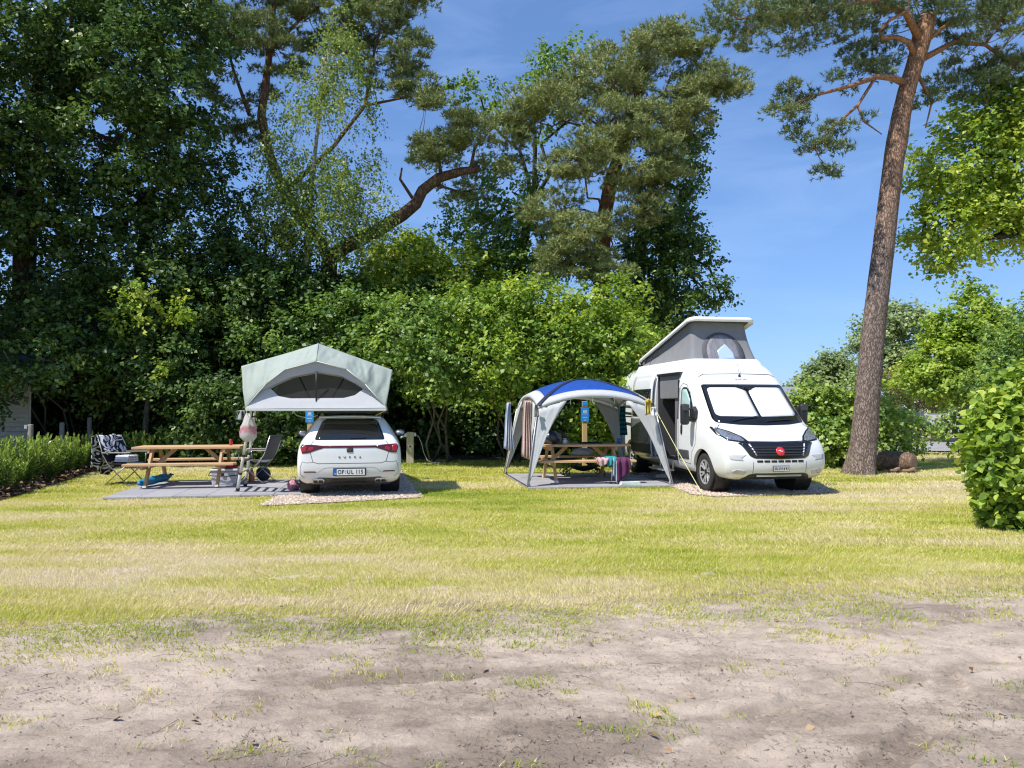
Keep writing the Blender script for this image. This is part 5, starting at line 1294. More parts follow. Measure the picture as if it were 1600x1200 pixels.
# --- front
ws = sv.patch('windscreen', [(-.86, 1.275), (-.5, 1.235), (0, 1.222), (.5, 1.235), (.86, 1.275), (.89, 1.34), (.835, 1.97), (.80, 1.995), (-.80, 1.995), (-.835, 1.97), (-.89, 1.34)], 'front', M_blackg, .004, .006, 8, .06, round_=.03)
M_blind = mat('silver_blind', (0.86, 0.90, 0.88), .35, .03, 3, .15, 6, metal=.15, coat=.9)
for s in (-1, 1):
    sv.patch('sun_blind', [(s * .028, 1.375), (s * .74, 1.39), (s * .80, 1.43), (s * .755, 1.905), (s * .70, 1.93), (s * .20, 1.93), (s * .07, 1.88), (s * .028, 1.86)], 'front', M_blind, .009, .004, 7, .05, parent=ws, round_=.03)
    mb = MB(); a0, n0 = sv.hit('front', s * .06 if s < 0 else .62, 1.285); a1, n1 = sv.hit('front', (s * .06 if s < 0 else .62) - .56, 1.37 if s > 0 else 1.31)
    mb.bar(a0 + n0 * .03, a1 + n1 * .03, .02, .016); mb.build('wiper', M_black, ws, bevel=.004)
mb = MB(); a0, n0 = sv.hit('front', 0, 1.90); mb.box(a0 + n0 * .012, (.16, .03, .10), Matrix.Rotation(-.6, 3, 'X')); mb.build('camera_housing', M_black, ws, bevel=.02)
sv.line('bonnet_gap', [(-.82, 1.25), (-.91, 1.16), (-.86, 1.00), (-.56, .955), (0, .945), (.56, .955), (.86, 1.00), (.91, 1.16), (.82, 1.25)], 'front', .010)
sv.line('bonnet_crease', [(-.45, 1.15), (-.52, .98)], 'front', .006, mat('crease_white', (.66, .67, .69), .4, 0)); sv.line('bonnet_crease', [(.45, 1.15), (.52, .98)], 'front', .006, MATS['crease_white'])
for s in (-1, 1):
    hl = sv.patch('headlamp', [(s * .955, 1.205), (s * .945, 1.06), (s * .86, .965), (s * .62, .93), (s * .50, .935), (s * .58, 1.035), (s * .74, 1.125)], 'front', M_blackg, .005, .005, 5, .03, round_=.02)
    sv.patch('lens', [(s * .935, 1.175), (s * .925, 1.07), (s * .85, .99), (s * .63, .955), (s * .57, .965), (s * .62, 1.035), (s * .76, 1.11)], 'front', M_lens, .010, .004, 5, .03, parent=hl, round_=.02)
    sv.patch('bumper_recess', [(s * .905, .735), (s * .885, .635), (s * .66, .615), (s * .70, .66), (s * .60, .725)], 'front', mat('recess_grey%d' % s, (.52, .53, .55), .4, .03), .002, .004, 3, .04, round_=.03)
    fg = sv.patch('fog_lamp', [(s * .86, .455), (s * .84, .395), (s * .66, .375), (s * .61, .40), (s * .64, .455), (s * .74, .475)], 'front', MATS['recess_grey%d' % s], .003, .004, 3, .03, round_=.03)
    sv.patch('fog_lens', [(s * (.78 + .038 * math.cos(a * .52)), .428 + .036 * math.sin(a * .52)) for a in range(12)], 'front', M_lens, .010, .006, 3, .03, parent=fg)
    sv.patch('day_light', [(s * .535, .905), (s * .515, .905), (s * .425, .71), (s * .445, .70)], 'front', mat('drl%d' % s, (.75, .78, .95), .2, 0), .014, .006, 2, .04)
gl = sv.patch('grille', [(-.72, .925), (-.56, .945), (0, .94), (.56, .945), (.72, .925), (.66, .88), (.55, .70), (.47, .66), (0, .645), (-.47, .66), (-.55, .70), (-.66, .88)], 'front', M_blackg, .005, .005, 5, .04, round_=.03)
gi = sv.patch('grille_mesh', [(-.57, .862), (0, .868), (.57, .862), (.50, .735), (.44, .705), (0, .695), (-.44, .705), (-.50, .735)], 'front', M_black, .009, .004, 4, .05, parent=gl, round_=.02)
for k, z_ in enumerate((.845, .800, .755, .718)):
    hw = .56 - .10 * k / 3; mb = MB(); rows = []
    P = []
    for u in np.linspace(-1, 1, 17):
        p, n = sv.hit('front', u * hw, z_); P.append(p + n * .018)
    for a, b in zip(P[:-1], P[1:]): mb.bar(a, b, .014, .010)
    mb.build('grille_slat', M_dgrey, gl)
p, n = sv.hit('front', 0, .775); bd = empty('emblem', p + n * .02); bd.parent = van; bd.rotation_euler = (math.asin(n.z), 0, 0)
mb = MB(); mb.lathe([(.078, -.012), (.082, .004), (.070, .012), (0, .013)], 32, (0, 0, 0), 'Y'); mb.build('badge', mat('badge_red', (.62, .030, .035), .25, 0, coat=.5), bd, True)
mb = MB(); mb.tube([(-.045, .015, .004), (-.025, .016, -.012), (.0, .017, -.002), (.022, .016, .014), (.045, .015, .004)], [.004, .007, .009, .007, .003], 6); mb.tube([(-.02, .016, .012), (.0, .017, .018), (.02, .016, -.006)], [.003, .005, .003], 6); mb.build('badge_mark', M_plate, bd)
for k in range(7):
    x = (k - 3) * .128; sv.patch('intake_slot', [(x - .053, .592), (x + .053, .592), (x + .053, .630), (x - .053, .630)], 'front', M_black, .004, .004, 2, .03, round_=.006)
for s in (-1, 1): sv.line('bumper_gap', [(s * .50, .60), (s * .50, .40)], 'front', .008)
sv.patch('lower_grille', [(-.66, .29), (.66, .29), (.56, .375), (.46, .40), (-.46, .40), (-.56, .375)], 'front', M_black, .006, .005, 4, .05, round_=.02)
mb = MB()
for u in np.linspace(-.40, .40, 2):
    p, n = sv.hit('front', u, .362); mb.v += []
P = [sv.hit('front', u, .365)[0] + sv.hit('front', u, .365)[1] * .012 for u in np.linspace(-.42, .42, 11)]
for a, b in zip(P[:-1], P[1:]): mb.bar(a, b, .02, .032)
mb.build('skid_bar', M_silver, van)
p, n = sv.hit('front', 0, .485); plate = empty('number_plate', p + n * .012); plate.parent = van
mb = MB(); mb.box((.0, 0, 0), (.31, .012, .10)); mb.build('holder', M_black, plate, bevel=.005)
mb = MB(); mb.box((.0, .009, 0), (.292, .006, .082)); mb.build('plate_face', mat('plate_grey', (.55, .56, .57), .4, 0), plate)
for ch, x in zip('SG293693', (.125, .094, .050, .016, -.018, -.052, -.086, -.118)): text_mesh('plate_character', ch, .062, M_ink, plate, (x, .0135, 0), (R(90), 0, R(180)), .001, .72, .0015)
p, n = sv.hit('front', .0, 2.085)
for txt, z_, sz, m_ in (('BURSTNER', 2.095, .050, mat('red_ink', (.55, .05, .06), .5, 0)), ('CAMPER', 2.055, .030, M_dgrey)):
    p, n = sv.hit('front', 0, z_); text_mesh('roof_lettering', txt, sz, m_, van, p + n * .004, (R(90) - math.asin(n.z), 0, R(180)), .001, 1.0) if txt == 'BURSTNER' else None
sv.line('roof_seam', [(-.80, 2.15), (-.70, 2.20), (0, 2.21), (.70, 2.20), (.80, 2.15)], 'front', .014, M_dgrey)
p, n = sv.hit('front', .0, 2.16); mb = MB(); mb.tube([p + n * .0, p + n * .035], [.028, .02], 10); mb.tube([p + n * .03, p + Vector((0, -.03, .12)), p + Vector((0, -.07, .25))], [.005, .004, .003], 6); mb.build('aerial', M_black, van, True)
# --- right side (towards the pavilion)
sw = sv.patch('door_window', [(-.32, 1.30), (-.98, 1.335), (-1.02, 1.40), (-1.02, 1.90), (-.95, 1.955), (-.80, 1.95), (-.62, 1.80), (-.40, 1.47)], 'right', M_glassd, .005, .006, 6, .05, round_=.04)
sv.patch('window_blind', [(-.56, 1.36), (-.96, 1.37), (-.98, 1.42), (-.98, 1.87), (-.93, 1.915), (-.80, 1.91), (-.60, 1.70)], 'right', mat('pale_teal_blind', (.36, .52, .50), .5, .05, 3, coat=.8), .010, .004, 4, .05, parent=sw, round_=.03)
mb = MB(); a0, n0 = sv.hit('right', -.63, 1.32); a1, n1 = sv.hit('right', -.66, 1.86); mb.bar(a0 + n0 * .012, a1 + n1 * .012, .03, .012, (1, 0, 0)); mb.build('quarter_bar', M_black, sw)
sv.line('door_gap', [(-.24, 1.24), (-.40, 1.40), (-.66, 1.83), (-.82, 2.0), (-1.0, 2.03), (-1.08, 1.96), (-1.10, 1.2), (-1.10, .50), (-.55, .46), (-.45, .70), (-.28, .86), (-.24, 1.24)], 'right', .010)
sv.patch('door_handle', [(-.98, 1.05), (-.98, 1.19), (-.93, 1.24), (-.90, 1.19), (-.90, 1.05), (-.94, 1.0)], 'right', M_black, .012, .008, 3, .03, round_=.03)
sv.line('body_crease', [(-.46, .98), (-1.08, 1.0)], 'right', .012, MATS['crease_white'])
sv.patch('side_cladding', [(-.60, .55), (-1.09, .55), (-1.09, .72), (-.60, .72)], 'right', M_dgrey, .012, .006, 3, .05, round_=.02)
sv.patch('pillar_trim', [(-1.115, 1.32), (-1.155, 1.32), (-1.155, 1.95), (-1.115, 1.95)], 'right', M_black, .004, .003, 2, .06)
for s, pr in ((1, 'right'), (-1, 'left')):
    mi = empty('mirror', (s * 1.03, -.36, 1.28)); mi.parent = van
    mb = MB(); mb.prism([(-.02, -.02), (.12, .06), (.10, .20), (-.02, .30), (-.10, .10)], s * -.12, s * .02, 'X'); mb.build('mount', M_black, mi, bevel=.02)
    mb = MB(); mb.bar((0, .04, .02), (s * .22, .06, .02), .05, .04); mb.build('arm', M_black, mi, bevel=.012)
    mb = MB(); mb.bar((0, .02, .24), (s * .20, .06, .25), .04, .035); mb.build('arm', M_black, mi, bevel=.012)
    mb = MB(); mb.box((s * .19, .05, .14), (.16, .13, .40)); mb.build('shell', M_black, mi, True, bevel=.05, seg=4)
    mb = MB(); mb.box((s * .19, .118, .27), (.13, .02, .12)); mb.build('shell_cap', M_dgrey, mi, bevel=.008)
    mb = MB(); mb.box((s * .19, -.018, .14), (.125, .008, .34)); mb.build('mirror_glass', M_lens, mi, bevel=.01)
sv.patch('door_window', [(-.32, 1.30), (-1.02, 1.335), (-1.02, 1.95), (-.80, 1.95), (-.40, 1.47)], 'left', M_glassd, .005, .006, 5, .06, round_=.04)
# --- the open side doorway: trim, dark interior, cupboard, step
mb = MB()
mb.add([(.95, -2.41, .50), (.95, -1.17, .50), (.95, -1.17, 2.26), (.95, -2.41, 2.26), (.31, -2.41, .50), (.31, -1.17, .50), (.31, -1.17, 2.26), (.31, -2.41, 2.26)],
       [(0, 1, 5, 4), (3, 7, 6, 2), (0, 4, 7, 3), (1, 2, 6, 5), (4, 5, 6, 7)])
mb.build('cabin_interior', M_interior, van, solid=-.004)
mb = MB(); mb.box((.60, -1.42, 1.30), (.56, .44, 1.56)); mb.build('cupboard', mat('grey_cupboard', (.17, .165, .18), .5, .06, 4), van, bevel=.02)
mb = MB(); mb.box((.62, -1.80, 1.98), (.60, 1.15, .50)); mb.build('overhead_locker', mat('locker_grey', (.20, .20, .21), .5, .05), van, bevel=.02)
mb = MB(); mb.box((.93, -1.19, 1.30), (.10, .05, 1.60)); mb.box((.90, -1.79, 2.245), (.16, 1.22, .05)); mb.box((.93, -1.79, .505), (.14, 1.22, .035)); mb.build('doorway_trim', M_black, van)
mb = MB(); mb.box((1.12, -1.80, .27), (.26, .80, .035)); mb.box((1.0, -1.45, .36), (.03, .03, .20)); mb.box((1.0, -2.15, .36), (.03, .03, .20)); mb.build('entry_step', M_alu, van, bevel=.008)
# sliding door, pushed back along the side
sd_o = empty('sliding_door', (0, 0, 0)); sd_o.parent = van
def side_panel(name, y0, y1, z0, z1, m, off, parent, th=.03, ny=8, nz=14):
    rows = []
    for i in range(nz + 1):
        z = z0 + (z1 - z0) * i / nz; rows.append([])
        for j in range(ny + 1):
            y = y0 + (y1 - y0) * j / ny; p, n = sv.hit('right', max(min(y, -.5), -4.8), z); rows[-1].append(p + Vector((off, 0, 0)))
    mb = MB(); mb.grid(rows); return mb.build(name, m, parent, True, solid=th)
side_panel('door_skin', -3.74, -2.46, .46, 2.26, M_white, .075, sd_o)
side_panel('lower_skin', -3.735, -2.465, .74, 1.30, mat('silver_graphic', (.26, .27, .275), .22, .05, 3, metal=.45, coat=.7), .100, sd_o, .008)
side_panel('door_cladding', -3.735, -2.465, .53, .74, M_dgrey, .102, sd_o, .012)
dw = side_panel('window', -3.62, -2.50, 1.36, 1.96, M_glassd, .102, sd_o, .012)
side_panel('window_frame', -3.45, -2.66, 1.46, 1.88, M_blackg, .112, sd_o, .01)
mb = MB(); p, n = sv.hit('right', -2.6, 1.12); mb.bar(p + Vector((.125, -.04, 0)), p + Vector((.125, .10, .02)), .03, .05, (1, 0, 0)); mb.build('handle', M_black, sd_o, bevel=.01)
sv.line('door_rail', [(-2.5, 1.33), (-4.75, 1.33)], 'right', .03, M_black, .003)
for k, (y0, y1, z0, z1) in enumerate([(-3.80, -4.75, 1.72, 1.80), (-3.80, -4.60, 1.52, 1.585), (-3.80, -4.70, 1.36, 1.42), (-3.80, -4.55, 1.10, 1.17)]):
    sv.patch('side_stripe', [(y0, z0), (y1, z0 + .03), (y1, z1 + .03), (y0, z1)], 'right', M_black if k != 1 else M_dgrey, .004, .003, 2, .08)
sv.patch('side_cladding', [(-3.50, .46), (-2.45, .46), (-2.45, .56), (-3.50, .56)], 'right', M_silver, .006, .004, 2, .06)
sv.patch('side_cladding', [(-4.52, .50), (-4.95, .50), (-4.95, .72), (-4.50, .72)], 'right', M_dgrey, .008, .004, 2, .06)
sv.line('roof_gutter', [(-.95, 2.20), (-1.2, 2.30), (-2.4, 2.315), (-4.8, 2.31)], 'right', .012, MATS['crease_white'])
mb = MB(); mb.box((0, -2.1, .32), (1.6, 5.2, .14)); mb.build('underbody', M_black, van)
# --- raised roof: GRP rim, canvas, shell, scissors strut
rim_z = 2.50
mb = MB()
def rr_rect(hw, y0, y1, r, n=5):
    P = []
    for cx_, cy_, a0 in ((hw - r, y1 - r, 0), (-hw + r, y1 - r, 90), (-hw + r, y0 + r, 180), (hw - r, y0 + r, 270)):
        for k in range(n + 1):
            a = R(a0 + 90 * k / n); P.append((cx_ + r * math.cos(a), cy_ + r * math.sin(a)))
    return P
low = rr_rect(.80, -4.45, -.86, .22); high = rr_rect(.745, -4.38, -1.05, .2); mid_ = rr_rect(.785, -4.43, -.93, .22)
mb.grid([[(x, y, 2.30) for x, y in low], [(x, y, rim_z - .05) for x, y in mid_], [(x, y, rim_z + .035) for x, y in high]], True)
mb.f.append(tuple(range(2 * len(low), 3 * len(low)))); mb.build('roof_rim', M_white2, van, True)
YF, YR, ZF, ZR = -1.30, -4.30, 3.34, 2.66          # shell underside front and rear
slope = (ZF - ZR) / (YF - YR); zs = lambda y: ZR + (y - YR) * slope
M_canvas = fabric('grey_canvas', (.235, .24, .255), .10, .9, .05, .15, 10)
NB = rr_rect(.72, -4.25, -1.14, .10, 4); NT = rr_rect(.60, -4.22, -1.40, .10, 4)
rows = []
for i in range(11):
    t = i / 10; rows.append([])
    for k, ((x0, y0), (x1, y1)) in enumerate(zip(NB, NT)):
        zt = zs(y1) - .004; sag = -.045 * math.sin(math.pi * t)
        x = x0 + (x1 - x0) * t; y = y0 + (y1 - y0) * t; l = math.hypot(x, y + 2.7)
        x += x / max(l, .1) * sag; y += (y + 2.7) / max(l, .1) * sag
        rows[-1].append((x, y, (rim_z + .03) + (zt - rim_z - .03) * t))
mb = MB(); mb.grid(rows, True)
rc = empty('pop_up_roof', (0, 0, 0)); rc.parent = van
mb.build('canvas', M_canvas, rc, True)
def sag_front(x, z):
    t = (z - rim_z - .03) / (zs(-1.40) - rim_z - .03); return -1.14 + (-1.40 + 1.14) * t - .045 * math.sin(math.pi * max(0, min(1, t)))
def arch(hw, zt, z0, n=14):
    return [(-hw, z0)] + [(-hw * math.cos(math.pi * k / n), z0 + .12 + (zt - z0 - .12) * math.sin(math.pi * k / n)) for k in range(n + 1)] + [(hw, z0)]
def front_patch(name, poly, off, m, parent=rc):
    c = (sum(p[0] for p in poly) / len(poly), sum(p[1] for p in poly) / len(poly)); n = len(poly); V = []
    for k in (0, .25, .5, .75, 1):
        for x, z in ([c] if k == 0 else poly):
            xx, zz = c[0] + (x - c[0]) * k, c[1] + (z - c[1]) * k; V.append((xx, sag_front(xx, zz) + off, zz))
    Fc = [(0, 1 + i, 1 + (i + 1) % n) for i in range(n)]
    for r_i in range(3):
        for i in range(n): Fc.append((1 + r_i * n + i, 1 + (r_i + 1) * n + i, 1 + (r_i + 1) * n + (i + 1) % n, 1 + r_i * n + (i + 1) % n))
    mb = MB(); mb.add(V, Fc); return mb.build(name, m, parent, True, solid=.004)
aw = front_patch('window_flap', arch(.46, 3.10, rim_z + .03), .010, fabric('flap_canvas', (.12, .122, .135), .15))
front_patch('window_mesh', arch(.36, 3.06, rim_z + .03), .020, mat('insect_mesh', (.20, .20, .23), .8, .25, 9, 0, stretch=(3, 1, .15)), rc)
front_patch('window_pane', [(-.22, rim_z + .04), (-.22, 2.66), (-.06, 2.86), (.13, 2.72), (.13, rim_z + .04)], .030, mat('clear_pane', (.42, .55, .74), .1, .05, 2, coat=.4), rc)
shell = MB(); ol = rr_rect(.735, YR - .10, YF + .10, .16, 5); il = rr_rect(.66, YR - .04, YF + .02, .14, 5)
def sp(P, dz): return [(x, y, zs(y) + dz) for x, y in P]
shell.grid([sp(il, .00), sp(ol, -.05), sp(ol, .015), sp(rr_rect(.71, YR - .08, YF + .07, .15, 5), .055), sp(rr_rect(.60, YR, YF - .05, .14, 5), .085)], True)
nn = len(il); shell.f.append(tuple(range(4 * nn, 5 * nn))); shell.f.append(tuple(reversed(range(nn))))
shell.build('roof_shell', M_white2, rc, True)
mb = MB(); mb.grid([sp(rr_rect(.655, YR - .03, YF + .01, .14, 5), -.004), sp(rr_rect(.3, YR + .3, YF - .3, .1, 5), -.004)], True); mb.build('shell_lining', M_dgrey, rc)
for s in (-1, 1):
    mb = MB(); mb.bar((s * .70, -4.22, 2.53), (s * .70, -4.02, zs(-4.02) - .02), .03, .02); mb.bar((s * .70, -4.02, 2.53), (s * .70, -4.26, zs(-4.26) - .01), .03, .02); mb.box((s * .70, -4.12, 2.515), (.05, .30, .03)); mb.build('hinge_strut', M_black, rc)
    mb = MB(); mb.tube([(s * .76, -3.45, 2.50), (s * .69, -3.30, zs(-3.30))], .004, 5); mb.build('tension_cord', M_black, rc)

# ================================================================== ROOF TENT on the car
TL = Vector((-3.51, 13.56, 0)) ; tent = empty('roof_tent', (TL.x, TL.y, 1.50), R(9), 'pale grey-green fold-out roof tent on top of the white car', 'tent')
# local: x along the tent (left = entrance), y into the picture, z up from the floor panel
M_fly = fabric('fly_sage', (.47, .53, .48), .28, .7, .04, .35, 9); M_wall = fabric('tent_wall', (.70, .71, .75), .30, .8, .03, .25, 7); M_awn = fabric('awning_shaded', (.55, .57, .70), .35, .8, .02, .15, 7)
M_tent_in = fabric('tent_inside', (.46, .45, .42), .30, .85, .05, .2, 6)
HX = 1.19
D0, D1 = -.62, .78
mb = MB(); mb.box((0, .0, .03), (2 * HX, 1.54, .06)); mb.build('floor_panel', mat('tent_base', (.60, .61, .63), .5, .03), tent, bevel=.01)
mb = MB(); mb.box((.62, .08, -.016), (1.12, 1.2, .03)); mb.box((.62, -.35, -.03), (1.2, .05, .03)); mb.box((.62, .5, -.03), (1.2, .05, .03)); mb.build('mounting_frame', M_black, tent)
def wr(a, b, k=.012, f=9.0):                       # cloth creases
    return k * math.sin(a * f + 2.1 * math.sin(b * 3.1)) * math.sin(b * 4.0 + .6)
# front wall with the window opening left out
WIN = [(-.80, .39), (-.62, .49), (-.42, .58), (-.02, .665), (.40, .60), (.62, .49), (.78, .39), (.64, .28), (.45, .23), (-.45, .22), (-.66, .26)]
OUTL = [(-1.06, .26), (-.86, .50), (-.55, .75), (-.02, .90), (.50, .76), (.82, .50), (1.04, .26), (1.185, .06), (.6, .05), (-.6, .05), (-1.185, .06)]
rows = []
for t in np.linspace(0, 1, 5): rows.append([(a[0] + (b[0] - a[0]) * t, D0 + wr(a[0] + b[0], t * 2, .008) + .42 * (a[1] + (b[1] - a[1]) * t - .42), a[1] + (b[1] - a[1]) * t) for a, b in zip(WIN, OUTL)])
mb = MB(); mb.grid(rows, True); mb.build('front_wall', M_wall, tent, True)
mb = MB(); V = [(x, D0 + .012 + .42 * (z - .42), z) for x, z in WIN]; mb.add(V, [tuple(range(len(V)))]); 
mesh_m, nt, p, out = new_mat('tent_mesh'); tr = nt.nodes.new('ShaderNodeBsdfTransparent'); mx = nt.nodes.new('ShaderNodeMixShader'); mx.inputs[0].default_value = .48
p.inputs['Base Color'].default_value = (.02, .02, .022, 1); p.inputs['Roughness'].default_value = .9; nt.links.new(tr.outputs[0], mx.inputs[1]); nt.links.new(p.outputs[0], mx.inputs[2]); nt.links.new(mx.outputs[0], out.inputs[0])
mb.build('window_mesh', mesh_m, tent)
# awning band above the window: pale cloth, its shade put into the lilac
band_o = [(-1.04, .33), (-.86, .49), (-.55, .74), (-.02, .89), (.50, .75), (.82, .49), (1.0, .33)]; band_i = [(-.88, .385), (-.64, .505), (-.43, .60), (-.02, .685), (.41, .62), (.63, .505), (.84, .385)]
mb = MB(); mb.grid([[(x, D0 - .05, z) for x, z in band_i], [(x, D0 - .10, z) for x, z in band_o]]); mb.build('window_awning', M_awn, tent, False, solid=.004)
# rain fly: flared front, over the ridge, down the back
fin = [(-1.20, .06), (-.86, .47), (-.55, .72), (-.02, .87), (.50, .73), (.82, .47), (1.18, .06)]          # inner arch edge
fout = [(-1.33, .785), (-.96, .90), (-.52, 1.035), (-.02, 1.205), (.50, 1.02), (.92, .87), (1.29, .74)]      # outer silhouette
rows = []
NXF = 97
ii = np.linspace(0, 6, NXF)
def li(P, q): k = int(min(5, q)); f = q - k; return (P[k][0] * (1 - f) + P[k + 1][0] * f, P[k][1] * (1 - f) + P[k + 1][1] * f)
for t in np.linspace(0, 1, 20):
    row = []
    for q in ii:
        a, b = li(fin, q), li(fout, q)
        x = a[0] + (b[0] - a[0]) * t; z = a[1] + (b[1] - a[1]) * t - .05 * math.sin(math.pi * t) * abs(math.sin(q * math.pi / 1.0)) * .3
        w = (.13 * (float(fbm(q * 3.1 + t * 1.3, t * 1.1 + 4, 3, 205)) - .5) + .075 * (float(vnoise(q * 9 - t * 2.5, t * 1.3, 207)) - .5) * float(vnoise(q * 1.7, t * 2, 209))) * math.sin(math.pi * t) ** .7
        row.append((x, D0 - .13 + .30 * t ** 1.2 + w, z + .6 * w))
    rows.append(row)
mb = MB(); mb.grid(rows); mb.build('fly_front', M_fly, tent, True, solid=.004)
rows = []
for t in np.linspace(0, 1, 9):
    row = []
    for q in ii:
        b = li(fout, q); sag = .04 * math.sin(math.pi * t); row.append((b[0] * (1 - .02 * t), D0 + .17 + (D1 - D0 + .05) * t, b[1] - sag - .02 * t))
    rows.append(row)
mb = MB(); mb.grid(rows); mb.build('fly_roof', M_fly, tent, True, solid=.004)
for s, tip in ((-1, fout[0]), (1, fout[-1])):       # side of the fly from the tip down to the base corner
    rows = []
    for t in np.linspace(0, 1, 8):
        row = []
        for k in np.linspace(0, 1, 8):
            y = D0 + .17 + (D1 - D0 + .05) * k; x = tip[0] + (s * 1.17 - tip[0]) * t - s * .11 * math.sin(math.pi * t); z = tip[1] + (.08 - tip[1]) * t - .04 * math.sin(math.pi * k)
            row.append((x, y - (.26 * t * (1 - k)), z))
        rows.append(row)
    mb = MB(); mb.grid(rows); mb.build('fly_side', M_fly, tent, True, solid=.004)
    mb = MB(); mb.grid([[(s * 1.19, D0, .06), (s * 1.19, D1, .06)], [(s * 1.07, D0, .26), (s * 1.10, D1, .30)], [(s * .86, D0, .50), (s * .86, D1, .56)], [(s * .5, D0, .74), (s * .5, D1, .84)], [(0, D0, .89), (0, D1, 1.0)]]); mb.build('inner_roof', M_tent_in, tent, True, solid=.004)
    mb = MB(); mb.tube([(s * 1.17, D0 - .02, .16), (s * 1.20, D0 - .06, .02), (s * 1.0 if s > 0 else s * 1.17, D0 - .05, -.08)], .006, 5); mb.build('tie_strap', mat('yellow_strap%d' % s, (.62, .60, .16), .7, 0), tent)
mb = MB(); V = [(x, D1, z) for x, z in OUTL]; mb.add(V, [tuple(range(len(V)))]); mb.build('back_wall', M_tent_in, tent)
for a, b in (((-.02, D0 - .11, .70), (-.02, D0 - .10, .09)), ((-.50, .0, .84), (-.16, .05, .12)), ((.52, .02, .80), (.12, .05, .12))):
    mb = MB(); mb.tube([a, b], .013, 8); mb.build('pole', M_black, tent, True)
mb = MB(); mb.tube([(-.45, D0 + .02, .02), (-.36, D0, -.08), (-.18, D0, -.12), (.0, D0, -.08)], .005, 5); mb.build('cord', mat('grey_cord', (.5, .5, .48), .8, 0), tent)
mb = MB(); mb.tube([(-1.16, D0 - .02, .115), (-1.0, D0 - .05, .13), (-.72, D0 - .05, .10)], [.02, .035, .018], 10); mb.build('rolled_flap', M_wall, tent, True)

mb = MB(); mb.tube([(fin[3][0] + (fout[3][0] - fin[3][0]) * t, D0 - .136 + .30 * t ** 1.2, fin[3][1] + (fout[3][1] - fin[3][1]) * t + .004) for t in np.linspace(0, 1, 9)], .008, 6); mb.build('seam', mat('seam_tape', (.34, .38, .35), .8, 0), tent, True)
for k, (fx, fz) in enumerate(zip(fin, fin[1:])):
    mb = MB(); mb.tube([(fx[0], D0 - .135, fx[1]), (fz[0], D0 - .135, fz[1])], .007, 6); mb.build('hem', mat('hem_tape%d' % k, (.62, .66, .64), .8, 0), tent, True)
# ladder at its left end
def tl(x, y, z): return tent.matrix_world if False else Vector((TL.x, TL.y, 1.50)) + rotz(R(9)) @ Vector((x, y, z))
M_lad = mat('ladder_alu', (.66, .66, .62), .4, .05, 20, metal=.35)
f0, f1 = gr(371, 771), gr(383, 763); f0.z = f1.z = .045
t0, t1 = tl(-1.12, -.62, .05), tl(-1.12, -.25, .05)
lad = empty('ladder', (f0.x, f0.y, .04), 0, 'silver telescopic ladder leaning up to the left end of the roof tent', 'ladder'); L0 = Vector(lad.location)
for f_, t_ in ((f0, t0), (f1, t1)):
    d = t_ - f_
    for k, (a, b, r_) in enumerate(((0, .22, .030), (.22, .44, .027), (.44, .66, .024), (.66, .98, .021))):
        mb = MB(); mb.tube([f_ + d * a - L0, f_ + d * b - L0], r_, 12); mb.build('rail', M_lad, lad, True)
        if k: mb = MB(); mb.tube([f_ + d * (a - .008) - L0, f_ + d * (a + .012) - L0], .034, 12); mb.build('lock_collar', M_black, lad)
    mb = MB(); mb.tube([f_ - d * .015 - L0, f_ + d * .04 - L0], .036, 12); mb.box(f_ - L0 + Vector((-.01, 0, -.02)), (.10, .06, .03)); mb.build('foot', M_black, lad)
for k in range(7):
    t = .10 + .88 * k / 6.6; mb = MB(); a, b = f0.lerp(t0, t), f1.lerp(t1, t); mb.bar(a - L0, b - L0, .055, .03, (0, 0, 1)); mb.build('rung', M_lad if k % 2 else M_dgrey, lad, bevel=.004)
# ================================================================== PICNIC TABLES
M_pine = mat('larch_timber', (.56, .36, .19), .65, .14, 5, .15, 40, stretch=(.25, 4, 4))
M_pine2 = mat('larch_timber_upright', (.50, .31, .155), .65, .14, 5, .15, 40, stretch=(4, 4, .3))
M_conc = mat('foot_block', (.60, .55, .50), .9, .1, 20)
def picnic(loc, rz, label):
    t = empty('picnic_table', loc, rz, label, 'picnic table', 'picnic tables')
    for k in range(5):
        mb = MB(); mb.box((random.uniform(-.004, .004), (k - 2) * .150, .742), (1.98, .144, .045)); mb.build('tabletop_board', M_pine, t, bevel=.005)
    for s in (-1, 1):
        for k in (0, 1):
            mb = MB(); mb.box((-.02 * k, s * (.66 + .135 * k), .452), (1.96, .130, .042)); mb.build('bench_board', M_pine, t, bevel=.005)
    for s in (-1, 1):
        x = s * .64
        for q in (-1, 1):
            mb = MB(); mb.bar((x, q * .24, .715), (x, q * .70, .0), .045, .115, (0, 1, .3)); mb.build('leg', M_pine2, t, bevel=.004)
            mb = MB(); mb.bar((x, q * .675, .05), (x, q * .70, .0), .060, .125, (0, 1, .3)); mb.build('foot_block', M_conc, t)
        mb = MB(); mb.bar((x + s * .047, -.78, .40), (x + s * .047, .78, .40), .045, .095, (0, 0, 1)); mb.build('bench_bearer', M_pine2, t, bevel=.004)
        mb = MB(); mb.bar((x + s * .047, -.36, .685), (x + s * .047, .36, .685), .045, .085, (0, 0, 1)); mb.build('top_bearer', M_pine2, t, bevel=.004)
        mb = MB(); mb.bar((x - s * .02, 0, .41), (x - s * .36, 0, .715), .075, .04, (0, 1, 0)); mb.build('brace', M_pine2, t, bevel=.004)
    mb = MB(); mb.box((0, 0, .712), (.07, .68, .014)); mb.build('batten', M_pine2, t)
    return t
TZ = .038
tabL = picnic((-6.36, 14.62, TZ), R(10), 'light timber picnic table on the left patio, its top nearly empty')
tabR = picnic((1.42, 15.46, TZ), R(8), 'light timber picnic table standing under the blue pavilion')
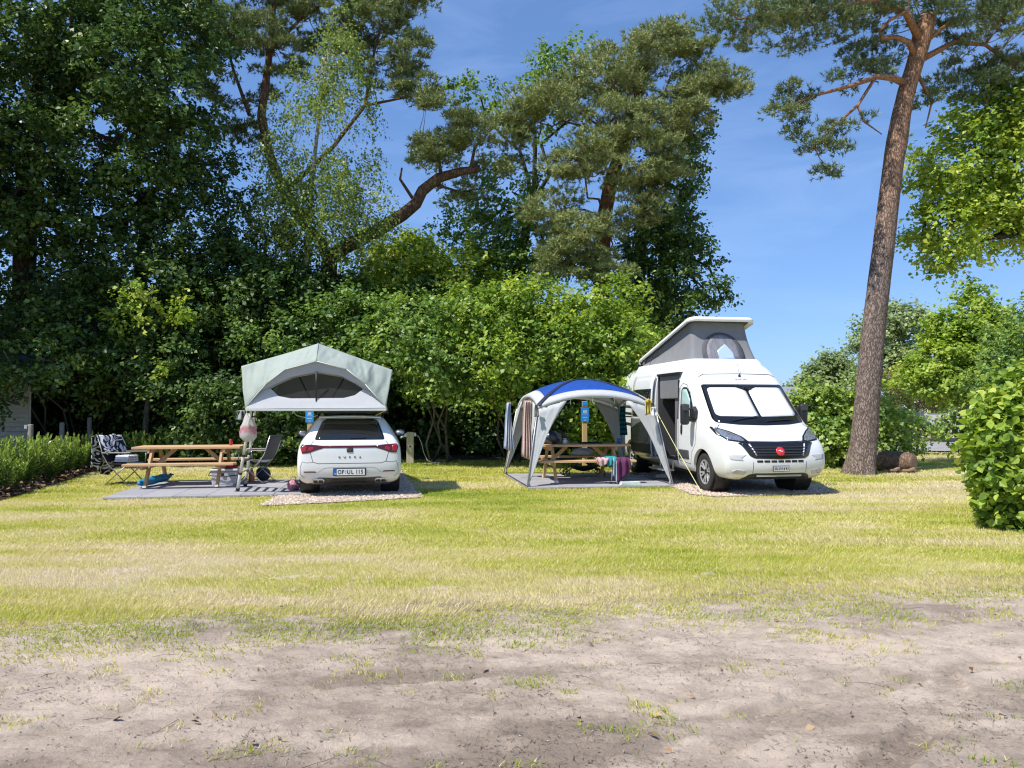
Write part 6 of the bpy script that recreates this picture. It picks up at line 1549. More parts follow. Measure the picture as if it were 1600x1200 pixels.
def onL(x, y, z=0): return Vector((-6.36, 14.62, TZ)) + rotz(R(10)) @ Vector((x, y, z))
def onR(x, y, z=0): return Vector((1.42, 15.46, TZ)) + rotz(R(8)) @ Vector((x, y, z))

# ================================================================== BLUE PAVILION
GC = Vector((1.50, 15.84, .0)); GY = R(9.3); gz = empty('pavilion', (GC.x, GC.y, .037), GY, 'blue domed camping pavilion with pale grey legs', 'pavilion')
def onG(x, y, z=0): return Vector((GC.x, GC.y, .037)) + rotz(GY) @ Vector((x, y, z))
M_blue_c = fabric('blue_canopy', (.020, .085, .42), .12, .32, .08, .35, 8); M_pale = fabric('pale_grey_cloth', (.63, .65, .67), .30, .75, .04, .3, 7); M_navy = mat('navy_sleeve', (.012, .018, .045), .7, .1, 8)
[n for n in M_blue_c.node_tree.nodes if n.type == 'BSDF_PRINCIPLED'][0].inputs['Specular IOR Level'].default_value = .6
HW, FT = 1.20, 1.45
def gedge(th):
    c, s = math.cos(th), math.sin(th); m = max(abs(c), abs(s)); r = HW / m; k = (r / HW - 1) / (math.sqrt(2) - 1)
    return r, 1.79 - .24 * k ** 1.25
def gpt(th, s):
    r, ze = gedge(th); z = 2.12 - (2.12 - ze) * s ** 1.9
    return Vector((math.cos(th) * r * s, math.sin(th) * r * s, z))
NT_ = 96
mb = MB(); rows = []
for s in np.linspace(.02, .84, 14): rows.append([gpt(2 * math.pi * k / NT_, s) + Vector((0, 0, .010 * math.sin(k * 1.9 + s * 9) * s)) for k in range(NT_)])
mb.grid(rows, True); mb.f.append(tuple(range(NT_))); mb.build('canopy', M_blue_c, gz, True, solid=.003)
for q in range(4):
    a0 = math.pi / 4 + q * math.pi / 2; mb = MB(); rows = []
    for s in np.linspace(.84, 1.0, 5): rows.append([gpt(a0 + (math.pi / 2) * k / 24, s) for k in range(25)])
    # hem hangs a little
    rows.append([gpt(a0 + (math.pi / 2) * k / 24, 1.0) + Vector((0, 0, -.07)) for k in range(25)])
    mb.grid(rows); mb.build('valance', M_pale, gz, True, solid=.003)
for sx, sy in ((1, 1), (1, -1), (-1, 1), (-1, -1)):
    foot = Vector((sx * FT, sy * FT, 0)); sh = Vector((sx * HW, sy * HW, gedge(math.pi / 4)[1] - .06))
    for ax in (0, 1):                                # the two wings of the leg
        tgt = gpt(math.atan2(sy, sx) + (-1 if (ax == 0) == (sx * sy > 0) else 1) * math.pi / 4 * .40, 1.0) + Vector((0, 0, -.07)); rows = []
        for v in np.linspace(0, 1, 15):
            pole = foot.lerp(sh, v); outp = foot.lerp(tgt, v); w = v ** 1.05; row = []
            # bow the free edge in towards the pole
            outp = outp.lerp(pole, .30 * math.sin(math.pi * min(1, v * 1.0)) * (1 - v * .2))
            for k in np.linspace(0, 1, 8):
                p = pole.lerp(outp, k); p = p + Vector((sx, sy, 0)) * (.012 * math.sin(k * 17 + v * 6) * v)
                if v == 0: p = p + (Vector((-sx, 0, 0)) if ax == 0 else Vector((0, -sy, 0))) * .07 * k
                row.append(p)
            rows.append(row)
        mb = MB(); mb.grid(rows); mb.build('leg_panel', M_pale, gz, True, solid=.003)
    mb = MB(); mb.tube([foot + Vector((sx * .02, sy * .02, .0)), foot.lerp(sh, .5) + Vector((sx, sy, 0)) * .012, sh + Vector((sx, sy, 0)) * .012], .012, 8); mb.build('pole', mat('grey_pole%d%d' % (sx, sy), (.50, .51, .53), .4, 0, metal=.5), gz, True)
for a0 in (math.pi / 4, -math.pi / 4):
    rows = []
    for s in np.linspace(-1, 1, 41):
        th = a0 if s > 0 else a0 + math.pi; p = gpt(th, max(.02, abs(s))) + Vector((0, 0, .010)); d = Vector((-math.sin(a0), math.cos(a0), 0)) * .055
        rows.append([p - d, p + Vector((0, 0, .012)), p + d])
    mb = MB(); mb.grid(rows); mb.build('pole_sleeve', M_navy, gz, True, solid=.003)
for a, b in (((-FT, -FT), (-FT, FT)), ((-FT, FT), (FT, FT)), ((FT, -FT), (FT, FT))):
    mb = MB(); mb.bar((a[0], a[1], .012), (b[0], b[1], .012), .022, .006, (0, 0, 1)); mb.build('ground_strap', M_navy, gz)
a = Vector((1.22, -1.22, 1.46)); tip = rotz(-GY) @ (gr(1098, 776) - Vector((GC.x, GC.y, .037))); tip.z = .0
mb = MB(); mb.tube([a, a.lerp(tip, .5) + Vector((0, 0, -.02)), tip], .006, 6); mb.build('guy_rope', mat('yellow_rope', (.66, .64, .28), .7, 0), gz)
mb = MB(); mb.tube([tip + Vector((-.01, 0, -.03)), tip + Vector((.02, 0, .05))], .007, 6); mb.build('peg', mat('green_peg', (.42, .62, .15), .5, 0), gz)
for k, (x, y) in enumerate(((-.55, -1.2), (-.1, -1.2), (.35, -1.2), (.8, -1.2), (-1.2, -.5), (.5, 1.2))):
    th = math.atan2(y, x); p = gpt(th, 1.0) + Vector((0, 0, -.06)); mb = MB(); mb.bar(p, p + Vector((.01, 0, -.11)), .012, .003); mb.build('tie_tape', M_pale, gz)

# ---- cloths hung on the pavilion
def hung(name, label, cat, top, w, h, m, folds=4, amp=.03, rz=0.0, taper=.8, hem=0.0, group=None, bunch=0.0):
    rows = []
    for v in np.linspace(0, 1, 12):
        row = []
        for u in np.linspace(-.5, .5, 29):
            x = u * w * (1 - (1 - taper) * (1 - v)) ; row.append((x, amp * math.sin(u * folds * 2 * math.pi + v * .8) * (1 - .3 * v) + .02 * math.sin(v * 5), -h * v * (1 + hem * (u + .5)) + .02 * math.cos(u * 9) * bunch))
        rows.append(row)
    mb = MB(); mb.grid(rows); o = mb.build(name, m, None, True, solid=.006); o.location = top; o.rotation_euler = (0, 0, rz)
    return tag(o, label, cat, group)
def striped(name, c1, c2, sc, axis, thr=.5):
    m = fabric(name, c1, .15, .9, .0, .2, 20); nt = m.node_tree; p = [n for n in nt.nodes if n.type == 'BSDF_PRINCIPLED'][0]
    tc = nt.nodes.new('ShaderNodeTexCoord'); w = nt.nodes.new('ShaderNodeTexWave'); w.bands_direction = axis; w.inputs['Scale'].default_value = sc; w.inputs['Distortion'].default_value = .6
    r_ = nt.nodes.new('ShaderNodeValToRGB'); r_.color_ramp.interpolation = 'CONSTANT'; r_.color_ramp.elements[0].color = (*c1, 1); r_.color_ramp.elements[1].color = (*c2, 1); r_.color_ramp.elements[1].position = thr
    nt.links.new(tc.outputs['Object'], w.inputs[0]); nt.links.new(w.outputs[0], r_.inputs[0]); nt.links.new(r_.outputs[0], p.inputs['Base Color']); return m
hung('towel', 'pale blue and white striped towel hanging at the far left leg of the pavilion', 'towel', at(795, 629, 15.9), .26, .98, striped('blue_stripe', (.36, .47, .66), (.62, .64, .70), 7, 'X'), 4, .035, .5, .25, .12)
hung('towel', 'salmon pink towel hanging at the near left leg of the pavilion', 'towel', at(824, 626, 14.35), .24, 1.08, fabric('pink_towel', (.62, .45, .41), .15, .9, .08, .4, 30), 4, .04, .3, .55, .10)
hung('towel', 'dark teal towel hanging beside the rear wheel of the camper van', 'towel', at(973, 635, 15.9), .19, .62, striped('teal_towel', (.010, .045, .08), (.012, .17, .20), 3.2, 'Z', .45), 3, .03, .4, .7)
hung('cloth', 'yellow cloth bundled at the near right corner of the pavilion', 'cloth', at(1013, 624, 14.55), .17, .30, mat('yellow_cloth', (.52, .40, .06), .9, .25, 14, .5, 30), 3, .05, .2, .7, 0, None, 1)
hung('cloth', 'small white cloth hanging from the near right corner of the pavilion', 'cloth', at(1022, 636, 14.5), .16, .18, fabric('white_cloth', (.62, .64, .68), .2), 2, .03, .4, .6)
hung('net_bag', 'small grey net bag hanging next to the pink towel', 'bag', at(838, 632, 14.32), .10, .24, mat('grey_net', (.22, .22, .19), .9, .3, 25, .5, 40), 3, .02, .2, .5)

# ---- things on and round the right table
def lump(name, label, cat, loc, s, m, seed=0, rz=0, n=18, k=.12, flat=.0, group=None, parts=None):
    r = np.random.default_rng(seed); ph = r.random(6) * 6; mb = MB(); rows = []
    for i in range(n + 1):
        a = math.pi * i / n; row = []
        for j in range(2 * n):
            b = math.pi * j / n; d = 1 + k * math.sin(3 * b + ph[0] + 2 * a) * math.sin(a) + k * .7 * math.sin(5 * b + ph[1]) * math.sin(2 * a + ph[2]) + k * .5 * math.sin(9 * b + 6 * a + ph[3]) * math.sin(a)
            z = -math.cos(a) * d; z = max(z, -1 + flat); row.append((math.sin(a) * math.cos(b) * d * s[0], math.sin(a) * math.sin(b) * d * s[1], (z + 1 - flat) * s[2]))
        rows.append(row)
    mb.grid(rows, True)
    if parts is None:
        o = mb.build(name, m, None, True); o.location = loc; o.rotation_euler = (0, 0, rz); return tag(o, label, cat, group)
    e = empty(name, loc, rz, label, cat, group); mb.build(parts, m, e, True); return e
top = .766
lump('bag', 'grey soft bag lying on the left end of the pavilion table', 'bag', onR(-.80, .12, top), (.20, .18, .10), mat('grey_bag', (.13, .14, .155), .8, .2, 8, .4, 25), 1, .3, flat=.35)
hm = lump('bicycle_helmet', 'dark grey-blue helmet on top of the bags on the pavilion table', 'helmet', onR(-.62, .02, top), (.17, .14, .15), mat('helmet_shell', (.035, .045, .060), .3, .1, 5, coat=.4), 2, .2, k=.03, flat=.25, parts='shell')
mb = MB(); mb.tube([(math.cos(a) * .175, -.02 + math.sin(a) * .145, .10 + .06 * math.sin(a * 2)) for a in np.linspace(0, 2 * math.pi, 17)], .012, 6, False); mb.build('rim', M_dgrey, hm, True)
lump('bag', 'light grey folded bag behind the helmet on the pavilion table', 'bag', onR(-.50, .22, top), (.16, .12, .14), mat('light_grey_bag', (.26, .27, .27), .8, .2, 8, .4, 25), 3, -.3, flat=.3)
e = empty('jar', onR(-.34, -.10, top), 0, 'small white jar next to the helmet on the pavilion table', 'jar')
mb = MB(); mb.lathe([(0, 0), (.04, 0), (.043, .01), (.043, .08), (.036, .09)], 20); mb.build('glass', mat('white_jar', (.65, .66, .66), .3, 0), e, True); mb = MB(); mb.lathe([(.04, .088), (.041, .115), (.036, .12), (0, .12)], 20); mb.build('lid', M_silver, e, True)
e = empty('tray', onR(.25, .1, top), R(15), 'flat black tray lying in the middle of the pavilion table', 'tray'); mb = MB(); mb.prism([(x * .22, y * .14) for x, y in ((-1, -.8), (-.85, -1), (.85, -1), (1, -.8), (1, .8), (.85, 1), (-.85, 1), (-1, .8))], 0, .012); mb.build('base', M_black, e); mb = MB(); mb.tube([(math.copysign(.215, c) if abs(c) > .7 else c * .3, math.copysign(.135, s_) if abs(s_) > .7 else s_ * .19, .018) for c, s_ in [(math.cos(a), math.sin(a)) for a in np.linspace(0, 2 * math.pi, 33)]], .008, 6, False); mb.build('rim', M_black, e)
e = empty('cup', onR(.86, .05, top), 0, 'bright blue cup at the right end of the pavilion table', 'cup'); mb = MB(); mb.lathe([(0, 0), (.034, 0), (.042, .10), (.039, .10), (.032, .006), (0, .006)], 20); mb.build('body', mat('blue_cup', (.02, .20, .55), .35, 0), e, True); mb = MB(); mb.tube([(.04, 0, .085), (.07, 0, .075), (.072, 0, .04), (.038, 0, .03)], .006, 6); mb.build('handle', MATS['blue_cup'], e, True)
def drape(name, label, loc, m, w, l0, l1, rz, seed=0, cat='clothes', group='clothes over the bench'):
    """cloth laid over a bench edge: flat on top, hanging down on both sides"""
    r = np.random.default_rng(seed); ph = r.random(4) * 6; rows = []
    for v in np.linspace(-1, 1, 21):
        row = []
        for u in np.linspace(-.5, .5, 17):
            if v < -.25: y = -.15 - .03 * math.sin(u * 14 + ph[0]); z = (v + .25) * l0 / .75 * (1 + .25 * math.sin(u * 5 + ph[1]))
            elif v > .25: y = .15 + .03 * math.sin(u * 12 + ph[2]); z = -(v - .25) * l1 / .75 * (1 + .2 * math.sin(u * 6 + ph[3]))
            else: y = v * .6; z = .012 + .03 * abs(math.sin(u * 9 + ph[0])) * math.cos(v * 4)
            row.append((u * w * (1 + .15 * math.sin(v * 3 + ph[1])), y, z))
        rows.append(row)
    mb = MB(); mb.grid(rows); o = mb.build(name, m, None, True, solid=.008); o.location = loc; o.rotation_euler = (0, 0, rz); return tag(o, label, cat, group)
drape('jacket', 'purple jacket draped over the right end of the near pavilion bench', onR(.66, -.735, .485), fabric('purple_cloth', (.13, .035, .10), .08, .9, .15, .4, 20), .28, .36, .20, R(8), 4)
drape('t_shirt', 'turquoise shirt lying over the near pavilion bench', onR(.46, -.735, .505), fabric('turquoise_cloth', (.03, .28, .34), .1, .9, .1, .4, 20), .20, .14, .12, R(14), 5)
drape('shirt', 'pale pink shirt lying over the near pavilion bench left of the turquoise one', onR(.27, -.735, .487), fabric('pale_pink_cloth', (.55, .36, .38), .12, .9, .15, .4, 20), .22, .10, .10, R(2), 6)
drape('trousers', 'pale blue-grey trousers hanging from the near pavilion bench', onR(.50, -.735, .492), fabric('pale_blue_cloth', (.36, .42, .48), .1, .9, .1, .4, 20), .12, .42, .1, R(8), 7)
lump('bag', 'white plastic bag on the far bench of the pavilion table', 'bag', onR(.25, .72, .475), (.24, .12, .09), fabric('white_plastic_bag', (.66, .67, .70), .3, .5, .06, .5, 14), 8, flat=.3)
# stroller
st = empty('stroller', onR(.36, 1.02, 0), R(6), 'black folded pushchair standing behind the pavilion table', 'stroller')
for k, (x, y, r_) in enumerate(((-.46, -.22, .085), (-.40, -.02, .085), (-.46, .22, .085), (.34, -.24, .075), (.34, .24, .075))):
    if k == 1: continue
    w_ = empty('wheel', (x, y, r_)); w_.parent = st; mb = MB(); mb.lathe([(r_ - .018, -.02), (r_ - .004, -.02), (r_, 0), (r_ - .004, .02), (r_ - .018, .02)], 24, (0, 0, 0), 'Y', closed=True); mb.build('tyre', M_rubber, w_, True)
    mb = MB()
    for q in range(5): mb.bar((0, 0, 0), (math.cos(q * 1.257) * (r_ - .012), 0, math.sin(q * 1.257) * (r_ - .012)), .012, .012, (0, 1, 0))
    mb.build('spokes', M_dgrey, w_)
for s in (-1, 1):
    mb = MB(); mb.tube([(-.46, s * .19, .09), (-.10, s * .19, .36), (.34, s * .21, .10)], .013, 8); mb.build('frame_tube', M_black, st, True)
    mb = MB(); mb.tube([(.20, s * .19, .22), (-.20, s * .19, .62), (-.56, s * .19, 1.0)], .012, 8); mb.build('handle_tube', M_dgrey, st, True)
mb = MB(); mb.tube([(-.56, -.19, 1.0), (-.585, 0, 1.02), (-.56, .19, 1.0)], .014, 8); mb.build('handlebar', M_black, st, True)
mb = MB(); rows = [[(x, y, .17 - .07 * math.sin(math.pi * (x + .3) / .55) * (1 - (y / .2) ** 2) + .06 * (y / .2) ** 2) for y in np.linspace(-.18, .18, 7)] for x in np.linspace(-.3, .25, 9)]; mb.grid(rows); mb.build('basket', M_black, st, True, solid=.01)
mb = MB(); rows = [[(x, y, .42 + .35 * ((x + .1) / .4) ** 2 if x > -.1 else .42) for y in np.linspace(-.17, .17, 5)] for x in np.linspace(-.38, .22, 9)]; mb.grid(rows); mb.build('seat', mat('stroller_cloth', (.04, .04, .05), .9), st, True, solid=.03)
# shoes, mats, paper
def shoe(loc, rz, m):
    o = MB(); rows = []
    for t in np.linspace(0, 1, 12):
        w = .046 * (math.sin(math.pi * (.12 + .76 * t)) ** .5) * (1 if t > .3 else .85); h = .095 - .05 * t ** 1.3 if t > .15 else .095
        rows.append([(math.cos(a) * w, (t - .5) * .27, .012 + max(0, math.sin(a)) * h if math.sin(a) > 0 else 0) for a in np.linspace(0, 2 * math.pi, 14, endpoint=False)])
    o.grid(rows, True); n = 14; o.f.append(tuple(range(n))); o.f.append(tuple(range(11 * n, 12 * n)))
    return o
pS = gr(1036, 750); pr_ = empty('pair_of_shoes', (pS.x, pS.y, TZ + .012), R(50), 'pair of worn white shoes on the mat by the van step', 'shoes')
for k, dx in enumerate((-.06, .06)): o = shoe(None, 0, None).build('shoe', mat('white_shoe%d' % k, (.60, .60, .56), .8, .15, 14, .3, 30), pr_, True); o.location = (dx, .04 * k, 0); o.rotation_euler = (0, 0, .15 * k)
pM = gr(1012, 749); o = MB(); o.grid([[(x, y, .004 * math.sin(x * 9) * math.sin(y * 7)) for y in np.linspace(-.42, .42, 9)] for x in np.linspace(-.36, .36, 9)]); o = o.build('mat', mat('grey_mat', (.36, .36, .39), .95, .1, 30, .4, 80), None, True, solid=.008); o.location = (pM.x - .25, pM.y + .1, TZ + .008); o.rotation_euler = (0, 0, SY); tag(o, 'pale grey doormat lying on the pavilion patio', 'mat')
pF = gr(984, 761); e = empty('folded_mat', (pF.x, pF.y, TZ), SY, 'folded white and mint mat at the front edge of the pavilion patio', 'mat')
for k in range(3): mb = MB(); mb.box((.004 * k, 0, .012 + .022 * k), (.40 - .01 * k, .14, .020)); mb.build('fold', mat('mint_mat%d' % k, (.55, .66, .62) if k != 1 else (.66, .67, .66), .9), e, bevel=.006)
pT = gr(919, 750); o = MB(); o.add([(-.05, -.03, .002), (.05, -.035, .004), (.04, .03, .025), (-.045, .035, .008)], [(0, 1, 2, 3)]); o = o.build('tissue', fabric('tissue', (.7, .7, .7), .3), None, solid=.002); o.location = (pT.x, pT.y, TZ); tag(o, 'crumpled white tissue on the pavilion patio below the bench', 'tissue')

# ================================================================== LEFT PITCH
def camp_chair(name, label, loc, rz, cloth, frame):
    """faces +x"""
    c = empty(name, loc, rz, label, 'camping chair', 'camping chairs')
    for s in (-1, 1):
        y = s * .27
        mb = MB(); mb.tube([(.26, y, .0), (-.20, y, .44), (-.30, y, .60), (-.42, y, .96)], .011, 8); mb.build('back_leg', frame, c, True)
        mb = MB(); mb.tube([(-.28, y, 0), (.24, y, .44)], .011, 8); mb.build('front_leg', frame, c, True)
        mb = MB(); mb.tube([(.24, y, .44), (.26, y, .64)], .010, 8); mb.build('arm_post', frame, c, True)
        mb = MB(); mb.bar((-.33, y, .655), (.30, y, .665), .05, .022, (0, 0, 1)); mb.build('armrest', mat('armrest%s%d' % (name, s), (.30, .27, .25), .6, .1), c, bevel=.008)
    for x in (-.27, .25): mb = MB(); mb.tube([(x, -.27, .025), (x, .27, .025)], .010, 8); mb.build('cross_tube', frame, c, True)
    mb = MB(); mb.grid([[(x, y, .44 - .035 * (1 - (y / .27) ** 2)) for y in np.linspace(-.265, .265, 9)] for x in np.linspace(-.22, .26, 7)]); mb.build('seat', cloth, c, True, solid=.012)
    mb = MB(); mb.grid([[(-.24 - .19 * t - .03 * (1 - (y / .27) ** 2), y, .47 + .49 * t) for y in np.linspace(-.265, .265, 9)] for t in np.linspace(0, 1, 8)]); mb.build('backrest', cloth, c, True, solid=.012)
    return c
M_frame = mat('chair_frame', (.30, .30, .30), .4, .05, metal=.6)
ch1 = camp_chair('camping_chair', 'dark camping chair on the grass, half covered by a patterned blanket', (gr(198, 757).x, gr(198, 757).y - .05, .0), R(-8), mat('dark_navy_cloth', (.016, .018, .028), .85, .1, 20, .2, 60), M_frame)
ch2 = camp_chair('camping_chair', 'grey camping chair facing left at the right end of the patio', (gr(398, 757).x, gr(398, 757).y + .1, TZ), R(172), mat('grey_cloth', (.085, .088, .098), .85, .1, 20, .2, 60), M_alu)
def onC(x, y, z): return Vector(ch1.location) + rotz(R(-8)) @ Vector((x, y, z))
# blanket over the back of the chair
m = fabric('ornament_blanket', (.02, .022, .035), .05, .95, 0, .4, 18); nt = m.node_tree; p = [n for n in nt.nodes if n.type == 'BSDF_PRINCIPLED'][0]
tc = nt.nodes.new('ShaderNodeTexCoord'); nz = _n(nt, 'ShaderNodeTexNoise', Scale=3.6, Detail=1.0, Distortion=1.2); nt.links.new(tc.outputs['Object'], nz.inputs['Vector'])
ml = _n(nt, 'ShaderNodeMath'); ml.operation = 'MULTIPLY'; ml.inputs[1].default_value = 7.0; nt.links.new(nz.outputs['Fac'], ml.inputs[0]); fr = _n(nt, 'ShaderNodeMath'); fr.operation = 'FRACT'; nt.links.new(ml.outputs[0], fr.inputs[0])
rp = nt.nodes.new('ShaderNodeValToRGB'); rp.color_ramp.interpolation = 'CONSTANT'; rp.color_ramp.elements[0].color = (.016, .018, .030, 1); rp.color_ramp.elements[1].color = (.60, .61, .64, 1); rp.color_ramp.elements[1].position = .55
nt.links.new(fr.outputs[0], rp.inputs['Fac']); nt.links.new(rp.outputs['Color'], p.inputs['Base Color'])
rows = []
for v in np.linspace(-1, 1, 31):
    row = []
    for u in np.linspace(-.5, .5, 27):
        y = u * .66 * (1 + .10 * math.sin(v * 4)); f = .035 * math.sin(u * 17 + v * 2) + .025 * math.sin(u * 31 - v * 3)
        if v < 0: x = -.44 - .05 * (-v) - .04 + f; z = 1.0 + v * (.62 + .30 * (u + .5) * (.5 + .5 * math.sin(u * 5 + 1))) + .02 * math.sin(u * 9)
        else: x = -.44 + .19 * v + .07 + f * .8; z = 1.0 - v * (.40 + .12 * math.sin(u * 6)) + .02 * math.sin(u * 9)
        if abs(v) < .08: z += .02
        row.append((x, y, z - .02))
    rows.append(row)
mb = MB(); mb.grid(rows); o = mb.build('blanket', m, None, True, solid=.012); o.location = ch1.location; o.rotation_euler = (0, 0, R(-8)); tag(o, 'black and white ornamented blanket thrown over the left camping chair', 'blanket')
e = empty('folded_towel', onC(.05, -.05, .46), R(-8), 'white folded towel lying on the seat of the left camping chair', 'towel')
for k in range(3): mb = MB(); mb.box((.005 * k, 0, .03 + .045 * k), (.34 - .02 * k, .30, .042)); mb.build('fold', mat('white_towel%d' % k, (.62, .63, .70), .95, .08, 20, .3, 60), e, bevel=.018, seg=3)
# cooler, red bag on it
cl = empty('cooler_box', (gr(352, 760).x, gr(352, 760).y, TZ), R(10), 'pale grey cooler box beneath the right end of the left picnic table', 'cooler box')
M_cool = mat('cooler_grey', (.52, .52, .53), .5, .05, 5)
mb = MB(); mb.prism([(-.22, 0), (.22, 0), (.25, .27), (-.25, .27)], -.15, .15, 'Y'); mb.build('body', M_cool, cl, bevel=.02, seg=3)
mb = MB(); mb.box((0, 0, .295), (.53, .33, .05)); mb.build('lid', mat('cooler_lid', (.60, .60, .61), .5), cl, bevel=.015)
mb = MB(); mb.tube([(-.27, -.02, .26), (-.285, -.17, .20), (0, -.19, .17), (.285, -.17, .20), (.27, -.02, .26)], .010, 8); mb.build('handle', M_dgrey, cl, True)
mb = MB(); mb.box((-.02, -.172, .21), (.06, .012, .06)); mb.build('latch', M_black, cl, bevel=.006)
lump('bag', 'crumpled red bag lying on the cooler box', 'bag', Vector(cl.location) + rotz(R(10)) @ Vector((.08, 0, .322)), (.17, .13, .05), mat('red_bag', (.34, .012, .03), .6, .25, 8, .4, 20), 12, flat=.4)
# blue dry bag
pB0, pB1 = gr(216, 766), gr(262, 758); pB0.z = TZ + .055; pB1.z = TZ + .09
db = empty('dry_bag', pB0, math.atan2(pB1.y - pB0.y, pB1.x - pB0.x), 'bright blue roll-top sack lying against the leg of the left picnic table', 'sack'); L = (pB1 - pB0).length + .05
rows = []
for i, t in enumerate(np.linspace(0, 1, 15)):
    w = .10 * (min(1, t * 5 + .15)) ** .6 * (1 - .45 * max(0, t - .8) / .2); h = .075 * (min(1, t * 5 + .1)) ** .5 * (1 - .5 * max(0, t - .85) / .15)
    rows.append([(t * L, math.cos(a) * w + .008 * math.sin(t * 22 + a * 3), .03 + .05 * t + math.sin(a) * h * (1 + .06 * math.sin(t * 19))) for a in np.linspace(0, 2 * math.pi, 18, endpoint=False)])
mb = MB(); mb.grid(rows, True); mb.f.append(tuple(range(18))); mb.f.append(tuple(range(14 * 18, 15 * 18))); mb.build('sack', mat('blue_drybag', (.010, .22, .44), .4, .12, 6, .35, 16), db, True)
mb = MB(); mb.tube([(L, 0, .09), (L + .06, .01, .12), (L + .11, -.02, .10)], [.03, .022, .01], 8); mb.build('closure', M_black, db, True)
# can on the table
e = empty('drink_can', onL(.74, .05, top), 0, 'red drink can near the right end of the left picnic table', 'can'); mb = MB(); mb.lathe([(0, 0), (.026, 0), (.033, .012), (.033, .105), (.027, .118), (.026, .122)], 24); mb.build('body', mat('red_can', (.52, .05, .06), .3, .25, 30, metal=.3), e, True); mb = MB(); mb.lathe([(.026, .121), (.023, .116), (0, .116)], 24); mb.build('lid', M_alu, e, True)
# bottle, dark round bag behind the right chair
pO = gr(393, 756); e = empty('bottle', (pO.x, pO.y, TZ), 0, 'orange-red bottle standing beneath the grey camping chair', 'bottle'); mb = MB(); mb.lathe([(0, 0), (.055, 0), (.058, .02), (.058, .17), (.03, .23), (.022, .25)], 20); mb.build('body', mat('orange_bottle', (.45, .14, .09), .35, .2, 12), e, True); mb = MB(); mb.lathe([(.025, .25), (.025, .28), (0, .28)], 16); mb.build('cap', mat('red_cap', (.35, .02, .02), .4, 0), e, True)
bg = lump('round_bag', 'dark blue round bag standing behind the grey camping chair', 'bag', (gr(408, 754).x, gr(408, 754).y + .12, TZ), (.15, .13, .15), mat('dark_blue_bag', (.035, .045, .065), .8, .15, 8, .3, 25), 14, k=.04, flat=.1, parts='pouch'); mb = MB(); mb.tube([(-.06, 0, .28), (-.04, 0, .36), (.04, 0, .36), (.06, 0, .28)], .010, 6); mb.build('strap', M_black, bg, True)
# pink flowered bag by the car wheel
pb_ = lump('flowered_bag', 'small pink flowered bag on the gravel beside the left rear wheel of the car', 'bag', (gr(458, 769).x, gr(458, 769).y, .03), (.115, .10, .105), mat('pink_flowers', (.62, .36, .40), .85, 0, 22, .4, 30, col2=(.34, .05, .09)), 15, k=.07, flat=.2, parts='pouch'); mb = MB(); mb.tube([(-.05, 0, .18), (-.04, .01, .25), (.04, .01, .25), (.05, 0, .18)], .008, 6); mb.build('strap', MATS['pink_flowers'], pb_, True)
# carrier bag hanging from the tent
pc = at(388, 690, 13.0); cb = empty('carrier_bag', (pc.x, pc.y, pc.z), 0, 'full white plastic carrier bag with red print hanging from the roof tent', 'bag')
m = fabric('carrier_plastic', (.70, .69, .70), .4, .35, 0, .6, 16); nt = m.node_tree; p = [n for n in nt.nodes if n.type == 'BSDF_PRINCIPLED'][0]; tc = nt.nodes.new('ShaderNodeTexCoord'); sp_ = nt.nodes.new('ShaderNodeSeparateXYZ'); nt.links.new(tc.outputs['Object'], sp_.inputs[0])
nz = _n(nt, 'ShaderNodeTexNoise', Scale=6.0, Detail=2.0); nt.links.new(tc.outputs['Object'], nz.inputs['Vector']); ad = _n(nt, 'ShaderNodeMath'); ad.operation = 'MULTIPLY_ADD'; ad.inputs[1].default_value = .25; nt.links.new(nz.outputs['Fac'], ad.inputs[0]); nt.links.new(sp_.outputs['Z'], ad.inputs[2])
rp = nt.nodes.new('ShaderNodeValToRGB'); el = rp.color_ramp.elements; el[0].position = .25; el[0].color = (.70, .69, .70, 1); el[1].position = .42; el[1].color = (.70, .69, .70, 1); e1 = el.new(.30); e1.color = (.62, .22, .26, 1); e2 = el.new(.37); e2.color = (.64, .30, .34, 1); nt.links.new(ad.outputs[0], rp.inputs['Fac']); nt.links.new(rp.outputs['Color'], p.inputs['Base Color'])
rows = []
for t, w in ((0, .02), (.02, .09), (.08, .135), (.17, .15), (.26, .135), (.34, .10), (.42, .07), (.50, .045)): rows.append([(math.cos(a) * w * (1 + .10 * math.sin(a * 5 + t * 20) + .06 * math.sin(a * 9)), math.sin(a) * w * .75 * (1 + .10 * math.sin(a * 4 + t * 15)), t) for a in np.linspace(0, 2 * math.pi, 28, endpoint=False)])
mb = MB(); mb.grid(rows, True); mb.f.append(tuple(range(28))); mb.build('sack', m, cb, True)
for s in (-1, 1): mb = MB(); mb.grid([[(s * .045, -.02, .48), (s * .045, .02, .48)], [(s * .03, -.015, .56), (s * .03, .015, .56)], [(s * .006, -.01, .63), (s * .006, .01, .63)]]); mb.build('handle', m, cb, True, solid=.004)
pg = at(378, 648, 13.3); hung('pouch', 'grey mesh pouch hanging under the left corner of the roof tent', 'pouch', (pg.x, pg.y, pg.z + .08), .20, .17, mat('grey_pouch', (.22, .24, .25), .85, .15, 10, .3, 30), 2, .05, R(40), .5)

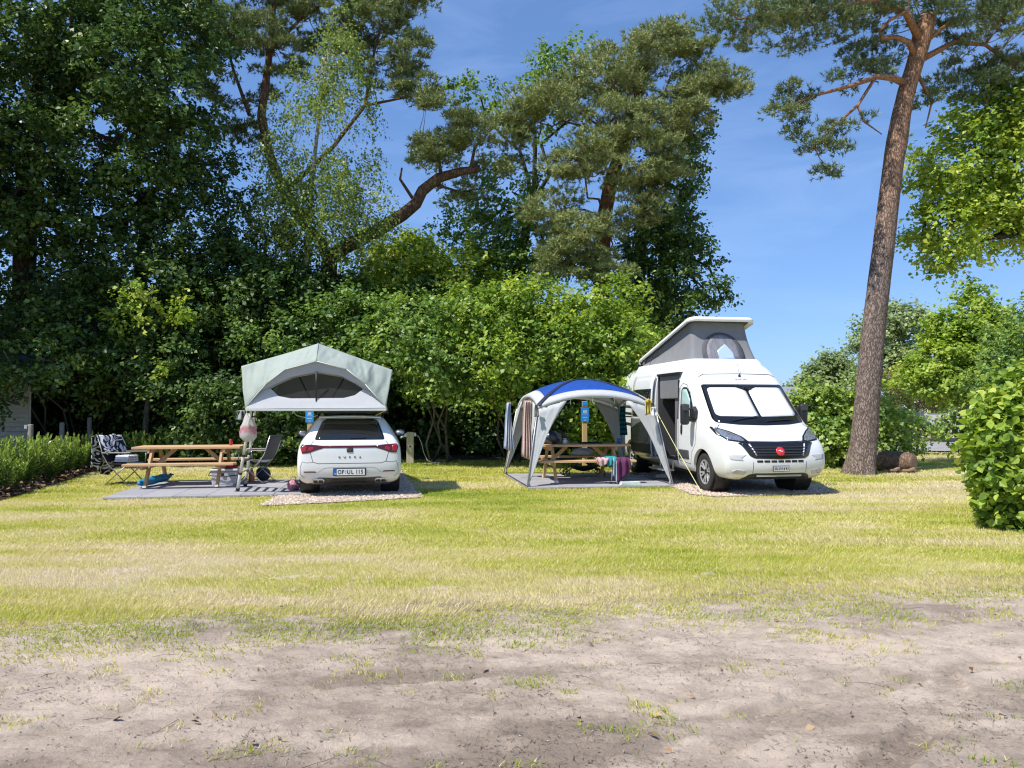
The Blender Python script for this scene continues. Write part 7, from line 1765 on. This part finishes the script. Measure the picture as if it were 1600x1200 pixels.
# ================================================================== SIGN POSTS, POWER POST
M_sign = mat('sign_blue', (.015, .235, .60), .4, .03, 3); M_swhite = mat('sign_white', (.70, .74, .78), .5, 0); M_spost = mat('sign_post_timber', (.50, .36, .17), .7, .15, 5, .2, 30, stretch=(3, 3, .25))
def sign(px_, top_y, Y_, s_top, s_bot, label, rz, cap):
    b = at(px_, 700, Y_); zt = at(px_, top_y, Y_).z; z0, z1 = at(px_, s_bot, Y_).z, at(px_, s_top, Y_).z; hh = z1 - z0; w = .20
    e = empty('sign_post', (b.x, b.y, .0), rz, label, 'sign', 'pitch signs')
    mb = MB(); mb.box((0, 0, zt / 2 - .05), (.115, .115, zt + .1)); mb.build('post', M_spost, e, bevel=.008)
    sg = MB(); sg.box((0, -.068, (z0 + z1) / 2), (w, .012, hh)); sg = sg.build('sign_board', M_sign, e, bevel=.004)
    if cap: mb = MB(); mb.box((0, -.066, z1 + .10), (.13, .012, .10)); mb.build('number_plate', M_sign, e, bevel=.003); mb = MB(); mb.box((0, -.06, z1 + .025), (.14, .03, .035)); mb.build('bracket', mat('brown_bracket', (.22, .12, .08), .7), e)
    f = lambda x, z, w_, h_, nm: MB().box((x, -.0755, z), (w_, .002, h_)).build(nm, M_swhite, sg)
    zc = z1 - hh * .28
    for x in (-.03, .0, .03): f(x, zc, .018, hh * .12, 'pictogram_bar')
    f(0, zc + hh * .09, .09, hh * .025, 'pictogram_roof'); f(0, zc - hh * .09, .10, hh * .025, 'pictogram_base'); f(0, zc - hh * .17, .14, hh * .02, 'text_line'); f(0, z0 + hh * .32, .12, hh * .03, 'text_line'); f(0, z0 + hh * .12, .06, hh * .03, 'text_line')
sign(484, 641, 18.2, 641, 660, 'wooden post with blue pitch sign behind the white car', R(6), False)
sign(913.5, 627, 18.0, 637, 659, 'wooden post with blue pitch sign behind the pavilion table', R(4), True)
pp = at(641, 714, 20.7); e = empty('power_post', (pp.x, pp.y, 0), R(5), 'square timber power post with a plugged-in cable at the wood edge', 'power post')
mb = MB(); mb.box((0, 0, .42), (.20, .20, .90)); mb.build('post', mat('pale_sleeper', (.46, .40, .27), .8, .15, 4, .25, 25, stretch=(3, 3, .3)), e, bevel=.01)
mb = MB(); mb.box((-.13, -.02, .78), (.07, .10, .10)); mb.build('socket', M_plate, e, bevel=.01); mb = MB(); mb.box((.13, -.02, .80), (.06, .10, .10)); mb.build('socket', M_plate, e, bevel=.01)
mb = MB(); mb.tube([(-.16, -.03, .76), (-.24, -.04, .73), (-.28, -.04, .70)], [.03, .025, .015], 8); mb.build('plug', mat('plug_white', (.65, .66, .70), .4, 0), e, True)
mb = MB(); mb.lathe([(.03, -.102), (.03, -.108), (0, -.109)], 14, (0, 0, .47), 'Y'); mb.build('knob', M_dgrey, e)
mb = MB(); mb.tube([(.15, -.04, .80), (.24, -.08, .74), (.32, -.10, .55), (.38, -.12, .3), (.48, -.14, .08), (.62, -.2, .03), (.9, -.5, .03)], .012, 6); mb.build('cable', mat('grey_cable', (.42, .42, .36), .6, 0), e, True)

# ================================================================== FAR THINGS ON THE RIGHT
M_farw = mat('far_white_wall', (.62, .62, .60), .7, .05, 1); M_farr = mat('far_grey_roof', (.22, .23, .26), .8, .08, 2)
b = at(1290, 640, 46); fb = empty('far_building', (b.x, b.y, 0), R(-6), 'low white building with grey roof behind the hornbeam hedge', 'building')
mb = MB(); mb.box((0, 2.0, 1.1), (4.6, 4, 2.2)); mb.build('wall', M_farw, fb)
mb = MB(); mb.add([(-2.6, -.3, 2.2), (2.6, -.3, 2.2), (2.6, 2, 2.85), (-2.6, 2, 2.85), (2.6, 4.3, 2.2), (-2.6, 4.3, 2.2)], [(0, 1, 2, 3), (3, 2, 4, 5)]); mb.build('roof', M_farr, fb, solid=.1)
for x in (-1.6, -.4, .9): w_ = MB().box((x, -.02, 1.4), (.8, .08, .8)).build('window', M_white2, fb); MB().box((x, -.065, 1.4), (.68, .02, .68)).build('pane', M_glassd, w_)
b = at(1412, 660, 37); fc = empty('parked_car', (b.x, b.y, .035), R(92), 'dark blue-grey car parked across the road behind the espalier hedge', 'car')
rA = [(.66, -.70, .22), (.84, -.85, .36), (.87, -.88, .60), (.85, -.84, .85), (.76, -.70, 1.0), (.64, -.3, 1.30), (.56, .1, 1.46)]; rB = [(.64, 3.3, .22), (.74, 3.45, .36), (.78, 3.45, .60), (.77, 3.1, .80), (.74, 2.5, .95), (.64, 1.9, 1.28), (.56, 1.4, 1.45)]; fu = [.72, .88, .90, .89, .84, .68, .58]
M_fcar = mat('dark_car_paint', (.045, .07, .085), .25, 0, coat=.8); o = box_cage(rA, rB, [0, .06, .2, .4, .6, .8, .94, 1], [-.6, 0, .6], lambda t: max(0, min(1, t / .08)) * max(0, min(1, (1 - t) / .12)), lambda t: .03, [-.04] * 7, [.1] * 7, fu).build('body', M_fcar, fc, True, sub=2); mm = bake(o); sf = Skin(mm, fc)
for pr in ('left', 'right'):
    sf.patch('side_window', [(-.1, 1.03), (.95, 1.02), (.95, 1.36), (.35, 1.36)], pr, M_glassd, .004, .006, 3, .1, round_=.05); sf.patch('side_window', [(1.02, 1.02), (2.05, .99), (1.5, 1.33), (1.02, 1.36)], pr, M_glassd, .004, .006, 3, .1, round_=.05)
for y_ in (0, 2.6):
    for s in (-1, 1): wheel(fc, (s * .80, y_, .32), s, .32, .2, .2)
b = at(1500, 660, 42); cv = empty('caravan', (b.x, b.y, .03), R(-4), 'white caravan parked far back at the right behind the hedges', 'caravan')
mb = MB(); mb.prism([(-2.3, .45), (2.2, .45), (2.35, .8), (2.3, 1.5), (2.0, 1.98), (-2.0, 2.02), (-2.35, 1.6), (-2.4, .8)], 0, 2.1, 'Y'); mb.build('body', M_farw, cv, bevel=.12, seg=3)
for x, w_ in ((-1.3, 1.0), (.2, .9), (1.4, .7)): q = MB().box((x, -.01, 1.42), (w_, .04, .50)).build('window', M_white2, cv, bevel=.02); MB().box((x, -.035, 1.42), (w_ - .1, .02, .42)).build('pane', M_glassd, q)
MB().box((-2.9, .2, 1.75), (1.2, 1.6, .06)).build('awning', M_farr, cv); wheel(cv, (0, .1, .33), 1, .33, .2, .2).rotation_euler = (0, 0, R(-90))
MB().tube([(-2.4, 1.0, .5), (-3.4, 1.0, .5)], .05, 8).build('drawbar', M_dgrey, cv)
